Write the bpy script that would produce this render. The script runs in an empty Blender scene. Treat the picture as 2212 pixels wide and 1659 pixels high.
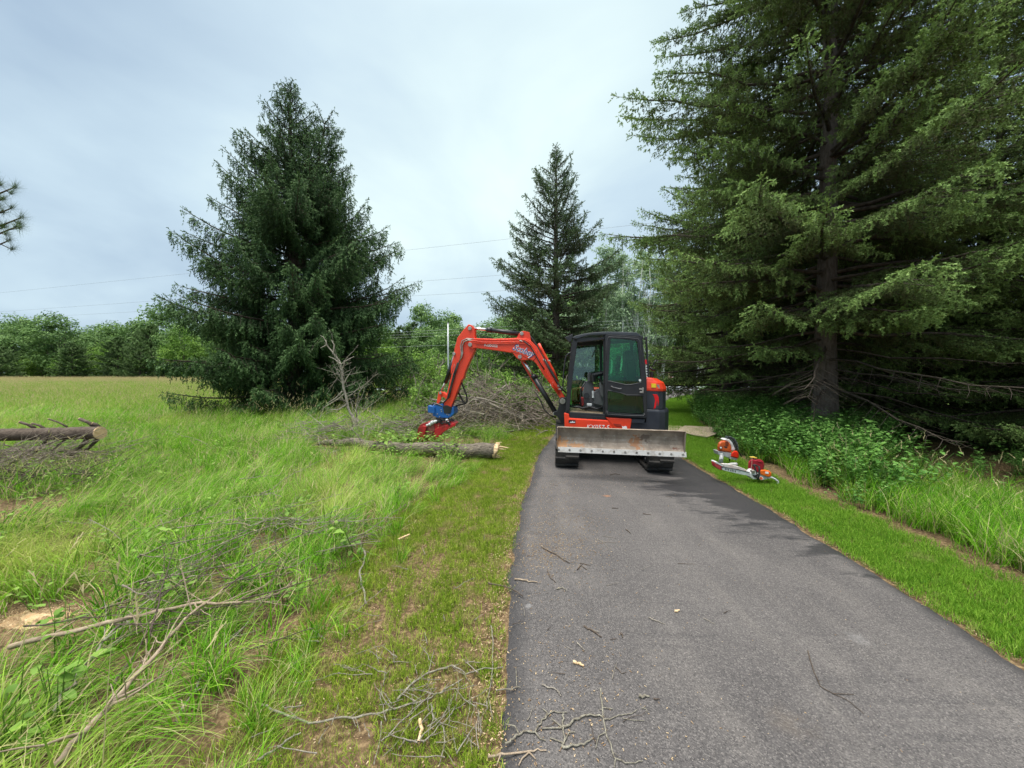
import bpy, math, random
import numpy as np
from mathutils import Vector, Matrix, noise as mnoise

# ------------------------------------------------------------------ scene, camera, sky, sun
scene = bpy.context.scene
CAM_H = 1.70
PITCH = math.radians(1.9)
cd = bpy.data.cameras.new("camera")
cam = bpy.data.objects.new("camera", cd)
scene.collection.objects.link(cam)
cam.location = (0, 0, CAM_H)
cam.rotation_euler = (math.radians(90) - PITCH, 0, 0)
cd.sensor_fit = 'HORIZONTAL'; cd.sensor_width = 36.0
cd.lens = 36.0 * 799.0 / 2212.0
cd.clip_start = 0.05; cd.clip_end = 3000
scene.camera = cam

vs = scene.view_settings
vs.view_transform = 'Standard'; vs.look = 'None'; vs.gamma = 1.0; vs.exposure = 0.90
vs.use_curve_mapping = False

SUN_EL, SUN_AZ = math.radians(58), math.radians(-25)    # azimuth from +Y (away), towards -X: soft light through thin cloud
world = bpy.data.worlds.new("World"); scene.world = world; world.use_nodes = True
wn, wl = world.node_tree.nodes, world.node_tree.links
wn.clear()
def N(nodes, t, **kw):
    n = nodes.new(t)
    for k, v in kw.items(): setattr(n, k, v)
    return n
def build_world():
    out = N(wn, 'ShaderNodeOutputWorld'); bg = N(wn, 'ShaderNodeBackground')
    sky = N(wn, 'ShaderNodeTexSky', sky_type='NISHITA', sun_disc=False, sun_elevation=SUN_EL, sun_rotation=SUN_AZ)
    tc = N(wn, 'ShaderNodeTexCoord')
    sep = N(wn, 'ShaderNodeSeparateXYZ'); wl.new(tc.outputs['Generated'], sep.inputs[0])
    # project direction onto a cloud deck: (x,y)/(z+0.25)
    za = N(wn, 'ShaderNodeMath', operation='ADD'); za.inputs[1].default_value = 0.30; wl.new(sep.outputs[2], za.inputs[0])
    dx = N(wn, 'ShaderNodeMath', operation='DIVIDE'); wl.new(sep.outputs[0], dx.inputs[0]); wl.new(za.outputs[0], dx.inputs[1])
    dy = N(wn, 'ShaderNodeMath', operation='DIVIDE'); wl.new(sep.outputs[1], dy.inputs[0]); wl.new(za.outputs[0], dy.inputs[1])
    cb = N(wn, 'ShaderNodeCombineXYZ'); wl.new(dx.outputs[0], cb.inputs[0]); wl.new(dy.outputs[0], cb.inputs[1])
    n1 = N(wn, 'ShaderNodeTexNoise'); n1.inputs['Scale'].default_value = 1.1; n1.inputs['Detail'].default_value = 6; n1.inputs['Roughness'].default_value = 0.5
    n1.inputs['Distortion'].default_value = 0.4
    mp = N(wn, 'ShaderNodeMapping'); mp.inputs['Location'].default_value = (3.1, 1.7, 0.4); wl.new(cb.outputs[0], mp.inputs[0]); wl.new(mp.outputs[0], n1.inputs['Vector'])
    # brighter where the sun stands behind the cloud (a broad soft area)
    bd = Vector((-0.07, 1.0, 0.75)).normalized()
    dot = N(wn, 'ShaderNodeVectorMath', operation='DOT_PRODUCT'); nz = N(wn, 'ShaderNodeVectorMath', operation='NORMALIZE')
    wl.new(tc.outputs['Generated'], nz.inputs[0]); wl.new(nz.outputs[0], dot.inputs[0]); dot.inputs[1].default_value = bd
    mr = N(wn, 'ShaderNodeMapRange', interpolation_type='SMOOTHSTEP'); mr.inputs[1].default_value = 0.72; mr.inputs[2].default_value = 1.0
    wl.new(dot.outputs['Value'], mr.inputs[0])
    ad = N(wn, 'ShaderNodeMath', operation='MULTIPLY_ADD'); wl.new(n1.outputs[0], ad.inputs[0]); ad.inputs[1].default_value = 1.9
    ad.inputs[2].default_value = -0.74
    a2 = N(wn, 'ShaderNodeMath', operation='MULTIPLY_ADD'); wl.new(mr.outputs[0], a2.inputs[0]); a2.inputs[1].default_value = 0.55; wl.new(ad.outputs[0], a2.inputs[2])
    rp = N(wn, 'ShaderNodeValToRGB'); e = rp.color_ramp.elements
    e[0].position = 0.0; e[0].color = (0.225, 0.30, 0.385, 1)
    e[1].position = 1.0; e[1].color = (0.50, 0.595, 0.585, 1)
    m = rp.color_ramp.elements.new(0.5); m.color = (0.345, 0.435, 0.495, 1)
    wl.new(a2.outputs[0], rp.inputs[0])
    # overcast zenith, boosted beyond its natural rise to light the foreground
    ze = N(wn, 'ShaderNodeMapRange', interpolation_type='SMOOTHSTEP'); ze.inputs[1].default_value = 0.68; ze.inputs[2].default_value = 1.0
    ze.inputs[3].default_value = 1.0; ze.inputs[4].default_value = ZENITH_BOOST; wl.new(sep.outputs[2], ze.inputs[0])
    zm = N(wn, 'ShaderNodeMapRange', interpolation_type='SMOOTHSTEP'); zm.inputs[1].default_value = 0.70; zm.inputs[2].default_value = 0.9; wl.new(sep.outputs[2], zm.inputs[0])
    zc = N(wn, 'ShaderNodeMix', data_type='RGBA'); wl.new(zm.outputs[0], zc.inputs[0]); wl.new(rp.outputs[0], zc.inputs[6]); zc.inputs[7].default_value = (0.46, 0.44, 0.41, 1)
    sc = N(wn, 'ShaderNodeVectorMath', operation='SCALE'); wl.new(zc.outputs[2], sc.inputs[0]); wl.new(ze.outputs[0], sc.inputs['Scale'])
    sk = N(wn, 'ShaderNodeVectorMath', operation='SCALE'); wl.new(sky.outputs[0], sk.inputs[0]); sk.inputs['Scale'].default_value = 0.06
    mx = N(wn, 'ShaderNodeMix', data_type='RGBA'); mx.inputs[0].default_value = 0.93
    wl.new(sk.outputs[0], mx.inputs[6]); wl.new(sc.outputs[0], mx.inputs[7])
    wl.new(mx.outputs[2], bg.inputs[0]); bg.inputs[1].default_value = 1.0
    wl.new(bg.outputs[0], out.inputs[0])
ZENITH_BOOST = 6.3
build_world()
sd = bpy.data.lights.new("sun", 'SUN'); sd.energy = 1.5; sd.angle = math.radians(35); sd.color = (1.0, 0.96, 0.9)
sun = bpy.data.objects.new("sun", sd); scene.collection.objects.link(sun)
_d = Vector((math.sin(SUN_AZ) * math.cos(SUN_EL), -0.35 * math.cos(SUN_EL), math.sin(SUN_EL)))
sun.rotation_euler = _d.to_track_quat('Z', 'Y').to_euler()

# ------------------------------------------------------------------ measuring: picture ray -> point in the place
CP, SP = math.cos(PITCH), math.sin(PITCH)
def ray(u, v):
    a = (u - 1106.0) / 799.0; b = -(v - 829.5) / 799.0
    return Vector((a, CP + b * SP, -SP + b * CP))
def P(u, v, Y):
    d = ray(u, v); t = Y / d.y
    return Vector((d.x * t, Y, CAM_H + d.z * t))
def G(u, v, z=0.0):
    d = ray(u, v); t = (z - CAM_H) / d.z
    return Vector((d.x * t, d.y * t, z))

# ------------------------------------------------------------------ terrain
EY = [-40, 1.2, 1.59, 2.1, 3.18, 4.57, 7.46, 10.3, 16, 23, 26.4, 33.5]
EL = [-0.1, -0.09, -.071, -.081, -.044, .08, .504, 1.21, 3.0, 5.6, 6.6, 2.0]
ER = [2.9, 2.98, 3.0, 3.06, 3.2, 3.34, 3.49, 4.1, 6.2, 9.8, 12.5, 30.0]
def XL(y): return np.interp(y, EY, EL)
def XR(y): return np.interp(y, EY, ER)
def hgt(x, y):
    x = np.asarray(x, float); y = np.asarray(y, float)
    c = np.clip(x - XL(y) - 0.4, 0, 3.2)
    near = np.clip((30 - y) / 15, 0, 1)
    z = -0.028 * c * near
    z = z + 0.05 * np.sin(x * 0.31 + 1.3) * np.sin(y * 0.27) * np.clip((-1.5 - x) / 4, 0, 1)
    z = z - 0.25 * np.clip((x - XR(y) - 1.2) / 3.0, 0, 1) * near * 0.6
    return z
def hz(x, y): return float(hgt(x, y))
def GG(u, v, dz=0.0):
    p = G(u, v, 0)
    for _ in range(4): p = G(u, v, hz(p.x, p.y) + dz)
    return p

# ------------------------------------------------------------------ object helpers
COL = scene.collection
def tag(o, label=None, cat=None, group=None, kind=None):
    if label: o['label'] = label
    if cat: o['category'] = cat
    if group: o['group'] = group
    if kind: o['kind'] = kind
    return o
def empty(name, loc, label, cat, group=None, rz=0.0):
    o = bpy.data.objects.new(name, None); COL.objects.link(o)
    o.empty_display_size = 0.2; o.location = loc; o.rotation_euler = (0, 0, rz)
    return tag(o, label, cat, group)
def link(name, me, mat=None, parent=None):
    o = bpy.data.objects.new(name, me); COL.objects.link(o)
    if mat and not me.materials: me.materials.append(mat)
    if parent: o.parent = parent
    return o
def copy_tree(o, parent=None):
    c = o.copy(); COL.objects.link(c)
    if parent: c.parent = parent
    for ch in list(o.children): copy_tree(ch, c)
    return c

def np_mesh(name, V, F, tint=None, smooth=False, mats=None, mi=None):
    """V (n,3); F (m,k) all same k, fast"""
    me = bpy.data.meshes.new(name)
    V = np.ascontiguousarray(V, np.float32); F = np.ascontiguousarray(F, np.int32)
    m, k = F.shape
    me.vertices.add(len(V)); me.vertices.foreach_set('co', V.ravel())
    me.loops.add(m * k); me.loops.foreach_set('vertex_index', F.ravel())
    me.polygons.add(m)
    me.polygons.foreach_set('loop_start', np.arange(0, m * k, k, dtype=np.int32))
    me.polygons.foreach_set('loop_total', np.full(m, k, np.int32))
    if smooth: me.polygons.foreach_set('use_smooth', np.ones(m, bool))
    if mi is not None: me.polygons.foreach_set('material_index', np.ascontiguousarray(mi, np.int32))
    if tint is not None:
        a = me.attributes.new('tint', 'FLOAT', 'POINT'); a.data.foreach_set('value', np.ascontiguousarray(tint, np.float32))
    for q in (mats or []): me.materials.append(q)
    me.update(); me.validate()
    return me

class MB:
    def __init__(s, origin=(0, 0, 0)):
        s.v = []; s.f = []; s.o = Vector(origin)
    def add(s, pts, faces):
        b = len(s.v); s.v += [Vector(p) - s.o for p in pts]; s.f += [tuple(b + i for i in f) for f in faces]; return s
    def box(s, c, size, rot=None, ax=None):
        c = Vector(c); h = [x / 2 for x in size]
        A = ax or (Vector((1, 0, 0)), Vector((0, 1, 0)), Vector((0, 0, 1)))
        if rot is not None: A = [rot @ a for a in A]
        pts = [c + A[0] * (i * h[0]) + A[1] * (j * h[1]) + A[2] * (k * h[2]) for k in (-1, 1) for j in (-1, 1) for i in (-1, 1)]
        return s.add(pts, [(0, 2, 3, 1), (4, 5, 7, 6), (0, 1, 5, 4), (2, 6, 7, 3), (0, 4, 6, 2), (1, 3, 7, 5)])
    def prism(s, pts, off):
        """outline (list of 3D points) extruded by vector off"""
        n = len(pts); off = Vector(off)
        P2 = [Vector(p) for p in pts] + [Vector(p) + off for p in pts]
        return s.add(P2, [tuple(range(n)), tuple(range(2 * n - 1, n - 1, -1))] + [(i, i + n, (i + 1) % n + n, (i + 1) % n) for i in range(n)])
    def ring(s, outer, inner, off):
        n = len(outer); off = Vector(off)
        O = [Vector(p) for p in outer]; I = [Vector(p) for p in inner]
        pts = O + I + [p + off for p in O] + [p + off for p in I]
        f = []
        for i in range(n):
            j = (i + 1) % n
            f += [(i, j, n + j, n + i), (2 * n + i, 3 * n + i, 3 * n + j, 2 * n + j), (i, 2 * n + i, 2 * n + j, j), (n + i, n + j, 3 * n + j, 3 * n + i)]
        return s.add(pts, f)
    def loft(s, rings, cap=True, closed=True):
        n = len(rings[0]); pts = [p for r in rings for p in r]; f = []
        for k in range(len(rings) - 1):
            for i in range(n if closed else n - 1):
                j = (i + 1) % n; f.append((k * n + i, k * n + j, (k + 1) * n + j, (k + 1) * n + i))
        if cap and closed:
            f += [tuple(range(n - 1, -1, -1)), tuple((len(rings) - 1) * n + i for i in range(n))]
        return s.add(pts, f)
    def tube(s, pts, r, n=8, cap=True):
        pts = [Vector(p) for p in pts]; m = len(pts)
        if not hasattr(r, '__len__'): r = [r] * m
        rings = []; u = None
        for i in range(m):
            t = (pts[min(i + 1, m - 1)] - pts[max(i - 1, 0)])
            if t.length < 1e-9: t = Vector((0, 0, 1))
            t.normalize()
            if u is None:
                u = t.orthogonal().normalized()
            else:
                u = (u - t * u.dot(t)); u = u.normalized() if u.length > 1e-6 else t.orthogonal().normalized()
            w = t.cross(u)
            rings.append([pts[i] + (u * math.cos(a) + w * math.sin(a)) * r[i] for a in [2 * math.pi * k / n for k in range(n)]])
        return s.loft(rings, cap)
    def mesh(s, name, mat=None, smooth=False):
        me = bpy.data.meshes.new(name); me.from_pydata([tuple(v) for v in s.v], [], s.f)
        if smooth: me.polygons.foreach_set('use_smooth', [True] * len(me.polygons))
        if mat: me.materials.append(mat)
        me.update(); return me
    def build(s, name, mat, parent=None, bevel=0, smooth=False, fix=True):
        me = s.mesh(name, mat, smooth)
        if fix:
            import bmesh
            b = bmesh.new(); b.from_mesh(me); bmesh.ops.recalc_face_normals(b, faces=b.faces); b.to_mesh(me); b.free()
        o = link(name, me, None, parent)
        if bevel:
            bm = o.modifiers.new('bevel', 'BEVEL'); bm.width = bevel; bm.segments = 2; bm.limit_method = 'ANGLE'; bm.angle_limit = math.radians(35)
        return o

# ------------------------------------------------------------------ materials
def newmat(name):
    m = bpy.data.materials.new(name); m.use_nodes = True; nt = m.node_tree
    return m, nt.nodes, nt.links, nt.nodes['Principled BSDF']
def noise_mix(nodes, links, c1, c2, scale, detail=4, lo=0.35, hi=0.65, coord='Object', rough=0.6):
    tc = N(nodes, 'ShaderNodeTexCoord'); nz = N(nodes, 'ShaderNodeTexNoise'); nz.inputs['Scale'].default_value = scale; nz.inputs['Detail'].default_value = detail
    nz.inputs['Roughness'].default_value = rough
    links.new(tc.outputs[coord], nz.inputs['Vector'])
    mr = N(nodes, 'ShaderNodeMapRange'); mr.inputs[1].default_value = lo; mr.inputs[2].default_value = hi; links.new(nz.outputs[0], mr.inputs[0])
    mx = N(nodes, 'ShaderNodeMix', data_type='RGBA'); links.new(mr.outputs[0], mx.inputs[0])
    for i, c in ((6, c1), (7, c2)):
        if isinstance(c, tuple): mx.inputs[i].default_value = (*c, 1)
        else: links.new(c, mx.inputs[i])
    return mx.outputs[2], nz
def pmat(name, c1, c2=None, rough=0.6, metal=0.0, scale=6, bump=0.0, bscale=None, lo=0.35, hi=0.65, spec=0.5, coat=0.0):
    m, n, l, b = newmat(name)
    c2 = c2 or tuple(x * 0.75 for x in c1)
    col, nz = noise_mix(n, l, c1, c2, scale, lo=lo, hi=hi)
    l.new(col, b.inputs['Base Color']); b.inputs['Roughness'].default_value = rough; b.inputs['Metallic'].default_value = metal
    b.inputs['Specular IOR Level'].default_value = spec
    if coat: b.inputs['Coat Weight'].default_value = coat
    if bump:
        tc = N(n, 'ShaderNodeTexCoord'); nb = N(n, 'ShaderNodeTexNoise'); nb.inputs['Scale'].default_value = bscale or scale * 6; nb.inputs['Detail'].default_value = 5
        l.new(tc.outputs['Object'], nb.inputs['Vector'])
        bp = N(n, 'ShaderNodeBump'); bp.inputs['Strength'].default_value = bump; bp.inputs['Distance'].default_value = 0.01
        l.new(nb.outputs[0], bp.inputs['Height']); l.new(bp.outputs[0], b.inputs['Normal'])
    return m
def leafmat(name, stops, rough=0.6, spec=0.18, trans=0.25, wscale=0.6, wamt=0.35, dry=None, dry_lo=0.58, dry_hi=0.72, dry_scale=0.8):
    """foliage: colour ramp over per-leaf 'tint' shifted by a broad patchy noise"""
    m, n, l, b = newmat(name)
    at = N(n, 'ShaderNodeAttribute', attribute_name='tint')
    geo = N(n, 'ShaderNodeNewGeometry'); oi = N(n, 'ShaderNodeObjectInfo')
    nz = N(n, 'ShaderNodeTexNoise'); nz.inputs['Scale'].default_value = wscale; nz.inputs['Detail'].default_value = 3; l.new(geo.outputs['Position'], nz.inputs['Vector'])
    s1 = N(n, 'ShaderNodeMath', operation='MULTIPLY_ADD'); l.new(nz.outputs[0], s1.inputs[0]); s1.inputs[1].default_value = wamt * 2; s1.inputs[2].default_value = -wamt
    s2 = N(n, 'ShaderNodeMath', operation='ADD'); l.new(s1.outputs[0], s2.inputs[0]); l.new(at.outputs['Fac'], s2.inputs[1])
    s3 = N(n, 'ShaderNodeMath', operation='MULTIPLY_ADD'); l.new(oi.outputs['Random'], s3.inputs[0]); s3.inputs[1].default_value = 0.16; l.new(s2.outputs[0], s3.inputs[2])
    rp = N(n, 'ShaderNodeValToRGB'); el = rp.color_ramp.elements
    for i, (p, c) in enumerate(stops):
        q = el[i] if i < 2 and i < len(el) else el.new(p)
        q.position = p; q.color = (*c, 1)
    l.new(s3.outputs[0], rp.inputs[0]); col = rp.outputs[0]
    if dry:
        nd = N(n, 'ShaderNodeTexNoise'); nd.inputs['Scale'].default_value = dry_scale; nd.inputs['Detail'].default_value = 5; l.new(geo.outputs['Position'], nd.inputs['Vector'])
        mr = N(n, 'ShaderNodeMapRange'); mr.inputs[1].default_value = dry_lo; mr.inputs[2].default_value = dry_hi; l.new(nd.outputs[0], mr.inputs[0])
        mx = N(n, 'ShaderNodeMix', data_type='RGBA'); l.new(mr.outputs[0], mx.inputs[0]); l.new(col, mx.inputs[6]); mx.inputs[7].default_value = (*dry, 1); col = mx.outputs[2]
    l.new(col, b.inputs['Base Color']); b.inputs['Roughness'].default_value = rough; b.inputs['Specular IOR Level'].default_value = spec
    if trans:
        tr = N(n, 'ShaderNodeBsdfTranslucent'); l.new(col, tr.inputs[0])
        ms = N(n, 'ShaderNodeMixShader'); ms.inputs[0].default_value = trans
        l.new(b.outputs[0], ms.inputs[1]); l.new(tr.outputs[0], ms.inputs[2]); l.new(ms.outputs[0], n['Material Output'].inputs[0])
    return m
def barkmat(name, c1, c2, scale=(14, 14, 3), bump=0.8):
    m, n, l, b = newmat(name)
    tc = N(n, 'ShaderNodeTexCoord'); mp = N(n, 'ShaderNodeMapping'); mp.inputs['Scale'].default_value = scale; l.new(tc.outputs['Object'], mp.inputs[0])
    nz = N(n, 'ShaderNodeTexNoise'); nz.inputs['Scale'].default_value = 1.0; nz.inputs['Detail'].default_value = 8; nz.inputs['Roughness'].default_value = 0.7; l.new(mp.outputs[0], nz.inputs['Vector'])
    mr = N(n, 'ShaderNodeMapRange'); mr.inputs[1].default_value = 0.35; mr.inputs[2].default_value = 0.65; l.new(nz.outputs[0], mr.inputs[0])
    mx = N(n, 'ShaderNodeMix', data_type='RGBA'); l.new(mr.outputs[0], mx.inputs[0]); mx.inputs[6].default_value = (*c1, 1); mx.inputs[7].default_value = (*c2, 1)
    l.new(mx.outputs[2], b.inputs['Base Color']); b.inputs['Roughness'].default_value = 0.9; b.inputs['Specular IOR Level'].default_value = 0.2
    bp = N(n, 'ShaderNodeBump'); bp.inputs['Strength'].default_value = bump; bp.inputs['Distance'].default_value = 0.02
    l.new(nz.outputs[0], bp.inputs['Height']); l.new(bp.outputs[0], b.inputs['Normal'])
    return m
# ------------------------------------------------------------------ ground, driveway, road
def axis(lo, hi, near_lo, near_hi, step, grow=1.25):
    a = list(np.arange(near_lo, near_hi + 1e-6, step)); s = step
    x = near_hi
    while x < hi: s *= grow; x += s; a.append(min(x, hi))
    s = step; x = near_lo; pre = []
    while x > lo: s *= grow; x -= s; pre.append(max(x, lo))
    return np.array(pre[::-1] + a)
def grid_mesh(name, xs, ys, fn):
    X, Y = np.meshgrid(xs, ys); Z = fn(X, Y)
    V = np.stack([X.ravel(), Y.ravel(), Z.ravel()], 1); nx, ny = len(xs), len(ys)
    i = (np.arange(ny - 1)[:, None] * nx + np.arange(nx - 1)[None]).ravel()
    return np_mesh(name, V, np.stack([i, i + 1, i + nx + 1, i + nx], 1), smooth=True)

def ground_material():
    m, n, l, b = newmat('soil_and_thatch')
    soil, _ = noise_mix(n, l, (0.075, 0.05, 0.03), (0.15, 0.10, 0.055), 9, 8, coord='Object')
    thatch, _ = noise_mix(n, l, soil, (0.28, 0.20, 0.11), 34, 7, 0.46, 0.64)
    green, _ = noise_mix(n, l, (0.06, 0.10, 0.02), (0.14, 0.19, 0.045), 3.5, 6)
    tc = N(n, 'ShaderNodeTexCoord'); sp = N(n, 'ShaderNodeSeparateXYZ'); l.new(tc.outputs['Object'], sp.inputs[0])
    mr = N(n, 'ShaderNodeMapRange'); mr.inputs[1].default_value = 6; mr.inputs[2].default_value = 22; l.new(sp.outputs[1], mr.inputs[0])
    mx = N(n, 'ShaderNodeMix', data_type='RGBA'); l.new(mr.outputs[0], mx.inputs[0]); l.new(thatch, mx.inputs[6]); l.new(green, mx.inputs[7])
    l.new(mx.outputs[2], b.inputs['Base Color']); b.inputs['Roughness'].default_value = 0.95; b.inputs['Specular IOR Level'].default_value = 0.1
    nb = N(n, 'ShaderNodeTexNoise'); nb.inputs['Scale'].default_value = 60; nb.inputs['Detail'].default_value = 6; l.new(tc.outputs['Object'], nb.inputs['Vector'])
    bp = N(n, 'ShaderNodeBump'); bp.inputs['Strength'].default_value = 0.8; bp.inputs['Distance'].default_value = 0.02; l.new(nb.outputs[0], bp.inputs['Height']); l.new(bp.outputs[0], b.inputs['Normal'])
    return m
xs = axis(-500, 500, -6, 9, 0.2, 1.12); ys = axis(-60, 900, -1, 14, 0.2, 1.12)
g = link('ground', grid_mesh('ground', xs, ys, hgt), ground_material()); tag(g, kind='structure')

def asphalt_material():
    m, n, l, b = newmat('asphalt')
    tc = N(n, 'ShaderNodeTexCoord'); O = tc.outputs['Object']
    def noise(sc, d=4, r=0.6, mp=None):
        q = N(n, 'ShaderNodeTexNoise'); q.inputs['Scale'].default_value = sc; q.inputs['Detail'].default_value = d; q.inputs['Roughness'].default_value = r
        if mp:
            g_ = N(n, 'ShaderNodeMapping'); g_.inputs['Scale'].default_value = mp; l.new(O, g_.inputs[0]); l.new(g_.outputs[0], q.inputs['Vector'])
        else: l.new(O, q.inputs['Vector'])
        return q.outputs[0]
    def rng(x, a, b_):
        q = N(n, 'ShaderNodeMapRange'); q.inputs[1].default_value = a; q.inputs[2].default_value = b_; l.new(x, q.inputs[0]); return q.outputs[0]
    def mix(f, c1, c2):
        q = N(n, 'ShaderNodeMix', data_type='RGBA')
        if isinstance(f, float): q.inputs[0].default_value = f
        else: l.new(f, q.inputs[0])
        for i, c in ((6, c1), (7, c2)):
            if isinstance(c, tuple): q.inputs[i].default_value = (*c, 1)
            else: l.new(c, q.inputs[i])
        return q.outputs[2]
    def mul(a, c):
        q = N(n, 'ShaderNodeMath', operation='MULTIPLY'); l.new(a, q.inputs[0])
        if isinstance(c, float): q.inputs[1].default_value = c
        else: l.new(c, q.inputs[1])
        return q.outputs[0]
    base = mix(rng(noise(0.9, 5), 0.3, 0.7), (0.074, 0.069, 0.069), (0.116, 0.108, 0.105))
    base = mix(mul(rng(noise(2.2, 5, 0.6, (1, 0.35, 1)), 0.5, 0.7), 0.5), base, (0.165, 0.152, 0.142))
    tr_ = mul(rng(noise(1.0, 4, 0.6, (0.9, 14, 1)), 0.5, 0.62), rng(noise(0.45, 2), 0.42, 0.6))
    base = mix(mul(tr_, 0.4), base, (0.05, 0.048, 0.05))
    base = mix(mul(rng(noise(1.0, 5, 0.7, (3.2, 0.25, 1)), 0.56, 0.7), 0.35), base, (0.17, 0.155, 0.14))
    # stones
    vo = N(n, 'ShaderNodeTexVoronoi'); vo.inputs['Scale'].default_value = 165; l.new(O, vo.inputs['Vector'])
    sepc = N(n, 'ShaderNodeSeparateColor'); l.new(vo.outputs['Color'], sepc.inputs[0])
    base = mix(mul(rng(sepc.outputs[0], 0.55, 1.0), 0.45), base, (0.27, 0.25, 0.235))
    base = mix(mul(rng(sepc.outputs[1], 0.5, 1.0), 0.55), base, (0.014, 0.014, 0.015))
    grit = mul(rng(noise(190, 2), 0.66, 0.74), 0.75)
    base = mix(grit, base, (0.50, 0.46, 0.41))
    # dark damp film along the right-hand edge near the machine, and dark fresh edges
    ed = N(n, 'ShaderNodeAttribute', attribute_name='tint')      # signed distance to nearest edge, metres
    wet = N(n, 'ShaderNodeAttribute', attribute_name='wet')
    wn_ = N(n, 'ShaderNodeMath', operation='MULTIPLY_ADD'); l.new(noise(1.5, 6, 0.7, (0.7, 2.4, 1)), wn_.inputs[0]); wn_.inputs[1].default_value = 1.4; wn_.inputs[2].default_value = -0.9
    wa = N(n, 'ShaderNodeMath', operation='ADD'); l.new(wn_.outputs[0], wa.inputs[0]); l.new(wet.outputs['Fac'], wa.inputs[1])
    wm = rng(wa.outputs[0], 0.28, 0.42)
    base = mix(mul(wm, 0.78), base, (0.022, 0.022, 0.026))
    en = N(n, 'ShaderNodeMath', operation='MULTIPLY_ADD'); l.new(noise(1.3, 5), en.inputs[0]); en.inputs[1].default_value = -0.25; l.new(ed.outputs['Fac'], en.inputs[2])
    em = N(n, 'ShaderNodeMapRange'); em.inputs[1].default_value = -0.05; em.inputs[2].default_value = 0.07; em.inputs[3].default_value = 0.7; em.inputs[4].default_value = 0.0; l.new(en.outputs[0], em.inputs[0])
    base = mix(em.outputs[0], base, (0.03, 0.03, 0.033))
    # an orange rust-like smudge and pale scuffs
    for (x, y, r, c, k) in ((1.30, 5.0, 0.06, (0.50, 0.20, 0.06), 0.6), (2.25, 2.35, 0.08, (0.35, 0.35, 0.35), 0.35), (0.12, 2.6, 0.035, (0.5, 0.5, 0.5), 0.5), (1.35, 1.75, 0.12, (0.20, 0.16, 0.12), 0.25)):
        ds = N(n, 'ShaderNodeVectorMath', operation='DISTANCE'); l.new(O, ds.inputs[0]); ds.inputs[1].default_value = (x, y, 0)
        dn = N(n, 'ShaderNodeMath', operation='MULTIPLY_ADD'); l.new(noise(14, 4), dn.inputs[0]); dn.inputs[1].default_value = r * 2.2; l.new(ds.outputs['Value'], dn.inputs[2])
        dm = N(n, 'ShaderNodeMapRange'); dm.inputs[1].default_value = r * 1.0; dm.inputs[2].default_value = r * 2.1; dm.inputs[3].default_value = k; dm.inputs[4].default_value = 0; l.new(dn.outputs[0], dm.inputs[0])
        base = mix(dm.outputs[0], base, c)
    l.new(base, b.inputs['Base Color'])
    rr = N(n, 'ShaderNodeMapRange'); rr.inputs[3].default_value = 0.85; rr.inputs[4].default_value = 0.5; l.new(wm, rr.inputs[0]); l.new(rr.outputs[0], b.inputs['Roughness'])
    b.inputs['Specular IOR Level'].default_value = 0.35
    bp = N(n, 'ShaderNodeBump'); bp.inputs['Strength'].default_value = 0.55; bp.inputs['Distance'].default_value = 0.006
    l.new(vo.outputs['Distance'], bp.inputs['Height']); l.new(bp.outputs[0], b.inputs['Normal'])
    return m
def driveway():
    yy = np.concatenate([np.arange(-6, 12, 0.08), np.arange(12, 33.4, 0.3), [33.5]])
    tt = np.linspace(0, 1, 25)
    rng = np.random.default_rng(3)
    jl = np.interp(yy, np.arange(-6, 34, 0.25), rng.normal(0, 0.022, 160)) + rng.normal(0, 0.007, len(yy)); jr = np.interp(yy, np.arange(-6, 34, 0.25), rng.normal(0, 0.022, 160)) + rng.normal(0, 0.007, len(yy))
    L = XL(yy) + jl; R = XR(yy) + jr
    X = L[:, None] + (R - L)[:, None] * tt[None]; Y = np.repeat(yy[:, None], 25, 1)
    Z = hgt(X, Y) + 0.022
    D = np.minimum(X - L[:, None], R[:, None] - X)
    Z[:, 0] -= 0.03; Z[:, -1] -= 0.03
    V = np.stack([X.ravel(), Y.ravel(), Z.ravel()], 1); ny, nx = X.shape
    i = (np.arange(ny - 1)[:, None] * nx + np.arange(nx - 1)[None]).ravel()
    me = np_mesh('driveway', V, np.stack([i, i + 1, i + nx + 1, i + nx], 1), tint=D.ravel(), smooth=True)
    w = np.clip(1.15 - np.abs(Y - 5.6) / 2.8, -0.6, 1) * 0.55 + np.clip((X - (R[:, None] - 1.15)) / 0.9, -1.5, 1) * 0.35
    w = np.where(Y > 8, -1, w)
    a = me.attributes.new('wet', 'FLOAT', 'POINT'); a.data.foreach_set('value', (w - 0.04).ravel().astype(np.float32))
    o = link('driveway', me, asphalt_material()); tag(o, kind='structure')
driveway()
road_m = pmat('sky_sheen_road_asphalt', (0.32, 0.37, 0.40), (0.42, 0.47, 0.50), rough=0.4, scale=0.5, spec=0.6)  # bluish sky reflection is put into the pale base colour
xr = np.arange(-250, 251, 5.0)
o = link('road', grid_mesh('road', xr, np.array([33.5, 37.0, 39.5, 42.5]), lambda X, Y: hgt(X, Y) + 0.035), road_m); tag(o, kind='structure')
line_m = pmat('road_paint', (0.7, 0.7, 0.66), rough=0.7)
o = link('road_marking', grid_mesh('road_marking', xr, np.array([41.9, 42.05]), lambda X, Y: hgt(X, Y) + 0.045), line_m); tag(o, kind='structure')

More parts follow.
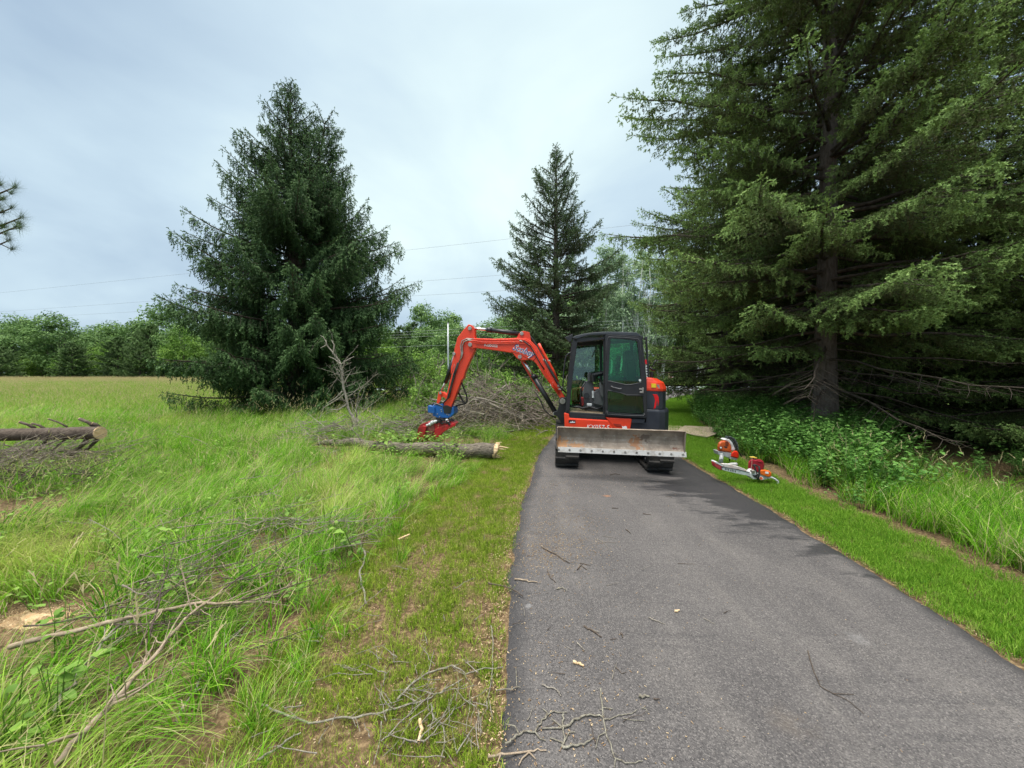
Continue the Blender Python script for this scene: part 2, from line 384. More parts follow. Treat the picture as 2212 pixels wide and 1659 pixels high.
# ------------------------------------------------------------------ scattered stuff by geometry nodes
def scatter(name, templates, mat, pos, rot, scl, idx, label=None):
    me = bpy.data.meshes.new(name); n = len(pos)
    me.vertices.add(n); me.vertices.foreach_set('co', np.ascontiguousarray(pos, np.float32).ravel())
    a = me.attributes.new('rot', 'FLOAT_VECTOR', 'POINT'); a.data.foreach_set('vector', np.ascontiguousarray(rot, np.float32).ravel())
    a = me.attributes.new('scl', 'FLOAT', 'POINT'); a.data.foreach_set('value', np.ascontiguousarray(scl, np.float32))
    a = me.attributes.new('idx', 'INT', 'POINT'); a.data.foreach_set('value', np.ascontiguousarray(idx, np.int32))
    coll = bpy.data.collections.new(name + '_source')
    for k, t in enumerate(templates):
        o_ = bpy.data.objects.new('%s_source_%02d' % (name, k), t); coll.objects.link(o_)
        if not t.materials: t.materials.append(mat)
    ob = bpy.data.objects.new(name, me); COL.objects.link(ob); tag(ob, label, kind='stuff')
    ng = bpy.data.node_groups.new(name + '_scatter', 'GeometryNodeTree')
    ng.interface.new_socket('Geometry', in_out='INPUT', socket_type='NodeSocketGeometry'); ng.interface.new_socket('Geometry', in_out='OUTPUT', socket_type='NodeSocketGeometry')
    nn, ll = ng.nodes, ng.links
    gi, go = nn.new('NodeGroupInput'), nn.new('NodeGroupOutput')
    ci = nn.new('GeometryNodeCollectionInfo'); ci.inputs['Collection'].default_value = coll; ci.inputs['Separate Children'].default_value = True; ci.inputs['Reset Children'].default_value = True
    ip = nn.new('GeometryNodeInstanceOnPoints'); ip.inputs['Pick Instance'].default_value = True
    def na(nm, dt):
        q = nn.new('GeometryNodeInputNamedAttribute'); q.data_type = dt; q.inputs['Name'].default_value = nm; return q.outputs['Attribute']
    ll.new(gi.outputs[0], ip.inputs['Points']); ll.new(ci.outputs[0], ip.inputs['Instance'])
    ll.new(na('idx', 'INT'), ip.inputs['Instance Index']); ll.new(na('rot', 'FLOAT_VECTOR'), ip.inputs['Rotation']); ll.new(na('scl', 'FLOAT'), ip.inputs['Scale'])
    ll.new(ip.outputs[0], go.inputs[0])
    md = ob.modifiers.new('scatter', 'NODES'); md.node_group = ng
    return ob

def blades(seed, n, rad, h, hvar, width, bend, bendvar, seg=4, dirbias=None, tip=0.0, seed_heads=0, tmin=0.0, tmax=1.0, upright=0.25):
    """a tuft of grass blades; each is a bent tapering strip"""
    r = np.random.default_rng(seed)
    a = r.uniform(0, 2 * np.pi, n); d = rad * np.sqrt(r.uniform(0, 1, n)); bx, by = d * np.cos(a), d * np.sin(a)
    H = h * (1 + hvar * r.uniform(-1, 1, n)); az = r.uniform(0, 2 * np.pi, n) if dirbias is None else r.normal(0, dirbias, n)
    lean0 = upright * r.uniform(0, 1, n); bd = bend + bendvar * r.normal(0, 1, n)
    w = width * r.uniform(0.6, 1.3, n)
    V = []; T = []; t = np.linspace(0, 1, seg + 1); x = np.zeros(n); z = np.zeros(n); tint = r.uniform(tmin, tmax, n); tint = np.where(r.uniform(0, 1, n) < 0.06, 1.2, tint)
    sd = np.stack([-np.sin(az), np.cos(az)], 1)
    tw = r.uniform(-0.8, 0.8, n); sd = np.stack([np.cos(tw) * sd[:, 0] + np.sin(tw) * np.cos(az), np.cos(tw) * sd[:, 1] + np.sin(tw) * np.sin(az)], 1)
    F = []
    for k in range(seg + 1):
        ang = lean0 + bd * t[k] ** 1.2
        if k: x = x + np.sin(ang) * H / seg; z = z + np.cos(ang) * H / seg
        z = np.maximum(z, 0.01)
        c = np.stack([bx + np.cos(az) * x, by + np.sin(az) * x, z], 1)
        ww = w * (1 - t[k] ** 1.8) * 0.5 if k < seg else w * 0
        o3 = np.concatenate([sd * ww[:, None], np.zeros((n, 1))], 1)
        V.append(c - o3); V.append(c + o3); T.append(tint); T.append(tint)
    V = np.concatenate(V); T = np.concatenate(T); i = np.arange(n)
    for k in range(seg):
        a0, b0, a1, b1 = 2 * k * n + i, (2 * k + 1) * n + i, 2 * (k + 1) * n + i, (2 * k + 3) * n + i
        F.append(np.stack([a0, b0, b1], 1)); F.append(np.stack([a0, b1, a1], 1))
    F = np.concatenate(F)
    if seed_heads:
        m = min(seed_heads, n); top = (V[2 * seg * n:2 * seg * n + m]); prev = V[2 * (seg - 1) * n:2 * (seg - 1) * n + m]
        dv = top - prev; dv /= (np.linalg.norm(dv, axis=1, keepdims=True) + 1e-6)
        nv = []; nf = []; b0 = len(V)
        for q in range(7):
            an = r.uniform(0, 6.28, m); s0 = q / 7.0
            rad_ = 0.011 * (1 - 0.6 * s0); o_ = np.stack([np.cos(an), np.sin(an), 0.2 * np.ones(m)], 1) * rad_
            p0 = top + dv * 0.09 * s0; p1 = p0 + dv * 0.03; p2 = p0 + dv * 0.035 + o_
            k0 = b0 + sum(len(z_) for z_ in nv); nv.append(np.concatenate([p0, p1, p2])); j = np.arange(m) + k0
            nf.append(np.stack([j, j + m, j + 2 * m], 1))
        V = np.concatenate([V] + nv); F = np.concatenate([F] + nf); T = np.concatenate([T, np.full(len(V) - len(T), 1.15)])
    return np_mesh('grass_tuft', V, F, tint=T)

def pts_in(seed, dens, x0, x1, y0, y1, keep):
    r = np.random.default_rng(seed); n = int(dens * (x1 - x0) * (y1 - y0))
    x = r.uniform(x0, x1, n); y = r.uniform(y0, y1, n); k = keep(x, y, r)
    return x[k], y[k], r
def in_view(x, y, m=0.6): return np.abs(x) < (y + 0.0) * 1.42 + m
def vnoise(x, y, s, seed=0):
    return np.array([mnoise.noise(Vector((a * s + seed * 7.3, b * s - seed * 3.1, seed * 1.7))) for a, b in zip(x, y)])
XM = lambda y: np.interp(y, [0, 1.59, 2.58, 3.7, 6.26, 8, 10, 14, 18, 24, 34], [-1.12, -1.12, -1.18, -1.17, -0.72, -0.35, 0.2, 1.6, 3.0, 4.5, 5])      # meadow starts left of this
XU = lambda y: XR(y) + np.interp(y, [0, 3, 6, 10, 16, 24, 30], [1.05, 1.1, 1.0, 1.4, 1.6, 1.8, 2.5])      # undergrowth starts right of this

lawn_m = leafmat('lawn_grass', [(0.0, (0.065, 0.13, 0.008)), (0.5, (0.18, 0.31, 0.016)), (1.0, (0.38, 0.48, 0.06))], trans=0.3, wscale=1.2, wamt=0.3, dry=(0.42, 0.34, 0.16), dry_lo=0.56, dry_hi=0.72, dry_scale=5)
lawnr_m = leafmat('right_lawn_grass', [(0.0, (0.05, 0.15, 0.010)), (0.5, (0.13, 0.31, 0.018)), (1.0, (0.28, 0.47, 0.05))], trans=0.3, wscale=1.2, wamt=0.3, dry=(0.33, 0.32, 0.12), dry_lo=0.62, dry_hi=0.8, dry_scale=3)
mead_m = leafmat('meadow_grass', [(0.0, (0.035, 0.12, 0.006)), (0.4, (0.11, 0.32, 0.012)), (0.75, (0.24, 0.53, 0.028)), (0.92, (0.43, 0.62, 0.09)), (1.0, (0.50, 0.44, 0.24))], trans=0.35, wscale=0.5, wamt=0.22, dry=(0.46, 0.50, 0.12), dry_lo=0.54, dry_hi=0.78, dry_scale=0.55)
field_m = leafmat('field_grass', [(0.0, (0.11, 0.24, 0.025)), (0.5, (0.24, 0.42, 0.045)), (0.85, (0.40, 0.52, 0.10)), (1.0, (0.58, 0.46, 0.25))], trans=0.3, wscale=0.12, wamt=0.2)

def lawns():
    T = [blades(10 + k, 26, 0.05, 0.050, 0.5, 0.0032, 0.8, 0.5, 3, upright=0.5) for k in range(4)]
    # left verge
    def keep(x, y, r): 
        pat = vnoise(x, y, 1.6, 2) + 0.5 * vnoise(x, y, 6, 3)
        ed = np.minimum(XL(y) - x, x - XM(y))
        return (x < XL(y) + 0.015) & (x > XM(y) - 0.25) & (y > 1.2) & in_view(x, y) & (r.uniform(-0.6, 0.7, len(x)) < pat + 0.46 + 0.3 * np.clip(y - 2.4, 0, 3) - 0.35 * (XL(y) - x < 0.18)) & (ed > -0.3)
    x, y, r = pts_in(1, 900, -1.8, 1.5, 1.2, 9, keep)
    n = len(x)
    scatter('verge_grass', T, lawn_m, np.stack([x, y, hgt(x, y)], 1), np.stack([0 * x, 0 * x, r.uniform(0, 6.28, n)], 1), r.uniform(0.5, 1.1, n), r.integers(0, 4, n))
    x, y, r = pts_in(2, 150, -1, 6, 9, 27, lambda x, y, r: (x < XL(y) - 0.03) & (x > XM(y) - 0.2)); n = len(x)
    scatter('verge_grass', T, lawn_m, np.stack([x, y, hgt(x, y)], 1), np.stack([0 * x, 0 * x, r.uniform(0, 6.28, n)], 1), r.uniform(1.2, 2.2, n), r.integers(0, 4, n))
    T2 = [blades(20 + k, 30, 0.055, 0.06, 0.4, 0.0030, 0.7, 0.4, 3, upright=0.45) for k in range(4)]
    def keep2(x, y, r): 
        dr = x - XR(y); gap = (XU(y) - x)
        return (dr > 0.0) & (gap > -0.05) & in_view(x, y) & (r.uniform(0, 1, len(x)) < np.clip(0.3 + dr * 6, 0, 1) * np.clip(0.25 + gap * 3.0, 0, 1))
    x, y, r = pts_in(4, 650, 2.8, 6.5, 1.8, 9, keep2); n = len(x)
    scatter('right_verge_grass', T2, lawnr_m, np.stack([x, y, hgt(x, y)], 1), np.stack([0 * x, 0 * x, r.uniform(0, 6.28, n)], 1), r.uniform(0.7, 1.3, n), r.integers(0, 4, n))
    x, y, r = pts_in(5, 220, 3.5, 15, 9, 27, keep2); n = len(x)
    scatter('right_verge_grass', T2, lawnr_m, np.stack([x, y, hgt(x, y)], 1), np.stack([0 * x, 0 * x, r.uniform(0, 6.28, n)], 1), r.uniform(1.0, 2.0, n), r.integers(0, 4, n))
lawns()

SAW = G(80, 1337)        # sawdust patch: grass is pressed flat there
TRM = G(70, 1015); LGM = G(860, 955)
def trampled(x, y):      # darker hollow by the left log, sawdust patch
    return (np.hypot((x - SAW.x) / 0.42, (y - SAW.y + 0.14) / 0.30) < 1) | ((np.hypot((x - TRM.x) / 1.7, (y - TRM.y) / 0.75) < 1) & (np.sin(x * 91.7 + y * 47.3) < 0.62)) | ((np.hypot((x - 0.2) / 1.7, (y - 11.2) / 1.0) < 1) & (np.sin(x * 91.7 + y * 47.3) < 0.7)) | ((np.hypot((x + 2.1) / 2.7, (y - 8.1 + 0.16 * (x + 2.1)) / 1.6) < 1) & (np.sin(x * 91.7 + y * 47.3) < 0.72))
def meadow():
    up = [blades(40 + k, 34, 0.09, 0.36, 0.45, 0.0055, 0.9, 0.4, 5, upright=0.4) for k in range(3)]
    lod = [blades(50 + k, 40, 0.12, 0.50, 0.35, 0.0045, 1.6, 0.25, 6, dirbias=0.45, upright=0.9) for k in range(3)]
    stalk = [blades(60 + k, 9, 0.15, 0.62, 0.25, 0.0028, 0.6, 0.3, 5, seed_heads=9, upright=0.3, tmin=0.5, tmax=0.9) for k in range(2)]
    wide = [blades(64 + k, 22, 0.07, 0.34, 0.45, 0.0095, 1.0, 0.35, 6, upright=0.45) for k in range(3)]
    T = up + lod + stalk + wide
    def flow(x, y): return 0.25 + 1.5 * vnoise(x, y, 0.35, 5) + 0.35 * vnoise(x, y, 1.3, 8)
    def put(seed, dens, x0, x1, y0, y1, sc0, sc1, mar):
        def keep(x, y, r): return (x < XM(y) + 0.12 * r.normal(0, 1, len(x))) & in_view(x, y, mar) & ~trampled(x, y)
        x, y, r = pts_in(seed, dens, x0, x1, y0, y1, keep); n = len(x)
        f = flow(x, y) + r.normal(0, 0.55, n); up_ = vnoise(x, y, 0.9, 4) + r.normal(0, 0.18, n)
        kind = np.where(up_ > 0.13, r.integers(0, 3, n), r.integers(3, 6, n))
        kind = np.where(r.uniform(0, 1, n) < 0.08, r.integers(6, 8, n), kind)
        kind = np.where((y < 4.2) & (kind < 6) & (r.uniform(0, 1, n) < 0.45), r.integers(8, 11, n), kind)
        edge = np.clip((XM(y) - x) / 0.45, 0.65, 1)
        s = r.uniform(sc0, sc1, n) * edge * (1 + 0.5 * vnoise(x, y, 2.2, 9))
        return np.stack([x, y, hgt(x, y)], 1), np.stack([r.normal(0, .08, n), r.normal(0, .08, n), f], 1), s, kind
    A = [put(1, 56, -5.5, 0.2, 1.0, 5.0, 0.65, 1.05, 0.8), put(2, 36, -16, 2, 5, 11, 0.75, 1.15, 1.0), put(3, 15, -28, 3.5, 11, 19, 0.9, 1.4, 1.0)]
    pos, rot, scl, idx = [np.concatenate([a[i] for a in A]) for i in range(4)]
    scatter('meadow_grass', T, mead_m, pos, rot, scl, idx)
    # far field with tan seed heads
    FT = [blades(70 + k, 70, 0.42, 0.55, 0.3, 0.010, 0.55, 0.3, 3, seed_heads=34, upright=0.3, tmin=0.1, tmax=0.9) for k in range(4)]
    def keepf(x, y, r): return (x < np.where(y > 33, 8, XM(np.minimum(y, 32)))) & in_view(x, y, 2) & ~((y > 33.0) & (y < 43)& (x > -14)) & (r.uniform(0, 1, len(x)) < np.clip(1.25 - y / 95, 0.25, 1))
    FT = [blades(80 + k, 70, 0.42, 0.5, 0.3, 0.010, 0.7, 0.3, 3, seed_heads=3, upright=0.4, tmin=0.1, tmax=0.9) for k in range(4)] + FT
    x, y, r = pts_in(9, 6.5, -110, 5, 15, 72, keepf); n = len(x)
    k = ~((y < 19) & (x > -24) & (r.uniform(0, 1, n) < 0.4)); x, y = x[k], y[k]; n = len(x)
    low = np.where((x > -12) & (y > 17), 0.45, 1.0)
    kf = r.integers(0, 4, n) + 4 * (r.uniform(0, 1, n) < np.clip((y - 36) / 25, 0.06, 0.8))
    scatter('field_grass', FT, field_m, np.stack([x, y, hgt(x, y)], 1), np.stack([0 * x, 0 * x, r.uniform(0, 6.28, n)], 1), r.uniform(0.8, 1.3, n) * low, kf)
    # grass strip beyond the road
    x = r.uniform(-60, 90, 5200); y = r.uniform(42.7, 50, 5200); n = len(x)
    scatter('roadside_grass', FT, mead_m, np.stack([x, y, hgt(x, y)], 1), np.stack([0 * x, 0 * x, r.uniform(0, 6.28, n)], 1), r.uniform(0.6, 1.1, n), r.integers(0, 4, n))
    # tall grass at the right
    def keepr(x, y, r): return (x > XU(y) + 0.16) & (x < XU(y) + 3.2) & in_view(x, y) & (r.uniform(0, 1, len(x)) < np.where(y < 5.2, 1, 0.25) * np.clip(0.3 + (x - XU(y)) * 2, 0, 1))
    x, y, r = pts_in(12, 105, 4, 9, 2.0, 10, keepr); n = len(x)
    idx = np.where(r.uniform(0, 1, n) < 0.03, r.integers(6, 8, n), r.integers(0, 3, n))
    scatter('tall_roadside_grass', T, lawnr2_m, np.stack([x, y, hgt(x, y)], 1), np.stack([r.normal(0, .1, n), r.normal(0, .1, n), r.uniform(0, 6.28, n)], 1), r.uniform(0.7, 1.3, n), idx)
lawnr2_m = leafmat('tall_grass', [(0.0, (0.04, 0.12, 0.010)), (0.5, (0.12, 0.29, 0.018)), (0.92, (0.27, 0.47, 0.06)), (1.2, (0.38, 0.34, 0.2))], trans=0.3, wscale=0.8, wamt=0.25)
meadow()

# wood chips and bits of bark
chip_m = leafmat('wood_chip', [(0.0, (0.16, 0.08, 0.045)), (0.5, (0.42, 0.29, 0.16)), (1.0, (0.72, 0.58, 0.38))], trans=0.0, wamt=0.1)
def chips():
    T = []
    for k in range(6):
        r = np.random.default_rng(90 + k); L, W, H = r.uniform(0.008, 0.022), r.uniform(0.002, 0.006), r.uniform(0.0008, 0.002)
        V = np.array([[i * L * r.uniform(.7, 1), j * W * r.uniform(.6, 1), kk * H] for kk in (0, 2) for j in (-.5, .5) for i in (-.5, .5)])
        T.append(np_mesh('chip', V, np.array([(0, 2, 3, 1), (4, 5, 7, 6), (0, 1, 5, 4), (2, 6, 7, 3), (0, 4, 6, 2), (1, 3, 7, 5)]), tint=np.full(8, r.uniform(0.2, 1))))
    X, Y, S = [], [], []
    r = np.random.default_rng(5)
    def add(x, y, s0, s1): X.append(x); Y.append(y); S.append(r.uniform(s0, s1, len(x)))
    n = 2600; y = r.uniform(1.3, 9, n); add(XL(y) - np.abs(r.normal(0, 0.10, n)) + 0.03, y, .5, 1.3)
    n = 3000; y = r.uniform(1.3, 5.0, n); add(r.uniform(-1.35, 0, n), y, .4, 1.1)
    n = 1500; y = r.uniform(1.4, 7.5, n); add(XL(y) + np.abs(r.normal(0, 0.5, n)), y, .35, .8)
    for (u, v, s, n) in ((1205, 1180, 0.22, 600), (1225, 1120, 0.28, 420), (1160, 1200, 0.2, 350), (1200, 1060, 0.3, 260), (1300, 1040, 0.5, 160), (1180, 1540, 0.3, 250)):
        c = G(u, v); add(r.normal(c.x, s, n), r.normal(c.y, s, n), .4, 1.0)
    n = 500; y = r.uniform(1.6, 8, n); add(r.uniform(0, 1, n) * (XR(y) - XL(y)) + XL(y), y, .25, .6)
    n = 900; y = r.uniform(1.8, 9, n); add(XR(y) + np.abs(r.normal(0, 0.05, n)), y, .4, .9)
    c = G(1010, 985); n = 500; add(r.normal(c.x, 0.5, n), r.normal(c.y, 0.3, n), .6, 2.0)
    n = 2600; add(r.normal(SAW.x, 0.13, n), r.normal(SAW.y, 0.06, n), .25, .8)
    x = np.concatenate(X); y = np.concatenate(Y); s = np.concatenate(S); n = len(x)
    z = hgt(x, y) + np.where((x > XL(y)) & (x < XR(y)), 0.024, 0.022)
    scatter('wood_chips', T, chip_m, np.stack([x, y, z], 1), np.stack([r.normal(0, .25, n), r.normal(0, .25, n), r.uniform(0, 6.28, n)], 1), s, r.integers(0, 6, n))
chips()
def sawdust():
    r = np.random.default_rng(8); V, F, T = [], [], []
    c = SAW
    m, k = 22, 40
    V = []; 
    for i in range(m + 1):
        for j in range(k):
            a = 2 * math.pi * j / k; rr = i / m
            ed = 1 + 0.35 * mnoise.noise(Vector((math.cos(a) * 1.6, math.sin(a) * 1.6, 3))) + 0.25 * mnoise.noise(Vector((math.cos(a) * 5, math.sin(a) * 5, 3)))
            x = c.x + 0.21 * rr * ed * math.cos(a); y = c.y + 0.095 * rr * ed * math.sin(a)
            V.append((x, y, hz(x, y) + 0.022 * (1 - rr ** 2) + 0.004 + 0.014 * mnoise.noise(Vector((x * 14, y * 14, 1))) + 0.006 * mnoise.noise(Vector((x * 60, y * 60, 1))) - 0.02 * (i == m)))
    F = [(i * k + j, i * k + (j + 1) % k, (i + 1) * k + (j + 1) % k, (i + 1) * k + j) for i in range(m) for j in range(k)]
    me = np_mesh('sawdust', np.array(V), np.array(F), smooth=True)
    o = link('sawdust', me, pmat('sawdust', (0.66, 0.50, 0.31), (0.46, 0.29, 0.15), rough=1, scale=25, bump=0.8, bscale=120, spec=0.1)); tag(o, 'pale sawdust spilled on flattened grass at the left edge', kind='stuff')
sawdust()
# ------------------------------------------------------------------ trees
def tubes_np(paths, n=5):
    """list of (pts (m,3), radii (m,)) -> V, F quads"""
    Vs, Fs = [], []; b = 0
    ang = np.linspace(0, 2 * np.pi, n, endpoint=False); ca, sa = np.cos(ang), np.sin(ang)
    for p, r in paths:
        p = np.asarray(p, float); r = np.asarray(r, float); m = len(p)
        t = np.gradient(p, axis=0); t /= (np.linalg.norm(t, axis=1, keepdims=True) + 1e-9)
        ref = np.array([0, 0, 1.0]) if abs(t[0, 2]) < 0.9 else np.array([1.0, 0, 0])
        u = np.cross(t, ref); u /= (np.linalg.norm(u, axis=1, keepdims=True) + 1e-9); w = np.cross(t, u)
        V = p[:, None] + r[:, None, None] * (u[:, None] * ca[None, :, None] + w[:, None] * sa[None, :, None])
        Vs.append(V.reshape(-1, 3)); i = (np.arange(m - 1)[:, None] * n + np.arange(n)[None]).ravel()
        j = (np.arange(m - 1)[:, None] * n + (np.arange(n)[None] + 1) % n).ravel()
        Fs.append(np.stack([i, j, j + n, i + n], 1) + b); b += m * n
    return np.concatenate(Vs), np.concatenate(Fs)

def needle_tris(Pt, D, L, wid, K, tint, rng):
    """shoots at Pt along D (unit) length L: K slim triangles around each"""
    n = len(Pt); ref = np.where(np.abs(D[:, 2:3]) < 0.9, np.array([[0, 0, 1.0]]), np.array([[1.0, 0, 0]]))
    u = np.cross(D, ref); u /= (np.linalg.norm(u, axis=1, keepdims=True) + 1e-9); w = np.cross(D, u)
    ph = rng.uniform(0, 6.28, n); V = np.empty((n, K, 3, 3), np.float32)
    for k in range(K):
        a = ph + k * 2.4; rad = (u * np.cos(a)[:, None] + w * np.sin(a)[:, None]) * (wid * rng.uniform(0.7, 1.2, n))[:, None]
        s = (k + 0.0) / K * 0.75; ll = L[:, None]
        V[:, k, 0] = Pt + D * ll * s - rad * 0.35; V[:, k, 1] = Pt + D * ll * (s + 0.42) - rad * 0.15; V[:, k, 2] = Pt + D * ll * (s + 0.50) + rad
    V = V.reshape(-1, 3); return V, np.arange(len(V)).reshape(-1, 3), np.repeat(tint, 3 * K)

def spruce(seed, H, prof, tr, z0=0.3, step=0.36, nper=6, elev=None, sag=0.35, tip=0.25, hang=0.5, sec=0.15, sp=0.07, sl=0.11, wid=0.022, K=6,
           dead=0.0, inner=0.25, lean=(0, 0), second_top=None, fan=0.42, lmin=0.7, lmax=1.12, only_az=None, skip=0.0, azf=None, hangn=0, hf=0.5):
    r = np.random.default_rng(seed)
    elev = elev or (lambda t: -0.15 + 1.0 * t ** 1.3)
    paths = []; PT, DD, LL, TT = [], [], [], []
    def axisp(h): return np.array([lean[0] * h / H, lean[1] * h / H, h])
    def stem(base, top, rr, segs=14):
        p = np.array([base + (top - base) * q for q in np.linspace(0, 1, segs)]); p[1:-1, :2] += r.normal(0, 0.02, (segs - 2, 2))
        rad = rr * (1 - np.linspace(0, 1, segs)) ** 0.85 + 0.012; rad[0] *= 1.35; rad[1] *= 1.08
        return p, rad
    tops = [(np.zeros(3), axisp(H), tr, 0.0, H, 1.0)]
    if second_top: tops.append(second_top)
    trunk = []
    for (b0, t0, rr, hs, hh, sc) in tops:
        trunk.append(stem(np.asarray(b0, float), np.asarray(t0, float), rr)); b0 = np.asarray(b0, float); t0 = np.asarray(t0, float)
        h = max(z0, hs)
        while h < hh - 0.10:
            t = h / H; fr = (h - b0[2]) / (t0[2] - b0[2]); base = b0 + (t0 - b0) * fr
            m = max(3, int(nper * (0.8 if t > 0.85 else 1))); a0 = r.uniform(0, 6.28)
            for q in range(m):
                if r.uniform() < skip: continue
                az = a0 + q * 2 * np.pi / m + r.normal(0, 0.22); hb = h + r.uniform(-0.5, 0.5) * step
                if only_az is not None and abs((az - only_az[0] + np.pi) % (2 * np.pi) - np.pi) > only_az[1]: continue
                Lb = prof(min(t, 1)) * r.uniform(lmin, lmax) * sc
                if azf: Lb *= azf(az, t)
                if Lb < 0.12: continue
                isdead = hb < dead and r.uniform() < 0.85
                e = elev(t) + r.normal(0, 0.10); s = np.linspace(0, 1, 9)
                horiz = np.array([np.cos(az), np.sin(az), 0]); side = np.array([-np.sin(az), np.cos(az), 0])
                wob = r.normal(0, 0.10) * Lb; wg = np.cumsum(r.normal(0, 0.010 * Lb, (9, 3)), 0); wg[0] = 0
                zz = Lb * (np.tan(e) * s * 0.8 - sag * s ** 1.8 * (1 - 0.6 * t) + tip * s ** 3 * (1 - 0.3 * t))
                p = base[None] * np.array([[1, 1, 0]]) + np.array([[0, 0, 1]]) * (hb) + horiz[None] * (Lb * s)[:, None] + side[None] * (wob * s * s)[:, None]; p[:, 2] = base[2] + (hb - h) + zz; p += wg
                rb = min(0.012 + 0.011 * Lb, 0.055) * (1.0 if not isdead else 0.5)
                paths.append((p, rb * (1 - s) ** 0.7 + 0.003))
                # side twigs
                ns = max(3, int(Lb / sec)) ; ss = np.sort(r.uniform(inner * (0.9 if not isdead else 0.3), 1.0, ns * 2)); ss[-1] = 0.995
                cx = [np.interp(ss, s, p[:, i]) for i in range(3)]; B = np.stack(cx, 1)
                tg = np.gradient(p, axis=0); tg /= np.linalg.norm(tg, axis=1, keepdims=True); TG = np.stack([np.interp(ss, s, tg[:, i]) for i in range(3)], 1)
                sg = np.where(np.arange(len(ss)) % 2 == 0, 1, -1) * 1.0
                l2 = np.clip(fan * Lb * (1.02 - ss) ** 0.75 * np.clip((ss + 0.12) / 0.45, 0.4, 1), 0.10, 1.3) * r.uniform(0.6, 1.15, len(ss))
                dn = np.array([0, 0, -1.0]); hg = hang * np.clip(r.normal(1, 0.3, len(ss)), 0.2, 1.8)
                D2 = TG * 0.75 + side[None] * sg[:, None] * 0.85 + dn[None] * hg[:, None]; D2 /= np.linalg.norm(D2, axis=1, keepdims=True)
                if isdead:
                    for k in range(0, len(ss), 3):
                        q0 = B[k]; q1 = q0 + D2[k] * l2[k] * 0.9 + dn * 0.08 * l2[k]
                        paths.append((np.array([q0, (q0 + q1) / 2 + r.normal(0, 0.03, 3), q1]), np.array([0.006, 0.004, 0.0015])))
                    continue
                for k in range(0, len(ss), 4):
                    if l2[k] > 0.35:
                        q1 = B[k] + D2[k] * l2[k]; paths.append((np.array([B[k], (B[k] + q1) / 2, q1]), np.array([0.007, 0.005, 0.002])))
                # shoots along side twigs
                cnt = np.maximum(2, (l2 / sp).astype(int)); tot = cnt.sum(); rep = np.repeat(np.arange(len(ss)), cnt)
                fr2 = r.uniform(0.05, 1.0, tot); fr2[np.cumsum(cnt) - 1] = 0.97
                sb = B[rep] + D2[rep] * (l2[rep] * fr2)[:, None] + dn[None] * (0.12 * l2[rep] * fr2 ** 2)[:, None]
                side2 = np.cross(D2[rep], np.array([0, 0, 1.0])); side2 /= (np.linalg.norm(side2, axis=1, keepdims=True) + 1e-6)
                sgn = r.choice([-1, 1], tot)[:, None]
                Dk = D2[rep] * 0.9 + side2 * sgn * 0.6 * (fr2[:, None] < 0.93) + r.normal(0, 0.18, (tot, 3)) + dn[None] * (hang * 0.5)
                Dk /= np.linalg.norm(Dk, axis=1, keepdims=True)
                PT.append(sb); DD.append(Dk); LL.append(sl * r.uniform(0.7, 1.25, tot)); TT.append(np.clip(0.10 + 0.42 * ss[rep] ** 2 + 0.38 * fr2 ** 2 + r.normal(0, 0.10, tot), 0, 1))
                if hangn:
                    sel = np.nonzero(r.uniform(0, 1, tot) < hf)[0]; cn = r.integers(1, hangn + 1, len(sel)); rp = np.repeat(sel, cn); jj = np.arange(len(rp)) - np.repeat(np.cumsum(cn) - cn, cn)
                    swing = r.normal(0, 0.12, (tot, 3)); b4 = sb[rp] + (dn[None] + swing[rp]) * (sl * 0.75 * jj)[:, None]; d4 = dn[None] + swing[rp] + r.normal(0, 0.22, (len(rp), 3)); d4 /= np.linalg.norm(d4, axis=1, keepdims=True)
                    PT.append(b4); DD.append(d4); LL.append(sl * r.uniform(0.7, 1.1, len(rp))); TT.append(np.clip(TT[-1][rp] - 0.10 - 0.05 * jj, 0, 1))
                # shoots directly on the branch, upturned near the tip
                n3 = int(Lb / 0.05); s3 = r.uniform(0.35, 1.0, n3)
                b3 = np.stack([np.interp(s3, s, p[:, i]) for i in range(3)], 1); t3 = np.stack([np.interp(s3, s, tg[:, i]) for i in range(3)], 1)
                d3 = t3 * 0.9 + r.normal(0, 0.35, (n3, 3)) + np.array([[0, 0, 0.12]]); d3 /= np.linalg.norm(d3, axis=1, keepdims=True)
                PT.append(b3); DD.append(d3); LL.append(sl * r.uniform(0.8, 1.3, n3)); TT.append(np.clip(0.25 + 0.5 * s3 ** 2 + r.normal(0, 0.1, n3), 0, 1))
            h += step * (1.0 if t < 0.8 else 0.75) * r.uniform(0.85, 1.15)
        # leader
        nl = 26; zt = np.linspace(0.6, 0, nl); pl = t0[None] - (t0 - b0)[None] / np.linalg.norm(t0 - b0) * zt[:, None]
        dl = r.normal(0, 0.7, (nl, 3)); dl[:, 2] = np.abs(dl[:, 2]) * 0.5 + 0.5; dl /= np.linalg.norm(dl, axis=1, keepdims=True)
        PT.append(pl); DD.append(dl); LL.append(np.full(nl, sl * 1.2)); TT.append(np.full(nl, 0.6))
    V, F, T = needle_tris(np.concatenate(PT), np.concatenate(DD), np.concatenate(LL), wid, K, np.concatenate(TT), r)
    tv, tf = tubes_np(trunk, 14); bv, bf = tubes_np(paths, 4)
    return (tv, tf), (bv, bf), (V, F, T)

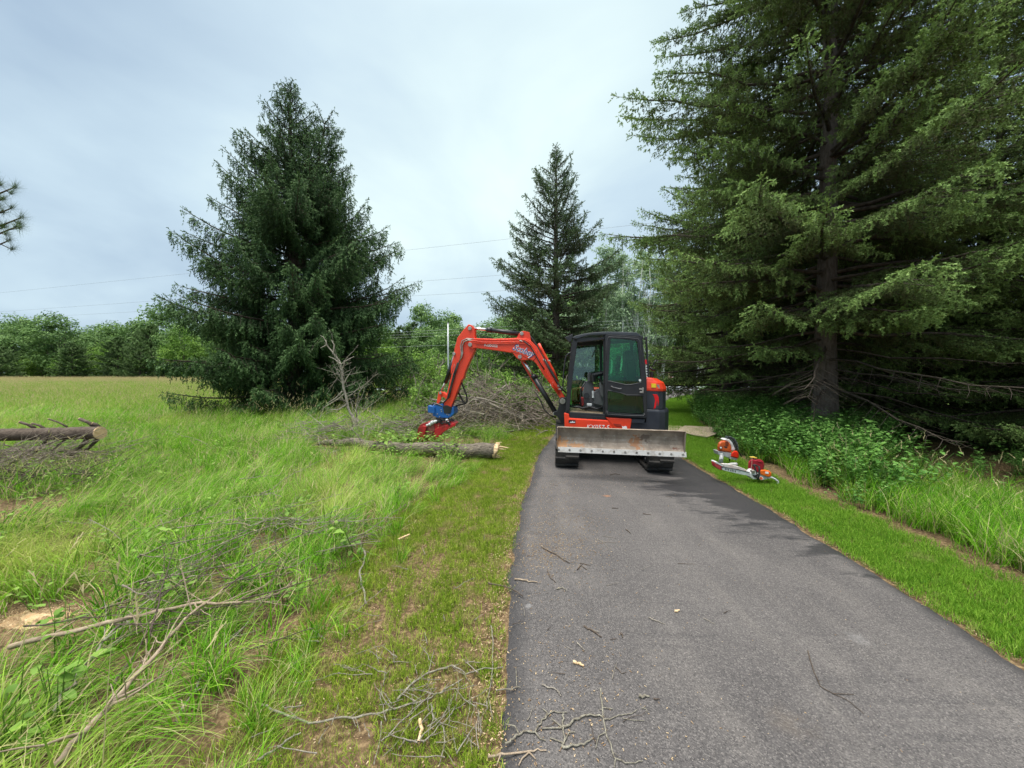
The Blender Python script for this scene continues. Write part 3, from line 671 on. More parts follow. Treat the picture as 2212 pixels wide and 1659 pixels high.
bark_m = barkmat('spruce_bark', (0.075, 0.06, 0.05), (0.17, 0.145, 0.125), (18, 18, 5), 1.0)
limb_m = pmat('spruce_limb', (0.05, 0.04, 0.032), (0.11, 0.09, 0.07), rough=0.9, scale=12, spec=0.2)
NEED = {
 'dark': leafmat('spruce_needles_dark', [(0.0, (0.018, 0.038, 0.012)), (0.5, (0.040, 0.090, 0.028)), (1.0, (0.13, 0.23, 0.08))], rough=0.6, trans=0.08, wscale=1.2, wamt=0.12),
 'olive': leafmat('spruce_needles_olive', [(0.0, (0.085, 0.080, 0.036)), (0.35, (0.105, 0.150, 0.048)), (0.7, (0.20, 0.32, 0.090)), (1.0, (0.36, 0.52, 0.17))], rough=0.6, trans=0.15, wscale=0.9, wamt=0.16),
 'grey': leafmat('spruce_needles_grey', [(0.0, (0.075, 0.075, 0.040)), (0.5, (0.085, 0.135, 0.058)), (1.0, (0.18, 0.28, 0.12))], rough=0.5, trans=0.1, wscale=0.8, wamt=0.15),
}
def tree_obj(name, loc, data, needles, label, cat, group=None, rz=0.0, scale=1.0, trunkmat=None, limbmat=None):
    (tv, tf), (bv, bf), (V, F, T) = data
    root = empty(name, loc, label, cat, group, rz); root.scale = (scale,) * 3
    link('trunk', np_mesh('trunk', tv, tf, smooth=True), trunkmat or bark_m, root)
    link('limbs', np_mesh('limbs', bv, bf, smooth=True), limbmat or limb_m, root)
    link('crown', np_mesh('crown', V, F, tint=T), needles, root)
    return root
def place_copy(src, loc, rz, scale, label, group=None):
    c = copy_tree(src); c.location = loc; c.rotation_euler = (0, 0, rz); c.scale = (scale,) * 3 if not hasattr(scale, '__len__') else scale
    c['label'] = label
    if group: c['group'] = group
    return c
def interp(xs_, ys_): return lambda t: float(np.interp(t, xs_, ys_))

# big dark spruce standing in the meadow
b = GG(640, 886)
def az_left(az, t):      # longer towards the picture's left, as grown
    c = math.cos(az); return 1.0 - 0.05 * max(0, -c) + 0.22 * max(0, c) * (t < 0.6)
spr_l = spruce(11, 13.6, interp([0, .05, .15, .3, .45, .6, .75, .88, 1], [3.4, 3.9, 4.15, 4.1, 3.6, 2.7, 1.65, 0.85, 0.2]), 0.30, z0=0.2, step=0.36, nper=7,
    elev=lambda t: -0.05 + 0.85 * t, sag=0.30, tip=0.28, hang=0.75, sec=0.115, sp=0.065, sl=0.13, wid=0.034, K=4, lmin=0.62, lmax=1.15, fan=0.42, azf=az_left, hangn=4, hf=0.6,
    second_top=((0.25, 0.1, 6.0), (1.35, 0.2, 12.3), 0.13, 7.0, 12.3, 0.72))
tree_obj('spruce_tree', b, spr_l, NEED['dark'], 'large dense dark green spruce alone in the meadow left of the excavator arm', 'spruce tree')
del spr_l
# spruce beyond the machine
b = GG(1200, 866)
spr_m = spruce(23, 14.2, interp([0, .08, .2, .35, .5, .6, .72, .85, .95, 1], [3.6, 4.4, 4.3, 3.8, 3.2, 2.5, 1.9, 1.25, 0.55, 0.2]), 0.26, z0=1.2, step=0.44, nper=6,
    elev=lambda t: -0.1 + 1.0 * t, sag=0.18, tip=0.22, hang=0.25, sec=0.15, sp=0.08, sl=0.17, wid=0.045, K=4, lmin=0.5, lmax=1.15, inner=0.3, fan=0.40, dead=1.8, hangn=2, hf=0.6)
mid = tree_obj('spruce_tree', b, spr_m, NEED['grey'], 'thin-crowned spruce behind the excavator with its trunk showing through', 'spruce tree')
del spr_m
# tall spruce at the right, trunk bare near the ground
ax = P(1780, 930, 9.4); base = Vector((ax.x, 9.4, hz(ax.x, 9.4)))
spr_r = spruce(5, 19.0, interp([0, .1, .2, .35, .45, .6, .8, 1], [2.8, 3.9, 4.5, 5.1, 4.9, 4.0, 2.3, 0.2]), 0.235, z0=1.5, step=0.46, nper=6,
    elev=lambda t: -0.10 + 0.55 * t, sag=0.26, tip=0.18, hang=0.28, sec=0.115, sp=0.055, sl=0.10, wid=0.026, K=6, lmin=0.55, lmax=1.12, inner=0.22, fan=0.42, dead=2.7, skip=0.0, hangn=2, hf=0.5, lean=(-0.1, 0.1))
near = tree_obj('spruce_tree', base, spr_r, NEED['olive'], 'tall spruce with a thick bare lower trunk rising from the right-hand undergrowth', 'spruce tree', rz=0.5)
del spr_r
# crowns that share a second build
spr_b = spruce(31, 16.5, interp([0, .1, .25, .45, .6, .8, 1], [3.4, 4.4, 4.6, 4.0, 3.2, 1.8, 0.2]), 0.24, z0=1.6, step=0.46, nper=6,
    elev=lambda t: -0.12 + 0.75 * t, sag=0.20, tip=0.20, hang=0.35, sec=0.14, sp=0.07, sl=0.13, wid=0.034, K=4, lmin=0.62, lmax=1.12, inner=0.22, fan=0.38, dead=2.6, hangn=2, hf=0.6)
ax = P(1566, 860, 15.5)
sec_t = tree_obj('spruce_tree', (ax.x, 15.5, hz(ax.x, 15.5)), spr_b, NEED['olive'], 'second spruce along the drive, dark trunk between the machine and the thickest trunk', 'spruce tree', rz=2.1, scale=0.92)
del spr_b
ROW = 'spruces crowding the right-hand side'
for (x, y, s, rz, src, lb) in (
    (15.4, 5.4, 1.0, 2.9, near, 'spruce at the right picture edge, its pale green low boughs reaching over the grass'),
    (11.2, 13.2, 1.02, 4.0, sec_t, 'slim second stem seen just right of the thick trunk'),
    (15.5, 12.0, 0.75, 1.2, near, 'spruce deep in shade behind the right-edge boughs'),
    (14.0, 21.0, 0.9, 5.0, sec_t, 'spruce behind the second trunk beside the undergrowth'),
    (17.5, 19.0, 0.85, 0.4, sec_t, 'dark spruce in the second row at the right'),
    (20.0, 9.0, 0.72, 3.4, near, 'outermost spruce beyond the right picture edge row'),
    (18.0, 27.5, 0.95, 2.2, sec_t, 'spruce standing near the road end of the right-hand row'),
    (22.5, 25.0, 0.8, 0.9, near, 'spruce behind the row, filling the gap above the undergrowth'),
    (25.0, 16.0, 0.8, 2.0, sec_t, 'far right spruce seen only through gaps')):
    place_copy(src, (x, y, hz(x, y)), rz, s, lb, ROW)

spr_s = spruce(47, 7.5, interp([0, .1, .3, .6, .85, 1], [2.4, 2.7, 2.6, 1.7, .7, .15]), 0.10, z0=0.15, step=0.34, nper=6,
    elev=lambda t: -0.15 + 0.9 * t, sag=0.25, tip=0.22, hang=0.25, sec=0.12, sp=0.055, sl=0.095, wid=0.025, K=5, lmin=0.6, lmax=1.15, inner=0.15, fan=0.45, hangn=2, hf=0.5)
YG = 'young spruces filling the gaps at the right'
yng = tree_obj('spruce_tree', (12.6, 8.2, hz(12.6, 8.2)), spr_s, NEED['olive'], 'young spruce with boughs to the ground at the right picture edge', 'spruce tree', YG)
del spr_s
for (x, y, s, rz, lb) in ((9.9, 5.2, 0.62, 1.0, 'small spruce behind the tall grass near the right edge'), (12.0, 11.6, 1.0, 2.0, 'young spruce just right of the thick trunk, in its shade'), (16.0, 12.5, 1.15, 3.0, 'young spruce farther back behind the right-edge one'), (17.0, 8.2, 1.2, 5.0, 'outermost young spruce at the right edge'), (11.2, 16.5, 0.9, 4.0, 'young spruce between the two dark trunks'), (14.5, 17.0, 1.0, .5, 'young spruce in the gap behind the thick trunk'), (21.0, 13.0, 1.3, 1.7, 'young spruce far back at the right'), (20.0, 20.0, 1.2, 2.6, 'young spruce deep in the gap between the trunks')):
    place_copy(yng, (x, y, hz(x, y)), rz, s, lb, YG)

# ------------------------------------------------------------------ broadleaf trees
def broadleaf(seed, H, R, nclump, nleaf, leaf, trunk_r, stems=1, shape=1.0, low=0.25, clump=0.16, droop=0.0, upper=0.0, flat=0.7):
    r = np.random.default_rng(seed); paths = []; trunk = []
    cz = H * (low + 1) / 2; hh = H * (1 - low) / 2; C = []
    while len(C) < nclump:
        d = r.normal(0, 1, 3); d /= np.linalg.norm(d); q = r.uniform(0.45, 1) ** 0.6
        z = cz + d[2] * hh * q; f = 1 - upper * max(0, (z / H - 0.5)) * 1.3
        bump = 0.82 + 0.35 * mnoise.noise(Vector((d[0] * 2.2, d[1] * 2.2, d[2] * 2.2 + seed)))
        C.append([d[0] * R * q * f * bump, d[1] * R * q * f * bump, z * (0.96 + 0.06 * bump)])
    C = np.array(C)
    for s in range(stems):
        off = r.normal(0, 0.35, 2) * (stems > 1); tp = np.array([r.normal(0, R * 0.15) + off[0] * 3, r.normal(0, R * 0.15) + off[1] * 3, H * 0.9]); q = np.linspace(0, 1, 9)[:, None]
        p = np.array([off[0], off[1], 0]) * (1 - q) + tp * q; p[1:-1, :2] += r.normal(0, 0.10, (7, 2))
        trunk.append((p, trunk_r * (1 - q[:, 0]) ** 0.8 + 0.02))
    for i in range(0, len(C), max(1, len(C) // 26)):
        t = trunk[i % stems][0]; k = np.clip((C[i][2] * 0.55) / H, 0.12, 0.8); b0 = np.array([np.interp(k, np.linspace(0, 1, 9), t[:, j]) for j in range(3)])
        mid_ = (b0 + C[i]) / 2 + np.array([0, 0, -0.06 * H * 0.3]) + r.normal(0, 0.1, 3)
        paths.append((np.array([b0, mid_, C[i]]), np.array([trunk_r * 0.35, trunk_r * 0.2, 0.015])))
    n = nclump * nleaf; cl = np.repeat(np.arange(nclump), nleaf); cs = R * clump * r.uniform(0.6, 1.5, nclump)
    d = r.normal(0, 1, (n, 3)); d /= np.linalg.norm(d, axis=1, keepdims=True); q = r.uniform(0, 1, n) ** 0.45
    Pt = C[cl] + d * (cs[cl] * q)[:, None] * np.array([[1.25, 1.25, flat]]); Pt[:, 2] = np.maximum(Pt[:, 2], 0.15)
    nrm = d * 0.7 + np.array([[0, 0, 0.7]]) + r.normal(0, 0.5, (n, 3)); nrm /= np.linalg.norm(nrm, axis=1, keepdims=True)
    ref = r.normal(0, 1, (n, 3)); ref[:, 2] -= droop; u = np.cross(nrm, ref); u /= np.linalg.norm(u, axis=1, keepdims=True); w = np.cross(nrm, u)
    L = leaf * r.uniform(0.6, 1.3, n)[:, None]
    V = np.stack([Pt - w * L, Pt + u * L * 0.42 + nrm * L * 0.12, Pt + w * L, Pt - u * L * 0.42 + nrm * L * 0.12], 1).reshape(-1, 3)
    tint = np.clip(0.5 + 0.22 * r.normal(0, 1, nclump)[cl] + 0.12 * r.normal(0, 1, n), 0, 1)
    F = np.arange(len(V)).reshape(-1, 4)
    return tubes_np(trunk, 8), tubes_np(paths, 4), (V, F, np.repeat(tint, 4))
LEAF = {
 'mid': leafmat('broadleaf_foliage', [(0.0, (0.055, 0.11, 0.035)), (0.5, (0.13, 0.235, 0.07)), (1.0, (0.24, 0.38, 0.12))], trans=0.25, wscale=0.08, wamt=0.12),
 'bright': leafmat('bright_foliage', [(0.0, (0.06, 0.12, 0.02)), (0.5, (0.13, 0.25, 0.04)), (1.0, (0.26, 0.42, 0.08))], trans=0.3, wscale=0.2, wamt=0.1),
 'birch': leafmat('hazed_birch_foliage', [(0.0, (0.16, 0.23, 0.14)), (0.5, (0.26, 0.37, 0.21)), (1.0, (0.38, 0.50, 0.30))], trans=0.4, wscale=0.2, wamt=0.1),  # pale grey-green: distance haze is put into the leaf colour
 'pine': leafmat('pine_foliage', [(0.0, (0.045, 0.080, 0.032)), (0.5, (0.095, 0.155, 0.058)), (1.0, (0.18, 0.27, 0.10))], trans=0.1, wscale=0.15, wamt=0.15),
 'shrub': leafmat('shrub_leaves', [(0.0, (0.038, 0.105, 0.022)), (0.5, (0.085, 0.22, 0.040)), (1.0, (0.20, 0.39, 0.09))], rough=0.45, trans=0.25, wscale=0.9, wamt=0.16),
}
grey_bark = barkmat('grey_bark', (0.10, 0.085, 0.07), (0.22, 0.20, 0.17), (6, 6, 1.5), 0.6)
birch_bark = barkmat('birch_bark', (0.55, 0.54, 0.50), (0.78, 0.77, 0.73), (3, 3, 1.2), 0.3)
dead_bark = barkmat('pale_dead_wood', (0.50, 0.48, 0.43), (0.68, 0.66, 0.6), (5, 5, 1.5), 0.3)

protos = {}
def proto(key, data, mat, name, tm):
    protos[key] = (name, data, mat, tm, None)
def plant_tree(key, x, y, rz, s, label, cat, group):
    name, data, mat, tm, src = protos[key]
    if src is None:
        o = tree_obj(name, (x, y, hz(x, y)), data, mat, label, cat, group, rz, 1, tm, tm); o.scale = s if hasattr(s, '__len__') else (s,) * 3
        protos[key] = (name, None, mat, tm, o)
    else:
        o = place_copy(src, (x, y, hz(x, y)), rz, s, label, group)
    return o
proto('oakA', broadleaf(1, 13, 5.6, 120, 80, 0.28, 0.25, low=0.03, clump=0.25), LEAF['mid'], 'broadleaf_tree', grey_bark)
proto('oakB', broadleaf(2, 14, 5.0, 110, 80, 0.29, 0.25, low=0.05, clump=0.26), LEAF['mid'], 'broadleaf_tree', grey_bark)
proto('brightA', broadleaf(3, 9, 4.0, 80, 70, 0.22, 0.15, low=0.03, clump=0.26), LEAF['bright'], 'broadleaf_tree', grey_bark)
proto('birchA', broadleaf(4, 18.5, 3.4, 95, 90, 0.19, 0.12, stems=3, low=0.18, clump=0.26, droop=0.8, upper=0.5), LEAF['birch'], 'birch_tree', birch_bark)
def pine(seed, H, R):
    return spruce(seed, H, interp([0, .1, .4, .7, .9, 1], [R * .9, R, R * .95, R * .65, R * .3, .15]), 0.18, z0=0.5, step=0.62, nper=6, elev=lambda t: 0.1 + 0.4 * t, sag=0.05, tip=0.2, hang=0.05,
                  sec=0.36, sp=0.2, sl=0.36, wid=0.20, K=4, inner=0.3, fan=0.45, lmin=0.6, lmax=1.2)
proto('pineA', pine(7, 8.0, 4.0), LEAF['pine'], 'pine_tree', limb_m)
proto('pineB', pine(8, 9.5, 3.6), LEAF['pine'], 'pine_tree', limb_m)

r = np.random.default_rng(77)
fieldpines = 'pines along the far edge of the field'; fieldoaks = 'broadleaf trees of the far wood edge'
places = ['behind the left end of the field', 'beyond the field near the left picture edge', 'across the field, left of centre', 'beyond the field, close to the dark spruce']
k = 0
for row, (Y, n, kinds, s0, s1) in enumerate(((76, 22, ['pineA', 'pineB', 'pineA', 'brightA'], 0.75, 1.1), (85, 20, ['oakA', 'pineB', 'oakB', 'brightA'], 0.85, 1.1), (95, 22, ['oakA', 'oakB'], 0.95, 1.2))):
    for i in range(n):
        x = -128 + (i + r.uniform(0.2, 0.8)) * 134 / n; y = Y + r.uniform(-3, 3); kd = kinds[r.integers(0, len(kinds))]; s = r.uniform(s0, s1)
        if kd == 'brightA': s *= 0.95
        nm = {'p': 'dark bushy pine', 'o': 'rounded broadleaf tree', 'b': 'bright green broadleaf tree'}[kd[0]]
        plant_tree(kd, x, y, r.uniform(0, 6.28), (s * r.uniform(.85, 1.15), s * r.uniform(.85, 1.15), s * r.uniform(.8, 1.22)), nm + ' in the tree line beyond the field', 'tree', {'p': fieldpines, 'o': fieldoaks, 'b': 'bright green trees in the far tree line'}[kd[0]])
for i in range(18):      # beyond the road, centre to right
    x = -24 + i * 5.2 + r.uniform(-1, 1); y = 54 + r.uniform(-3, 6); kd = ['oakA', 'oakB', 'brightA', 'oakB'][r.integers(0, 4)]; s = r.uniform(0.62, 0.85)
    if kd == 'brightA': s *= 1.1
    plant_tree(kd, x, y, r.uniform(0, 6.28), s, ('bright green' if kd[0] == 'b' else 'mid green') + ' broadleaf tree across the road behind the machine', 'tree', ('bright' if kd[0] == 'b' else 'mid green') + ' trees across the road')
for i in range(16):
    x = 6 + i * 4.6 + r.uniform(-1, 1); y = 62 + r.uniform(-3, 3); s = r.uniform(0.8, 1.1)
    plant_tree(['oakA', 'oakB'][i % 2], x, y, r.uniform(0, 6.28), s, 'tall broadleaf tree in the back row across the road', 'tree', 'back row of trees across the road')
for i, x in enumerate((9.0, 12.5, 14.8, 17.3, 20.5, 24.0, 28.0)):
    plant_tree('birchA', x + r.uniform(-.4, .4), 48 + r.uniform(-1.5, 2.5), r.uniform(0, 6.28), r.uniform(0.88, 1.05) * (0.75 if i == 0 else 1), 'white-stemmed birch with an airy crown across the road', 'birch tree', 'birches across the road')
# bright bushes near the road, seen under the arm
bushes = 'bright green bushes between the brush pile and the road'
proto('bushA', broadleaf(9, 2.6, 1.7, 46, 60, 0.085, 0.03, stems=4, low=0.05, clump=0.26), LEAF['bright'], 'bush', grey_bark)
for (u, v, Y, s) in ((905, 835, 24, 1.25), (945, 838, 28, 1.1), (1000, 846, 22, 0.8), (1088, 862, 13.6, 0.72), (1060, 845, 21, 1.15), (885, 842, 20, 1.0), (1130, 850, 23, 0.9), (985, 868, 12.2, .6), (1040, 862, 12.8, .7), (1150, 862, 13.0, .75), (940, 862, 12.5, .65), (1110, 860, 12.2, .6), (1180, 858, 15.5, .6), (1032, 838, 45, 1.7), (975, 838, 46, 1.5), (1110, 838, 47, 1.6), (1160, 838, 46, 1.7), (920, 836, 47, 1.8)):
    p = P(u, v, Y); plant_tree('bushA', p.x, p.y, r.uniform(0, 6.28), s, 'leafy bright green bush between the brush pile and the road', 'bush', bushes)

# pine at the left picture edge: only its branch tips reach into the picture
def left_pine():
    rr = np.random.default_rng(3); base = Vector((-9.2, 4.6, hz(-9.2, 4.6)))
    tips = [P(30, 405, 4.3), P(46, 470, 4.3), P(18, 520, 4.2), P(-20, 380, 4.4), P(-30, 560, 4.4), P(-60, 450, 4.8), P(-120, 300, 4.6), P(24, 450, 4.4), P(34, 490, 4.2), P(5, 430, 4.3), P(10, 490, 4.4), P(0, 400, 4.5)]
    paths = []; PT, DD, LL, TT = [], [], [], []
    for t in tips:
        t = np.array(t - base); b0 = np.array([0, 0, t[2] - 0.9]); m = (b0 + t) / 2 + np.array([0, 0, -0.1]); paths.append((np.array([b0, m, t]), np.array([0.05, 0.03, 0.006])))
        ax_ = (t - m) / np.linalg.norm(t - m)
        for q in range(7):
            c = t - ax_ * 0.11 * q + rr.normal(0, 0.05 * (q > 0), 3); n = 110
            d = rr.normal(0, 1, (n, 3)) * 0.75 + ax_[None] * 0.9; d /= np.linalg.norm(d, axis=1, keepdims=True)
            PT.append(np.repeat(c[None], n, 0) + rr.normal(0, 0.01, (n, 3))); DD.append(d); LL.append(rr.uniform(0.09, 0.14, n)); TT.append(rr.uniform(0.2, 0.9, n))
            paths.append((np.array([t - ax_ * 0.11 * q, c]), np.array([0.006, 0.004])))
    Pt, D, L, T = map(np.concatenate, (PT, DD, LL, TT)); u = np.cross(D, np.array([0, 0, 1.0])); u /= np.linalg.norm(u, axis=1, keepdims=True)
    V = np.stack([Pt - u * .0011, Pt + u * .0011, Pt + D * L[:, None]], 1).reshape(-1, 3)
    h = 11.0; q = np.linspace(0, 1, 10); tr_ = (np.stack([0 * q, 0 * q, q * h], 1), 0.16 * (1 - q) + 0.02)
    tree_obj('pine_tree', base, (tubes_np([tr_], 12), tubes_np(paths, 5), (V, np.arange(len(V)).reshape(-1, 3), np.repeat(T, 3))), LEAF['pine'], 'long-needled pine whose branch tips poke in at the left edge', 'pine tree')
left_pine()

# leafy undergrowth at the right and loose weeds
def leafy(seed, n, h, spread, leaf, stems=5):
    rr = np.random.default_rng(seed); V, F, T = [], [], []
    St = rr.normal(0, spread * 0.5, (stems, 2)); k = rr.integers(0, stems, n); f = rr.uniform(0.25, 1, n)
    lean = rr.normal(0, 0.35, (stems, 2))
    P0 = np.stack([St[k, 0] * 0.3 + (St[k, 0] + lean[k, 0] * h) * f, St[k, 1] * 0.3 + (St[k, 1] + lean[k, 1] * h) * f, h * f * rr.uniform(0.75, 1.1, n)], 1)
    az = rr.uniform(0, 6.28, n); d = np.stack([np.cos(az), np.sin(az), rr.uniform(-0.5, 0.35, n)], 1); d /= np.linalg.norm(d, axis=1, keepdims=True)
    sd = np.stack([-np.sin(az), np.cos(az), rr.normal(0, 0.25, n)], 1); up = np.cross(d, sd); L = (leaf * rr.uniform(0.6, 1.25, n))[:, None]
    B = P0 + d * L * 0.35
    Vq = np.stack([B, B + d * L * .35 + sd * L * .34 + up * L * .05, B + d * L * .75 + sd * L * .22 + up * L * .02, B + d * L - up * L * .10, B + d * L * .75 - sd * L * .22 + up * L * .02, B + d * L * .35 - sd * L * .34 + up * L * .05], 1).reshape(-1, 3)
    b = np.arange(n) * 6; Fq = np.concatenate([np.stack([b, b + 1, b + 2, b + 3], 1), np.stack([b, b + 3, b + 4, b + 5], 1)])
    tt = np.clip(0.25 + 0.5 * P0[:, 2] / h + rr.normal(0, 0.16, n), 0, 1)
    sv, sf = tubes_np([(np.array([[St[i, 0] * .3, St[i, 1] * .3, 0], [(St[i, 0] * .8 + lean[i, 0] * h * .5), St[i, 1] * .8 + lean[i, 1] * h * .5, h * .5], [St[i, 0] * 1.3 + lean[i, 0] * h, St[i, 1] * 1.3 + lean[i, 1] * h, h]]), np.array([.004, .003, .0015])) for i in range(stems)], 3)
    Vt = np.concatenate([Vq, sv]); Ft = np.concatenate([Fq, sf + len(Vq)])
    return np_mesh('leafy_plant', Vt, Ft, tint=np.concatenate([np.repeat(tt, 6), np.full(len(sv), 0.3)]))
def undergrowth():
    T = [leafy(100 + k, 150, 0.55, 0.17, (0.042, 0.055, 0.036, 0.065, 0.048)[k]) for k in range(5)]
    def keep(x, y, r_):
        o_ = x - XU(y); w = np.interp(y, [4, 5, 7, 9, 12, 20, 26], [0, 1.0, 2.4, 3.6, 3.2, 2.2, 1.5]); clear = np.hypot(x - 4.55, (y - 6.55) / 1.3) < 0.55
        return (o_ > 0.12) & (o_ < w) & ~clear & in_view(x, y, 0)
    x, y, r_ = pts_in(21, 17, 4, 16, 4.2, 27, keep); n = len(x); o_ = x - XU(y)
    s = r_.uniform(0.8, 1.3, n) * np.clip(0.5 + o_ * 0.7, 0.5, 1.25) * np.interp(y, [4, 8, 16, 26], [0.85, 1.1, 1.45, 1.4])
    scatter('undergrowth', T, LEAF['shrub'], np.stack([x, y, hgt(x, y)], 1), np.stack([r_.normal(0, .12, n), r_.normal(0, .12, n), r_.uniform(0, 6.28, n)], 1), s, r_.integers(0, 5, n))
    x2, y2, r2 = pts_in(23, 1.8, 4, 16, 4.2, 20, keep); n2 = len(x2)
    scatter('undergrowth_grass', [blades(150 + k, 26, 0.12, 0.75, 0.35, 0.008, 0.8, 0.4, 5, seed_heads=2, upright=0.3) for k in range(3)], lawnr2_m, np.stack([x2, y2, hgt(x2, y2)], 1), np.stack([0 * x2, 0 * x2, r2.uniform(0, 6.28, n2)], 1), r2.uniform(0.8, 1.4, n2), r2.integers(0, 3, n2))
    xm, ym, rm = pts_in(24, 2.2, -9, 0, 1.6, 12, lambda x, y, r_: (x < XM(y) - .2) & in_view(x, y)); nm_ = len(xm)
    scatter('meadow_weeds', [leafy(160 + k, 26, 0.30, 0.10, 0.055, 3) for k in range(3)], LEAF['bright'], np.stack([xm, ym, hgt(xm, ym)], 1), np.stack([0 * xm, 0 * xm, rm.uniform(0, 6.28, nm_)], 1), rm.uniform(0.6, 1.2, nm_), rm.integers(0, 3, nm_))
    # forest floor further in: sparse low plants
    x, y, r_ = pts_in(22, 1.2, 7, 40, 3, 40, lambda x, y, r_: (x > XU(y) + 2.5)); n = len(x)
    scatter('forest_floor_plants', T, LEAF['shrub'], np.stack([x, y, hgt(x, y)], 1), np.stack([0 * x, 0 * x, r_.uniform(0, 6.28, n)], 1), r_.uniform(0.6, 1.2, n), r_.integers(0, 5, n))
undergrowth()
def shrub(x, y, h, R, seed, label, leaf=0.058, n=420, mat='shrub', name='shrub', cat='shrub'):
    root = empty(name, (x, y, hz(x, y)), label, cat)
    me = leafy(seed, n, h, R, leaf, stems=9); o = link('foliage', me, LEAF[mat], root)
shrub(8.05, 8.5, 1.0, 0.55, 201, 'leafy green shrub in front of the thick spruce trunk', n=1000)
shrub(7.1, 7.4, 0.75, 0.5, 202, 'low leafy shrub left of the thick spruce trunk', n=800)
shrub(9.6, 18.3, 1.15, 0.7, 203, 'tall leafy shrub beside the drive just right of the machine', n=620, leaf=0.1)
shrub(6.0, 5.6, 0.5, 0.35, 204, 'low leafy shrub behind the red fuel can', n=300)
c = GG(120, 1590); shrub(c.x, c.y, 0.30, 0.05, 205, 'broad-leaved seedling at the bottom left corner', leaf=0.075, n=22, mat='bright', name='seedling', cat='plant')
c = GG(30, 1640); shrub(c.x, c.y, 0.22, 0.06, 206, 'round-leaved weed at the very bottom left corner', leaf=0.06, n=14, mat='bright', name='seedling', cat='plant')

# telling the distant trees apart: order them from left to right as seen from the drive
ORD = ['leftmost', 'second', 'third', 'fourth', 'fifth', 'sixth', 'seventh', 'eighth', 'ninth', 'tenth', 'eleventh', 'twelfth', 'thirteenth', 'fourteenth', 'fifteenth', 'sixteenth', 'seventeenth', 'eighteenth', 'nineteenth', 'twentieth', 'twenty-first', 'twenty-second', 'twenty-third', 'twenty-fourth']
def relabel():
    from collections import defaultdict
    D = defaultdict(list)
    for o in list(COL.objects):
        if o.parent is None and 'group' in o and o.get('label') and o['group'] != ROW:
            row = ''
            if 'tree line beyond the field' in o['label']: row = 'front' if o.location.y < 80.5 else ('middle' if o.location.y < 90 else 'back')
            D[(o['label'], row)].append(o)
    for (lb, row), L in D.items():
        if len(L) < 2: continue
        L.sort(key=lambda o: o.location.x / max(o.location.y, 1))
        for i, o in enumerate(L):
            w = ORD[i] if i == 0 else ORD[i] + ' from left'
            o['label'] = (w + ' ' + lb).replace('in the tree line', 'in the %s row of trees' % row) if row else w + ' ' + lb
relabel()
# ------------------------------------------------------------------ the excavator
A_ = Vector((0.990, -0.139, -0.030)).normalized()        # along the upper body, towards its tail
N_ = Vector((0.139, 0.990, 0.0)).normalized()            # across the upper body, away from the near side
U_ = A_.cross(N_).normalized()
NEAR = Vector((1.8, 6.72, 0))
EXB = Vector((1.86, 7.6, hz(1.86, 7.6) + 0.022))
def Qd(d, off):
    pl = NEAR + N_ * off; c0 = Vector((0, 0, CAM_H)); t = (pl - c0).dot(N_) / d.dot(N_); return c0 + d * t
def Q(zx, zy, off=0.0):
    return Qd(ray(877.8 + zx * 0.29762, 658.3 + zy * 0.29762), off)
def QL(pts, off=0.0): return [Q(x, y, off) for x, y in pts]
def B(): return MB(EXB)
orange = pmat('machine_orange_paint', (0.84, 0.060, 0.018), (0.74, 0.050, 0.016), rough=0.38, scale=3, coat=0.15)
navy = pmat('machine_dark_plastic', (0.018, 0.022, 0.032), (0.032, 0.036, 0.046), rough=0.42, scale=4)
blackm = pmat('machine_black_paint', (0.012, 0.013, 0.016), (0.022, 0.023, 0.026), rough=0.38, scale=6)
rubber = pmat('track_rubber', (0.022, 0.022, 0.022), (0.05, 0.046, 0.042), rough=0.8, scale=7, bump=0.4, spec=0.3)
chrome = pmat('chrome_rod', (0.75, 0.76, 0.78), (0.65, 0.66, 0.7), rough=0.15, metal=1.0)
steel = pmat('worn_steel', (0.48, 0.46, 0.43), (0.30, 0.27, 0.24), rough=0.45, metal=0.8, scale=12)
greyp = pmat('grey_interior_plastic', (0.075, 0.077, 0.08), (0.13, 0.13, 0.135), rough=0.6, scale=8)
bluem = pmat('blue_paint', (0.006, 0.115, 0.42), (0.010, 0.09, 0.30), rough=0.4, scale=9)
redm = pmat('red_attachment_paint', (0.42, 0.014, 0.018), (0.20, 0.015, 0.014), rough=0.45, scale=5, lo=0.45, hi=0.62)
whitem = pmat('white_plastic', (0.72, 0.74, 0.74), (0.5, 0.52, 0.52), rough=0.5, scale=12)
yellowm = pmat('yellow_label', (0.85, 0.62, 0.02), rough=0.5)
matfloor = pmat('dusty_floor_mat', (0.30, 0.24, 0.16), (0.14, 0.11, 0.08), rough=0.95, scale=10, spec=0.1)
lettw = pmat('white_lettering', (0.85, 0.85, 0.85), (0.8, 0.8, 0.8), rough=0.5)
lettn = pmat('navy_lettering', (0.04, 0.02, 0.22), (0.04, 0.02, 0.22), rough=0.5)
redlamp = pmat('red_lamp', (0.75, 0.005, 0.012), (0.6, 0.005, 0.01), rough=0.2)
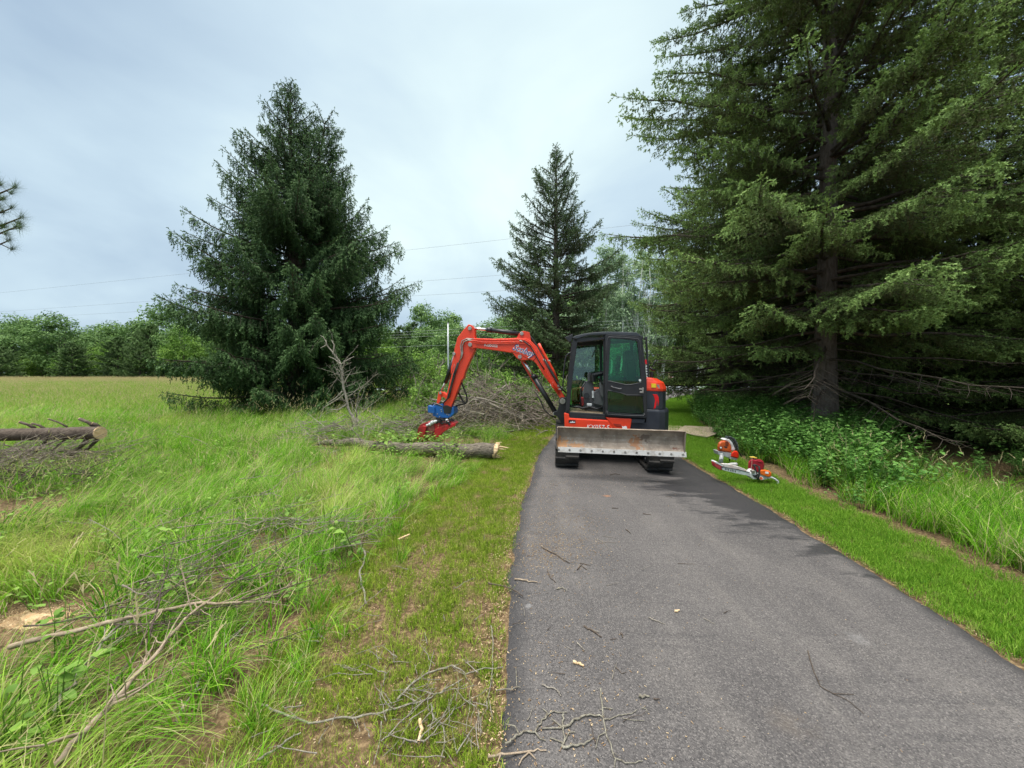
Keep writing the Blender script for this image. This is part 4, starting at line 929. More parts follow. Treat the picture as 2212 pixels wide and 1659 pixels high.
def glassmat(name, tint, refl=0.10, dark=1.0):
    m, n, l, b = newmat(name); n.remove(b)
    t = N(n, 'ShaderNodeBsdfTransparent'); t.inputs[0].default_value = (*[c * dark for c in tint], 1)
    gl = N(n, 'ShaderNodeBsdfGlossy'); gl.inputs['Roughness'].default_value = 0.03; gl.inputs[0].default_value = (0.8, 0.9, 0.9, 1)
    lw = N(n, 'ShaderNodeLayerWeight'); lw.inputs[0].default_value = 0.25
    mr = N(n, 'ShaderNodeMapRange'); mr.inputs[3].default_value = refl * 0.6; mr.inputs[4].default_value = 0.8; l.new(lw.outputs['Fresnel'], mr.inputs[0])
    ms = N(n, 'ShaderNodeMixShader'); l.new(mr.outputs[0], ms.inputs[0]); l.new(t.outputs[0], ms.inputs[1]); l.new(gl.outputs[0], ms.inputs[2]); l.new(ms.outputs[0], n['Material Output'].inputs[0])
    return m
glass = glassmat('green_tinted_glass', (0.40, 0.80, 0.58), 0.05)
glassd = glassmat('tinted_door_glass', (0.42, 0.86, 0.60), 0.06, 1.0)
glassc = glassmat('clear_glass', (0.75, 0.92, 0.86), 0.10)

EX = empty('excavator', EXB, 'orange and black compact excavator parked across the driveway with its arm out over the grass', 'excavator')
def T3(w): return N_ * w
def text_part(name, body, mat, u0, v0, u1, v1, off, parent, hgt_ratio=None, shear=0.0, extr=0.003, offset=0.0, bold=0.0, lift=0.004, hscale=1.0):
    """lettering from zoom point (u0,v0) to (u1,v1): baseline direction; size from width"""
    p0, p1 = Q(u0, v0, off), Q(u1, v1, off); W = (p1 - p0).length; X = (p1 - p0).normalized(); Z = (-N_); Y = Z.cross(X).normalized()
    cu = bpy.data.curves.new(name, 'FONT'); cu.body = body; cu.extrude = extr; cu.offset = offset; cu.shear = shear; cu.resolution_u = 4; cu.size = 1
    tmp = bpy.data.objects.new(name, cu); COL.objects.link(tmp); dg = bpy.context.evaluated_depsgraph_get(); me = bpy.data.meshes.new_from_object(tmp.evaluated_get(dg)); bpy.data.objects.remove(tmp); bpy.data.curves.remove(cu)
    n = len(me.vertices); co = np.empty(n * 3); me.vertices.foreach_get('co', co); co = co.reshape(-1, 3)
    w0 = np.ptp(co[:, 0]); x0 = co[:, 0].min(); s = W / w0
    M = [X * s, Y * s * hscale, Z]
    out = np.array([list(p0 + M[0] * (c[0] - x0) + M[1] * c[1] + Z * (c[2] + lift) - EXB) for c in co])
    me.vertices.foreach_set('co', out.ravel()); me.materials.clear(); me.update()
    me.name = name
    return link(name, me, mat, parent)

# --- boom
OFB = 0.86; BW = 0.24
boom_o = [(446, 300), (452, 268), (470, 250), (497, 243), (640, 246), (810, 240), (868, 243), (905, 262), (945, 302), (985, 372), (1035, 465), (1085, 565), (1148, 668), (1150, 682), (1136, 694), (1118, 684), (1096, 650), (1050, 585), (1000, 518), (945, 432), (925, 410), (900, 397), (860, 402), (828, 405), (800, 388), (770, 350), (640, 330), (500, 313), (478, 322), (455, 315)]
boom = B().prism(QL(boom_o, OFB), T3(BW)).build('boom', orange, EX, bevel=0.012)
ear = B().prism(QL([(800, 242), (815, 212), (830, 196), (850, 190), (880, 196), (893, 200), (898, 222), (905, 262)], OFB + 0.03), T3(0.04)).prism(QL([(800, 242), (815, 212), (830, 196), (850, 190), (880, 196), (893, 200), (898, 222), (905, 262)], OFB + 0.17), T3(0.04))
ear.build('cylinder_bracket', orange, boom, bevel=0.004)
# pins with bosses
def pin(zx, zy, off, r=0.035, w=0.03, m=steel, parent=EX, name='pivot_pin'):
    p = Q(zx, zy, off); return B().tube([p, p - N_ * w], r, 14).build(name, m, parent, bevel=0.004)
pin(464, 290, OFB, 0.045, parent=boom); pin(838, 210, OFB + 0.03, 0.04, parent=boom); pin(824, 378, OFB, 0.042, parent=boom); pin(1134, 700, OFB - 0.02, 0.06, 0.03, parent=EX)
# welded rib line and pipes along the boom
pipes = B()
for k, (dy, oo) in enumerate(((8, -0.015), (24, -0.02), (36, -0.018))):
    pts = [(500, 243 + dy), (640, 246 + dy), (810, 243 + dy), (858, 247 + dy), (893, 266 + dy), (925, 306 + dy), (960, 372 + dy), (1010, 462 + dy), (1060, 560 + dy), (1110, 628 + dy * .5)]
    if k == 1: pts = [(470, 262), (500, 262), (560, 272), (640, 272)] + pts[2:]
    pipes.tube(QL(pts, OFB + oo), 0.010, 6)
pipes.build('hydraulic_pipe', orange, boom, smooth=True)
hose = B()
hose.tube(QL([(850, 262), (900, 300), (930, 350), (975, 430), (1000, 470)], OFB - 0.03), 0.013, 6)
hose.tube(QL([(885, 215), (915, 250), (950, 305), (1000, 395), (1060, 495), (1105, 590), (1125, 640), (1150, 670)], OFB + 0.10), 0.022, 7)
hose.tube(QL([(1000, 395), (1040, 470), (1085, 545), (1120, 600), (1160, 640)], OFB - 0.02), 0.020, 7)
hose.build('hose', rubber, boom, smooth=True)
orb = B()
orb.tube(QL([(960, 282), (985, 330), (1020, 395), (1060, 470), (1100, 560)], OFB + 0.16), 0.03, 8)
orb.build('pipe_guard', orange, boom, smooth=True)
cl = B()
for (zx, zy) in ((830, 262), (1000, 400), (1035, 405), (1105, 590), (1112, 612)): cl.box(Q(zx, zy, OFB - 0.02), (0.05, 0.02, 0.03), ax=(A_, N_, U_)); cl.tube([Q(zx - 10, zy - 4, OFB - .03), Q(zx + 12, zy + 5, OFB - .03)], 0.008, 6)
cl.build('pipe_clamp', steel, boom)
seam = B(); cen = (870, 330)
seam.tube(QL([(948, 330), (950, 350), (944, 375), (932, 395), (915, 408)], OFB - 0.002), 0.006, 5)
seam.tube(QL([(760, 340), (800, 350), (840, 365), (875, 385), (905, 408)], OFB - 0.002), 0.006, 5)
seam.build('weld_seam', pmat('dark_orange_seam', (0.35, 0.03, 0.012), rough=0.5), boom, smooth=True)
text_part('lettering', 'Kubota', lettw, 566, 301, 662, 309, OFB, boom, offset=0.0, hscale=1.15)
for (mt, of, lf) in ((lettw, 0.045, 0.003), (lettn, -0.004, 0.007)):
    text_part('lettering', 'Scobey', mt, 768, 323, 930, 384, OFB, boom, shear=0.35, offset=of, lift=lf, hscale=1.15)
B().box(Q(1053, 575, OFB - 0.003), (0.06, 0.004, 0.08), ax=(A_, N_, U_)).build('warning_label', lettw, boom)
# --- boom cylinder and guard
cyl = B().tube(QL([(925, 520), (1082, 782)], OFB + 0.10), 0.052, 14).tube(QL([(918, 509), (934, 535)], OFB + 0.10), 0.060, 14).build('hydraulic_cylinder', blackm, EX, smooth=True)
B().tube(QL([(852, 410), (930, 530)], OFB + 0.10), 0.028, 12).build('rod', chrome, cyl, smooth=True)
B().tube(QL([(940, 640), (975, 700), (1000, 760), (1040, 800), (1085, 820)], OFB + 0.02), 0.014, 6).build('hose', rubber, EX, smooth=True)
B().prism(QL([(828, 410), (848, 408), (900, 500), (968, 622), (964, 634), (905, 540)], OFB + 0.22), T3(0.02)).build('cylinder_guard', orange, EX, bevel=0.003)
B().tube([Q(1076, 790, OFB - 0.02), Q(1076, 790, OFB + 0.24)], 0.04, 12).build('pivot_pin', steel, EX)
# --- swing bracket
br = [(1108, 690), (1122, 672), (1150, 672), (1170, 690), (1178, 900), (1150, 892), (1128, 866), (1098, 812), (1066, 796), (1072, 778), (1095, 772), (1108, 730)]
B().prism(QL(br, OFB - 0.03), T3(0.30)).build('swing_bracket', blackm, EX, bevel=0.008)
# --- arm cylinder
cyl = B().tube(QL([(592, 182), (822, 212)], OFB + 0.12), 0.050, 14).tube(QL([(584, 181), (618, 186)], OFB + 0.12), 0.058, 14).tube(QL([(640, 175), (800, 198)], OFB + 0.1), 0.012, 6).build('hydraulic_cylinder', blackm, EX, smooth=True)
B().tube(QL([(470, 170), (600, 183)], OFB + 0.12), 0.028, 12).build('rod', chrome, cyl, smooth=True)
# --- arm (dipper)
OFA = 0.90
arm_o = [(450, 141), (470, 146), (492, 165), (498, 240), (498, 325), (470, 385), (445, 440), (422, 500), (414, 535), (400, 548), (380, 600), (352, 672), (325, 745), (300, 760), (272, 748), (275, 715), (300, 620), (322, 520), (322, 460), (345, 360), (349, 318), (370, 240), (405, 192)]
arm = B().prism(QL(arm_o, OFA), T3(0.17)).build('arm', orange, EX, bevel=0.012)
B().prism(QL([(392, 528), (420, 520), (420, 532), (404, 545), (396, 552)], OFA + 0.04), T3(0.06)).build('lug', orange, arm, bevel=0.003)
hp = B()
hp.tube(QL([(495, 262), (450, 256), (420, 268), (405, 300), (410, 345), (400, 385), (385, 410)], OFA - 0.03), 0.016, 7)
hp.tube(QL([(495, 250), (440, 246), (405, 262), (393, 300), (400, 350), (392, 400)], OFA - 0.03), 0.014, 7)
hp.build('bent_pipe', steel, arm, smooth=True)
hp = B()
hp.tube(QL([(385, 410), (355, 500), (330, 590), (310, 670), (270, 715), (200, 735)], OFA - 0.03), 0.015, 7)
hp.tube(QL([(372, 420), (345, 500), (322, 590), (298, 680), (262, 720), (215, 728)], OFA - 0.03), 0.015, 7)
hp.tube(QL([(392, 548), (415, 600), (438, 660), (440, 700), (425, 720), (395, 722), (340, 745)], OFA + 0.10), 0.019, 7)
hp.tube(QL([(378, 570), (380, 640), (410, 700), (432, 718)], OFA + 0.16), 0.022, 7)
hp.tube(QL([(330, 730), (345, 700), (375, 695), (425, 715)], OFA + 0.04), 0.012, 6)
hp.build('hose', rubber, arm, smooth=True)
pin(347, 355, OFA, 0.035, parent=arm); pin(462, 172, OFA, 0.042, parent=arm); pin(348, 505, OFA, 0.03, parent=arm)
cyl = B().tube(QL([(350, 372), (284, 566)], OFA + 0.08), 0.046, 12).tube(QL([(352, 430), (318, 540)], OFA + 0.02), 0.022, 8).build('hydraulic_cylinder', blackm, EX, smooth=True)
B().tube(QL([(284, 560), (250, 628)], OFA + 0.08), 0.022, 10).build('rod', steel, cyl, smooth=True)
# bucket links
lk = B().prism(QL([(232, 634), (252, 628), (262, 640), (245, 700), (225, 735), (218, 720)], OFA - 0.02), T3(0.04)).prism(QL([(232, 634), (252, 628), (262, 640), (245, 700), (225, 735), (218, 720)], OFA + 0.16), T3(0.04))
lk.prism(QL([(245, 640), (262, 632), (300, 660), (300, 690), (278, 676), (250, 662)], OFA + 0.0), T3(0.14)).build('bucket_link', orange, EX, bevel=0.004)
pin(248, 640, OFA - 0.02, 0.03, 0.02); pin(292, 748, OFA, 0.035, 0.02); 
# --- blue tiltrotator
bl = B()
bl.prism(QL([(155, 732), (205, 742), (205, 790), (190, 788), (155, 783)], OFA - 0.10), T3(0.30))
bl.prism(QL([(187, 736), (262, 718), (278, 775), (318, 765), (342, 735), (346, 790), (322, 815), (300, 822), (225, 820), (190, 805)], OFA - 0.06), T3(0.30))
bl.build('tiltrotator', bluem, EX, bevel=0.010)
B().prism(QL([(262, 735), (292, 730), (330, 745), (320, 790), (275, 790)], OFA - 0.07), T3(0.05)).tube(QL([(185, 730), (200, 715), (225, 722), (260, 735)], OFA - .05), 0.02, 6).build('hose_block', blackm, EX, bevel=0.004)
B().tube([Q(262, 815, OFA + 0.08), Q(262, 845, OFA + 0.08)], 0.15, 20).build('rotator_ring', blackm, EX, bevel=0.006)
bo = B()
for (zx, zy) in ((225, 792), (252, 762), (255, 775), (295, 795), (308, 800), (242, 812)): bo.tube([Q(zx, zy, OFA - 0.06), Q(zx, zy, OFA - 0.075)], 0.012, 8)
bo.build('bolt', steel, EX)
# --- red felling head
fh = B()
fh.prism(QL([(100, 870), (150, 850), (215, 862), (300, 838), (352, 866), (300, 905), (245, 925), (205, 985), (75, 1000), (85, 900)], OFA - 0.10), T3(0.34))
head = fh.build('felling_head', redm, EX, bevel=0.014)
h2 = B().prism(QL([(205, 905), (260, 880), (345, 862), (352, 880), (300, 905), (262, 930), (228, 975), (200, 980)], OFA - 0.17), T3(0.09)).prism(QL([(85, 895), (118, 878), (145, 885), (120, 990), (72, 995)], OFA - 0.17), T3(0.08))
h2.build('claw', redm, head, bevel=0.008)
B().prism(QL([(118, 880), (195, 868), (208, 905), (180, 955), (110, 975)], OFA - 0.125), T3(0.03)).build('cover_plate', pmat('rusty_red_plate', (0.13, 0.022, 0.018), (0.22, 0.07, 0.05), rough=0.7, scale=14), head, bevel=0.004)
rr_ = random.Random(4); vb = B()
for k in range(16): 
    zx, zy = rr_.uniform(215, 345), rr_.uniform(830, 868); vb.box(Q(zx, zy, OFA - 0.12 + rr_.uniform(-.05, .2)), (rr_.uniform(.02, .08), .05, rr_.uniform(.02, .05)), rot=Matrix.Rotation(rr_.uniform(0, 3), 3, 'Y'))
vb.tube(QL([(230, 840), (250, 865), (300, 850), (330, 870)], OFA - 0.15), 0.012, 6).tube(QL([(255, 830), (290, 862), (325, 838)], OFA - 0.15), 0.012, 6)
vb.build('valve_block', blackm, head, bevel=0.003)
wm_ = B()
for (zx, zy, r_) in ((170, 868, .05), (185, 856, .055), (150, 875, .035), (205, 850, .045), (215, 846, .03), (290, 838, .03), (300, 850, .022)): wm_.tube([Q(zx, zy, OFA - 0.14), Q(zx + 12, zy - 5, OFA - 0.0)], r_ * .75, 9)
wm_.build('wrapped_hose_bundle', whitem, head, smooth=True)

# --- house: red skirt, black sill, floor
skirt = B().prism(QL([(1145, 785), (1180, 792), (1184, 822), (1440, 838), (1475, 838), (1510, 905), (1512, 930), (1150, 925)], -0.02), T3(0.06)).build('side_panel', orange, EX, bevel=0.012)
B().prism(QL([(1172, 828), (1440, 842), (1462, 848), (1500, 910), (1500, 925), (1172, 915)], -0.032), T3(0.012)).build('side_cover', orange, skirt, bevel=0.006)
B().prism(QL([(1447, 818), (1637, 828), (1622, 930), (1520, 925), (1490, 870)], -0.03), T3(0.07)).build('side_panel', orange, EX, bevel=0.012)
B().prism(QL([(1500, 862), (1558, 866), (1565, 884), (1530, 886), (1512, 878)], -0.036), T3(0.008)).build('latch_recess', pmat('recess_shade_red', (0.40, 0.03, 0.012), rough=0.5), EX, bevel=0.003)  # plate on the panel; a recess's shade is put into its darker red
B().prism(QL([(1178, 836), (1228, 839), (1228, 861), (1178, 858)], -0.036), T3(0.004)).build('emblem_plate', blackm, skirt)
B().prism(QL([(1184, 856), (1192, 848), (1198, 852), (1205, 843), (1213, 851), (1222, 848), (1225, 857)], -0.041), T3(0.004)).build('emblem', lettw, skirt)
text_part('lettering', 'KX057-5', lettw, 1308, 900, 1474, 905, -0.032, skirt, shear=0.25, offset=0.0, hscale=1.0)
B().prism(QL([(1565, 880), (1578, 885), (1588, 880), (1600, 884), (1604, 910), (1570, 910)], -0.036), T3(0.004)).build('white_label', lettw, EX)
B().prism(QL([(1182, 795), (1445, 812), (1450, 840), (1184, 824)], 0.0), T3(1.0)).build('sill', blackm, EX, bevel=0.01)
B().prism(QL([(1185, 772), (1440, 790), (1440, 812), (1183, 796)], 0.05), T3(0.88)).build('floor_mat', matfloor, EX, bevel=0.008)
# house body under and behind the cab
zt = 1.02
def Lp(a, off, z): return NEAR + A_ * a + N_ * off + Vector((0, 0, z)) + Vector((0, 0, 0.0))
hb = B(); hb.prism([Lp(-0.82, 0.06, 0.62), Lp(0.8, 0.06, 0.62), Lp(0.8, 1.78, 0.62), Lp(-0.60, 1.78, 0.62)], Vector((0, 0, 0.30))); hb.build('deck_frame', blackm, EX, bevel=0.01)
B().prism([Lp(-0.70, 1.10, 0.92), Lp(0.6, 1.10, 0.92), Lp(0.6, 1.80, 0.92), Lp(-0.45, 1.80, 0.92)], Vector((0, 0, 0.42))).build('side_tank_cover', orange, EX, bevel=0.05)
# tail: counterweight, engine cover, hood (plan outline bulges at the tail)
tail = [(0.62, 0.02), (0.85, 0.0), (0.96, 0.06), (1.06, 0.22), (1.14, 0.5), (1.18, 0.9), (1.14, 1.3), (1.06, 1.58), (0.96, 1.74), (0.85, 1.8), (0.62, 1.78)]
tail0 = [(0.28, 0.02)] + tail[1:-1] + [(0.28, 1.78)]
def rings(lv, t=tail): return [[Lp(0.62 + (a - 0.62) * sa if a > 0.62 else a, 0.9 + (o - 0.9) * so, z - 0.03 * 0) for a, o in t] for (z, sa, so) in lv]
B().loft(rings([(0.62, 0.98, 0.99), (0.66, 1.0, 1.0), (1.00, 1.0, 1.0), (1.04, 0.96, 0.985)])).build('counterweight', navy, EX, bevel=0.01, smooth=False)
B().loft(rings([(0.62, 1.0, 0.985), (0.80, 1.0, 0.985)], tail0)).build('counterweight_skirt', navy, EX, bevel=0.01)
B().prism(QL([(1640, 828), (1735, 832), (1722, 862), (1632, 858)], -0.02), T3(0.05)).build('step_plate', navy, EX, bevel=0.006)
B().loft(rings([(1.03, 0.88, 0.96), (1.06, 0.90, 0.965), (1.36, 0.90, 0.96), (1.40, 0.88, 0.95)])).build('engine_cover', navy, EX, bevel=0.012)
hood = B().loft(rings([(1.37, 0.90, 0.97), (1.42, 0.91, 0.975), (1.53, 0.82, 0.955), (1.60, 0.55, 0.92), (1.625, 0.1, 0.88)])).build('engine_hood', orange, EX, bevel=0.015)
B().prism(QL([(1788, 650), (1820, 650), (1832, 672), (1834, 705), (1826, 745), (1795, 758), (1800, 720), (1805, 695), (1798, 668)], 0.035), T3(0.05)).build('tail_light', redlamp, EX, bevel=0.006)
B().prism(QL([(1778, 571), (1812, 574), (1814, 602), (1780, 600)], 0.02), T3(0.03)).build('warning_label', yellowm, EX)
B().prism(QL([(1817, 577), (1835, 580), (1840, 608), (1824, 608)], 0.03), T3(0.03)).build('warning_label', steel, EX)
B().tube([Lp(0.80, 0.45, 1.55), Lp(0.81, 0.45, 1.72)], 0.03, 10).build('exhaust_stub', blackm, EX)


# --- cab
W = 1.0
def ringpart(name, outer, inner, off, th, mat, bev=0.008, parent=EX): return B().ring(QL(outer, off), QL(inner, off), T3(th)).build(name, mat, parent, bevel=bev)
cab = B()
cab.prism(QL([(1155, 790), (1182, 792), (1203, 560), (1243, 262), (1243, 240), (1216, 232), (1205, 250), (1172, 560)], 0.0), T3(0.07))          # front near pillar
cab.prism(QL([(1430, 215), (1452, 215), (1448, 820), (1428, 820)], 0.02), T3(0.05))
cab.prism(QL([(1690, 222), (1712, 232), (1745, 550), (1748, 815), (1715, 822), (1705, 560)], 0.02), T3(0.07))                                     # rear near pillar
cab.prism(QL([(1236, 275), (1440, 252), (1440, 236), (1215, 240), (1215, 262)], 0.0), T3(0.06))
cab.prism(QL([(1182, 780), (1182, 800), (1745, 828), (1745, 812)], 0.0), T3(0.06))
# far side, mirrored by depth: same profile pushed across
def far(pts, th=0.06): 
    q = [p + N_ * (W - th) for p in QL(pts, 0.0)]; cab.prism(q, T3(th))
far([(1155, 790), (1182, 792), (1203, 560), (1243, 262), (1243, 240), (1216, 232), (1205, 250), (1172, 560)])
far([(1690, 222), (1712, 232), (1745, 550), (1748, 815), (1715, 822), (1705, 560)])
far([(1236, 275), (1700, 245), (1700, 222), (1215, 240), (1215, 262)])
far([(1182, 790), (1745, 818), (1745, 640), (1600, 600), (1480, 640), (1430, 700), (1330, 745), (1182, 760)])
far([(1440, 225), (1462, 225), (1462, 700), (1440, 700)], 0.05)
# cross members front and back
def cross(zx, zy, h, w=0.06): p = Q(zx, zy, 0.0); cab.prism([p, p + A_ * w, p + A_ * w + U_ * h, p + U_ * h], T3(W))
cross(1220, 268, 0.06); cross(1160, 790, 0.07); cross(1166, 640, 0.03, 0.03); cross(1700, 560, 0.05); cross(1695, 250, 0.06)
cab.build('cab_frame', blackm, EX, bevel=0.008)
roof = B().prism([p for p in QL([(1203, 240), (1222, 226), (1290, 209), (1360, 200), (1440, 195), (1560, 196), (1668, 200), (1692, 212), (1700, 232), (1560, 222), (1440, 218), (1330, 222), (1290, 232), (1232, 250)], -0.03)], T3(W + 0.06))
roof = roof.build('roof', pmat('roof_dark', (0.03, 0.034, 0.04), (0.05, 0.055, 0.065), rough=0.28, scale=3), EX, bevel=0.012)
sk_ = B().prism([Q(1300, 234, 0.15), Q(1425, 224, 0.15), Q(1425, 224, 0.15) + N_ * 0.65, Q(1300, 234, 0.15) + N_ * 0.65], Vector((0, 0, -0.004)))
sk_.build('skylight', pmat('skylight_panel', (0.25, 0.5, 0.5), rough=0.1), roof)
# windows
far_win = [p + N_ * (W - 0.03) for p in QL([(1245, 275), (1695, 248), (1735, 550), (1740, 620), (1600, 600), (1480, 640), (1430, 700), (1200, 760), (1210, 560)], 0.0)]
B().prism(far_win, T3(0.006)).build('far_window', glassc, EX)
p0, p1 = Q(1700, 250, 0.05), Q(1742, 550, 0.05); B().prism([p0, p1, p1 + N_ * 0.9, p0 + N_ * 0.9], A_ * 0.006).build('rear_window', glassc, EX)
p0, p1 = Q(1190, 580, 0.06), Q(1162, 775, 0.06); B().prism([p0, p1, p1 + N_ * 0.88, p0 + N_ * 0.88], A_ * 0.006).build('front_lower_glass', glass, EX)
B().prism(QL([(1192, 578), (1240, 575), (1290, 640), (1240, 745), (1186, 760)], 0.85), T3(0.006)).build('side_glass', glass, EX)
# door (closed at the rear half)
do = [(1443, 222), (1460, 216), (1575, 222), (1690, 232), (1708, 250), (1726, 420), (1740, 640), (1744, 800), (1732, 824), (1590, 816), (1455, 806), (1441, 790), (1440, 600), (1442, 400)]
up_i = [(1483, 250), (1490, 244), (1575, 250), (1665, 260), (1676, 268), (1690, 400), (1700, 540), (1706, 562), (1640, 580), (1590, 577), (1530, 565), (1468, 550), (1466, 500), (1474, 400)]
door = ringpart('door', do, [(1483, 250), (1490, 244), (1575, 250), (1662, 260), (1676, 268), (1690, 400), (1712, 640), (1726, 780), (1716, 796), (1590, 790), (1474, 782), (1462, 770), (1462, 600), (1474, 400)], -0.045, 0.05, blackm, 0.006)
B().prism(QL([(1460, 548), (1530, 563), (1590, 576), (1640, 576), (1712, 560), (1722, 668), (1600, 660), (1560, 645), (1530, 640), (1460, 625)], -0.05), T3(0.045)).build('door_band', blackm, door, bevel=0.008)
B().prism(QL([(1480, 242), (1665, 256), (1690, 400), (1708, 566), (1590, 580), (1460, 552), (1470, 400)], -0.025), T3(0.006)).build('door_glass', glassd, door)
B().prism(QL([(1462, 620), (1560, 640), (1720, 660), (1726, 790), (1462, 776)], -0.025), T3(0.006)).build('door_glass', glassd, door)
trim = B(); trim.tube(QL([(1466, 553), (1530, 566), (1590, 579), (1625, 580), (1704, 566)], -0.055), 0.006, 5).tube(QL([(1455, 770), (1462, 795), (1590, 803), (1720, 806), (1730, 790)], -0.052), 0.006, 5).tube(QL([(1456, 640), (1464, 620), (1530, 634), (1560, 640), (1600, 655), (1700, 655)], -0.055), 0.005, 5)
trim.tube(QL([(1452, 400), (1456, 260), (1468, 233), (1575, 237), (1680, 246), (1694, 262), (1712, 420)], -0.05), 0.005, 5)
trim.build('seal_trim', greyp, door, smooth=True)
B().tube(QL([(1487, 592), (1500, 600), (1548, 612), (1562, 608)], -0.075), 0.014, 8).tube([Q(1487, 592, -0.075), Q(1487, 592, -0.045)], 0.012, 6).build('door_handle', greyp, door, smooth=True)
lt = B().box(Q(1702, 612, -0.06), (0.06, 0.03, 0.03), ax=(A_, N_, U_)).box(Q(1704, 634, -0.06), (0.05, 0.03, 0.035), ax=(A_, N_, U_)).box(Q(1716, 622, -0.06), (0.025, 0.03, 0.10), ax=(A_, N_, U_)); lt.build('latch', steel, door, bevel=0.003)
B().tube([Q(1696, 548, -0.03), Q(1696, 548, -0.04)], 0.022, 12).build('round_sticker', whitem, door)
# rear mesh strip with labels
B().prism(QL([(1738, 250), (1748, 252), (1768, 548), (1750, 548)], 0.10), T3(0.05)).build('rear_guard_post', blackm, EX, bevel=0.004)
B().prism(QL([(1730, 398), (1744, 398), (1747, 432), (1733, 430)], 0.04), T3(0.01)).build('red_label', redlamp, EX)
rl = B()
for k in range(5): y0 = 440 + k * 19; rl.prism(QL([(1735 + k, y0), (1746 + k, y0), (1747 + k, y0 + 10), (1736 + k, y0 + 10)], 0.04), T3(0.008))
rl.build('white_label', whitem, EX)
# mirror, lamp, grab rail, rear arm
mi = B().prism(QL([(1148, 238), (1206, 212), (1210, 222), (1196, 268), (1180, 272)], -0.02), T3(0.12)); mirror = mi.build('mirror', blackm, EX, bevel=0.006)
B().tube(QL([(1190, 262), (1200, 285), (1200, 300)], 0.02), 0.012, 6).build('mirror_bracket', blackm, mirror, smooth=True)
B().tube(QL([(1196, 345), (1180, 352), (1158, 375), (1150, 420), (1142, 480), (1138, 560), (1136, 600)], -0.02), 0.013, 8).build('grab_rail', blackm, EX, smooth=True)
B().tube(QL([(1770, 470), (1800, 420), (1815, 400)], 0.5), 0.010, 6).tube(QL([(1768, 455), (1782, 470), (1805, 474)], 0.3), 0.02, 7).build('rear_mirror_arm', blackm, EX, smooth=True)
B().box(Q(1738, 245, 0.0), (0.05, 0.05, 0.06), ax=(A_, N_, U_)).build('work_lamp', blackm, EX, bevel=0.008)
B().tube(QL([(1385, 305), (1370, 330), (1350, 378)], 0.9), 0.010, 5).build('wiper', blackm, EX)
# interior: seat, consoles, levers, hoses on the floor
seat = B().prism(QL([(1480, 520), (1580, 520), (1600, 560), (1580, 700), (1480, 700)], 0.30), T3(0.45)).build('seat', greyp, EX, bevel=0.04)
B().prism(QL([(1590, 330), (1640, 330), (1680, 560), (1600, 600)], 0.32), T3(0.42)).build('seat_back', navy, seat, bevel=0.04)
B().prism(QL([(1600, 420), (1655, 400), (1670, 440), (1668, 560), (1600, 560)], 0.18), T3(0.08)).build('armrest', blackm, seat, bevel=0.01)
con = B()
con.prism(QL([(1300, 560), (1345, 540), (1362, 600), (1350, 690), (1400, 720), (1440, 700), (1440, 790), (1290, 760), (1280, 640)], 0.40), T3(0.20))
con.prism(QL([(1315, 505), (1330, 485), (1345, 500), (1338, 560), (1318, 560)], 0.35), T3(0.12))
con.prism(QL([(1400, 565), (1440, 555), (1440, 690), (1408, 660)], 0.22), T3(0.14))
con.prism(QL([(1350, 640), (1400, 610), (1440, 640), (1440, 740), (1360, 720)], 0.30), T3(0.2))
console = con.build('control_console', greyp, EX, bevel=0.014)
B().tube(QL([(1348, 512), (1365, 508), (1440, 492)], 0.32), 0.045, 8).tube(QL([(1352, 505), (1358, 560)], 0.32), 0.05, 8).build('console_arm', blackm, console)
B().tube(QL([(1395, 535), (1410, 550), (1425, 580)], 0.22), 0.018, 8).build('lever', blackm, console)
B().tube([Q(1308, 660, 0.34), Q(1308, 660, 0.42)], 0.055, 16).build('round_duct', blackm, console)
B().tube(QL([(1355, 625), (1355, 675)], 0.28), 0.022, 10).build('drink_bottle', whitem, console)
B().prism(QL([(1262, 680), (1275, 668), (1288, 675), (1290, 730), (1272, 740), (1262, 720)], 0.30), T3(0.08)).build('red_grip', redm, console, bevel=0.015)
ho = B(); rq = random.Random(9)
for k in range(5):
    pts = [(1195 + k * 6, 738 + k * 2)] + [(1240 + k * 5, 742 + rq.uniform(-6, 6)), (1280, 752 + rq.uniform(-8, 8)), (1330, 745 + rq.uniform(-8, 8)), (1380, 752 + rq.uniform(-8, 8)), (1435, 745 + rq.uniform(-8, 8))]
    ho.tube(QL(pts, 0.15 + 0.08 * k), 0.015, 6)
ho.tube(QL([(1300, 560), (1270, 610), (1262, 680), (1268, 735)], 0.2), 0.016, 6)
ho.build('loose_cable', blackm, EX, smooth=True)
B().box(Q(1328, 725, 0.25), (0.09, 0.06, 0.05), ax=(A_, N_, U_)).build('silver_fitting', whitem, console, bevel=0.01)

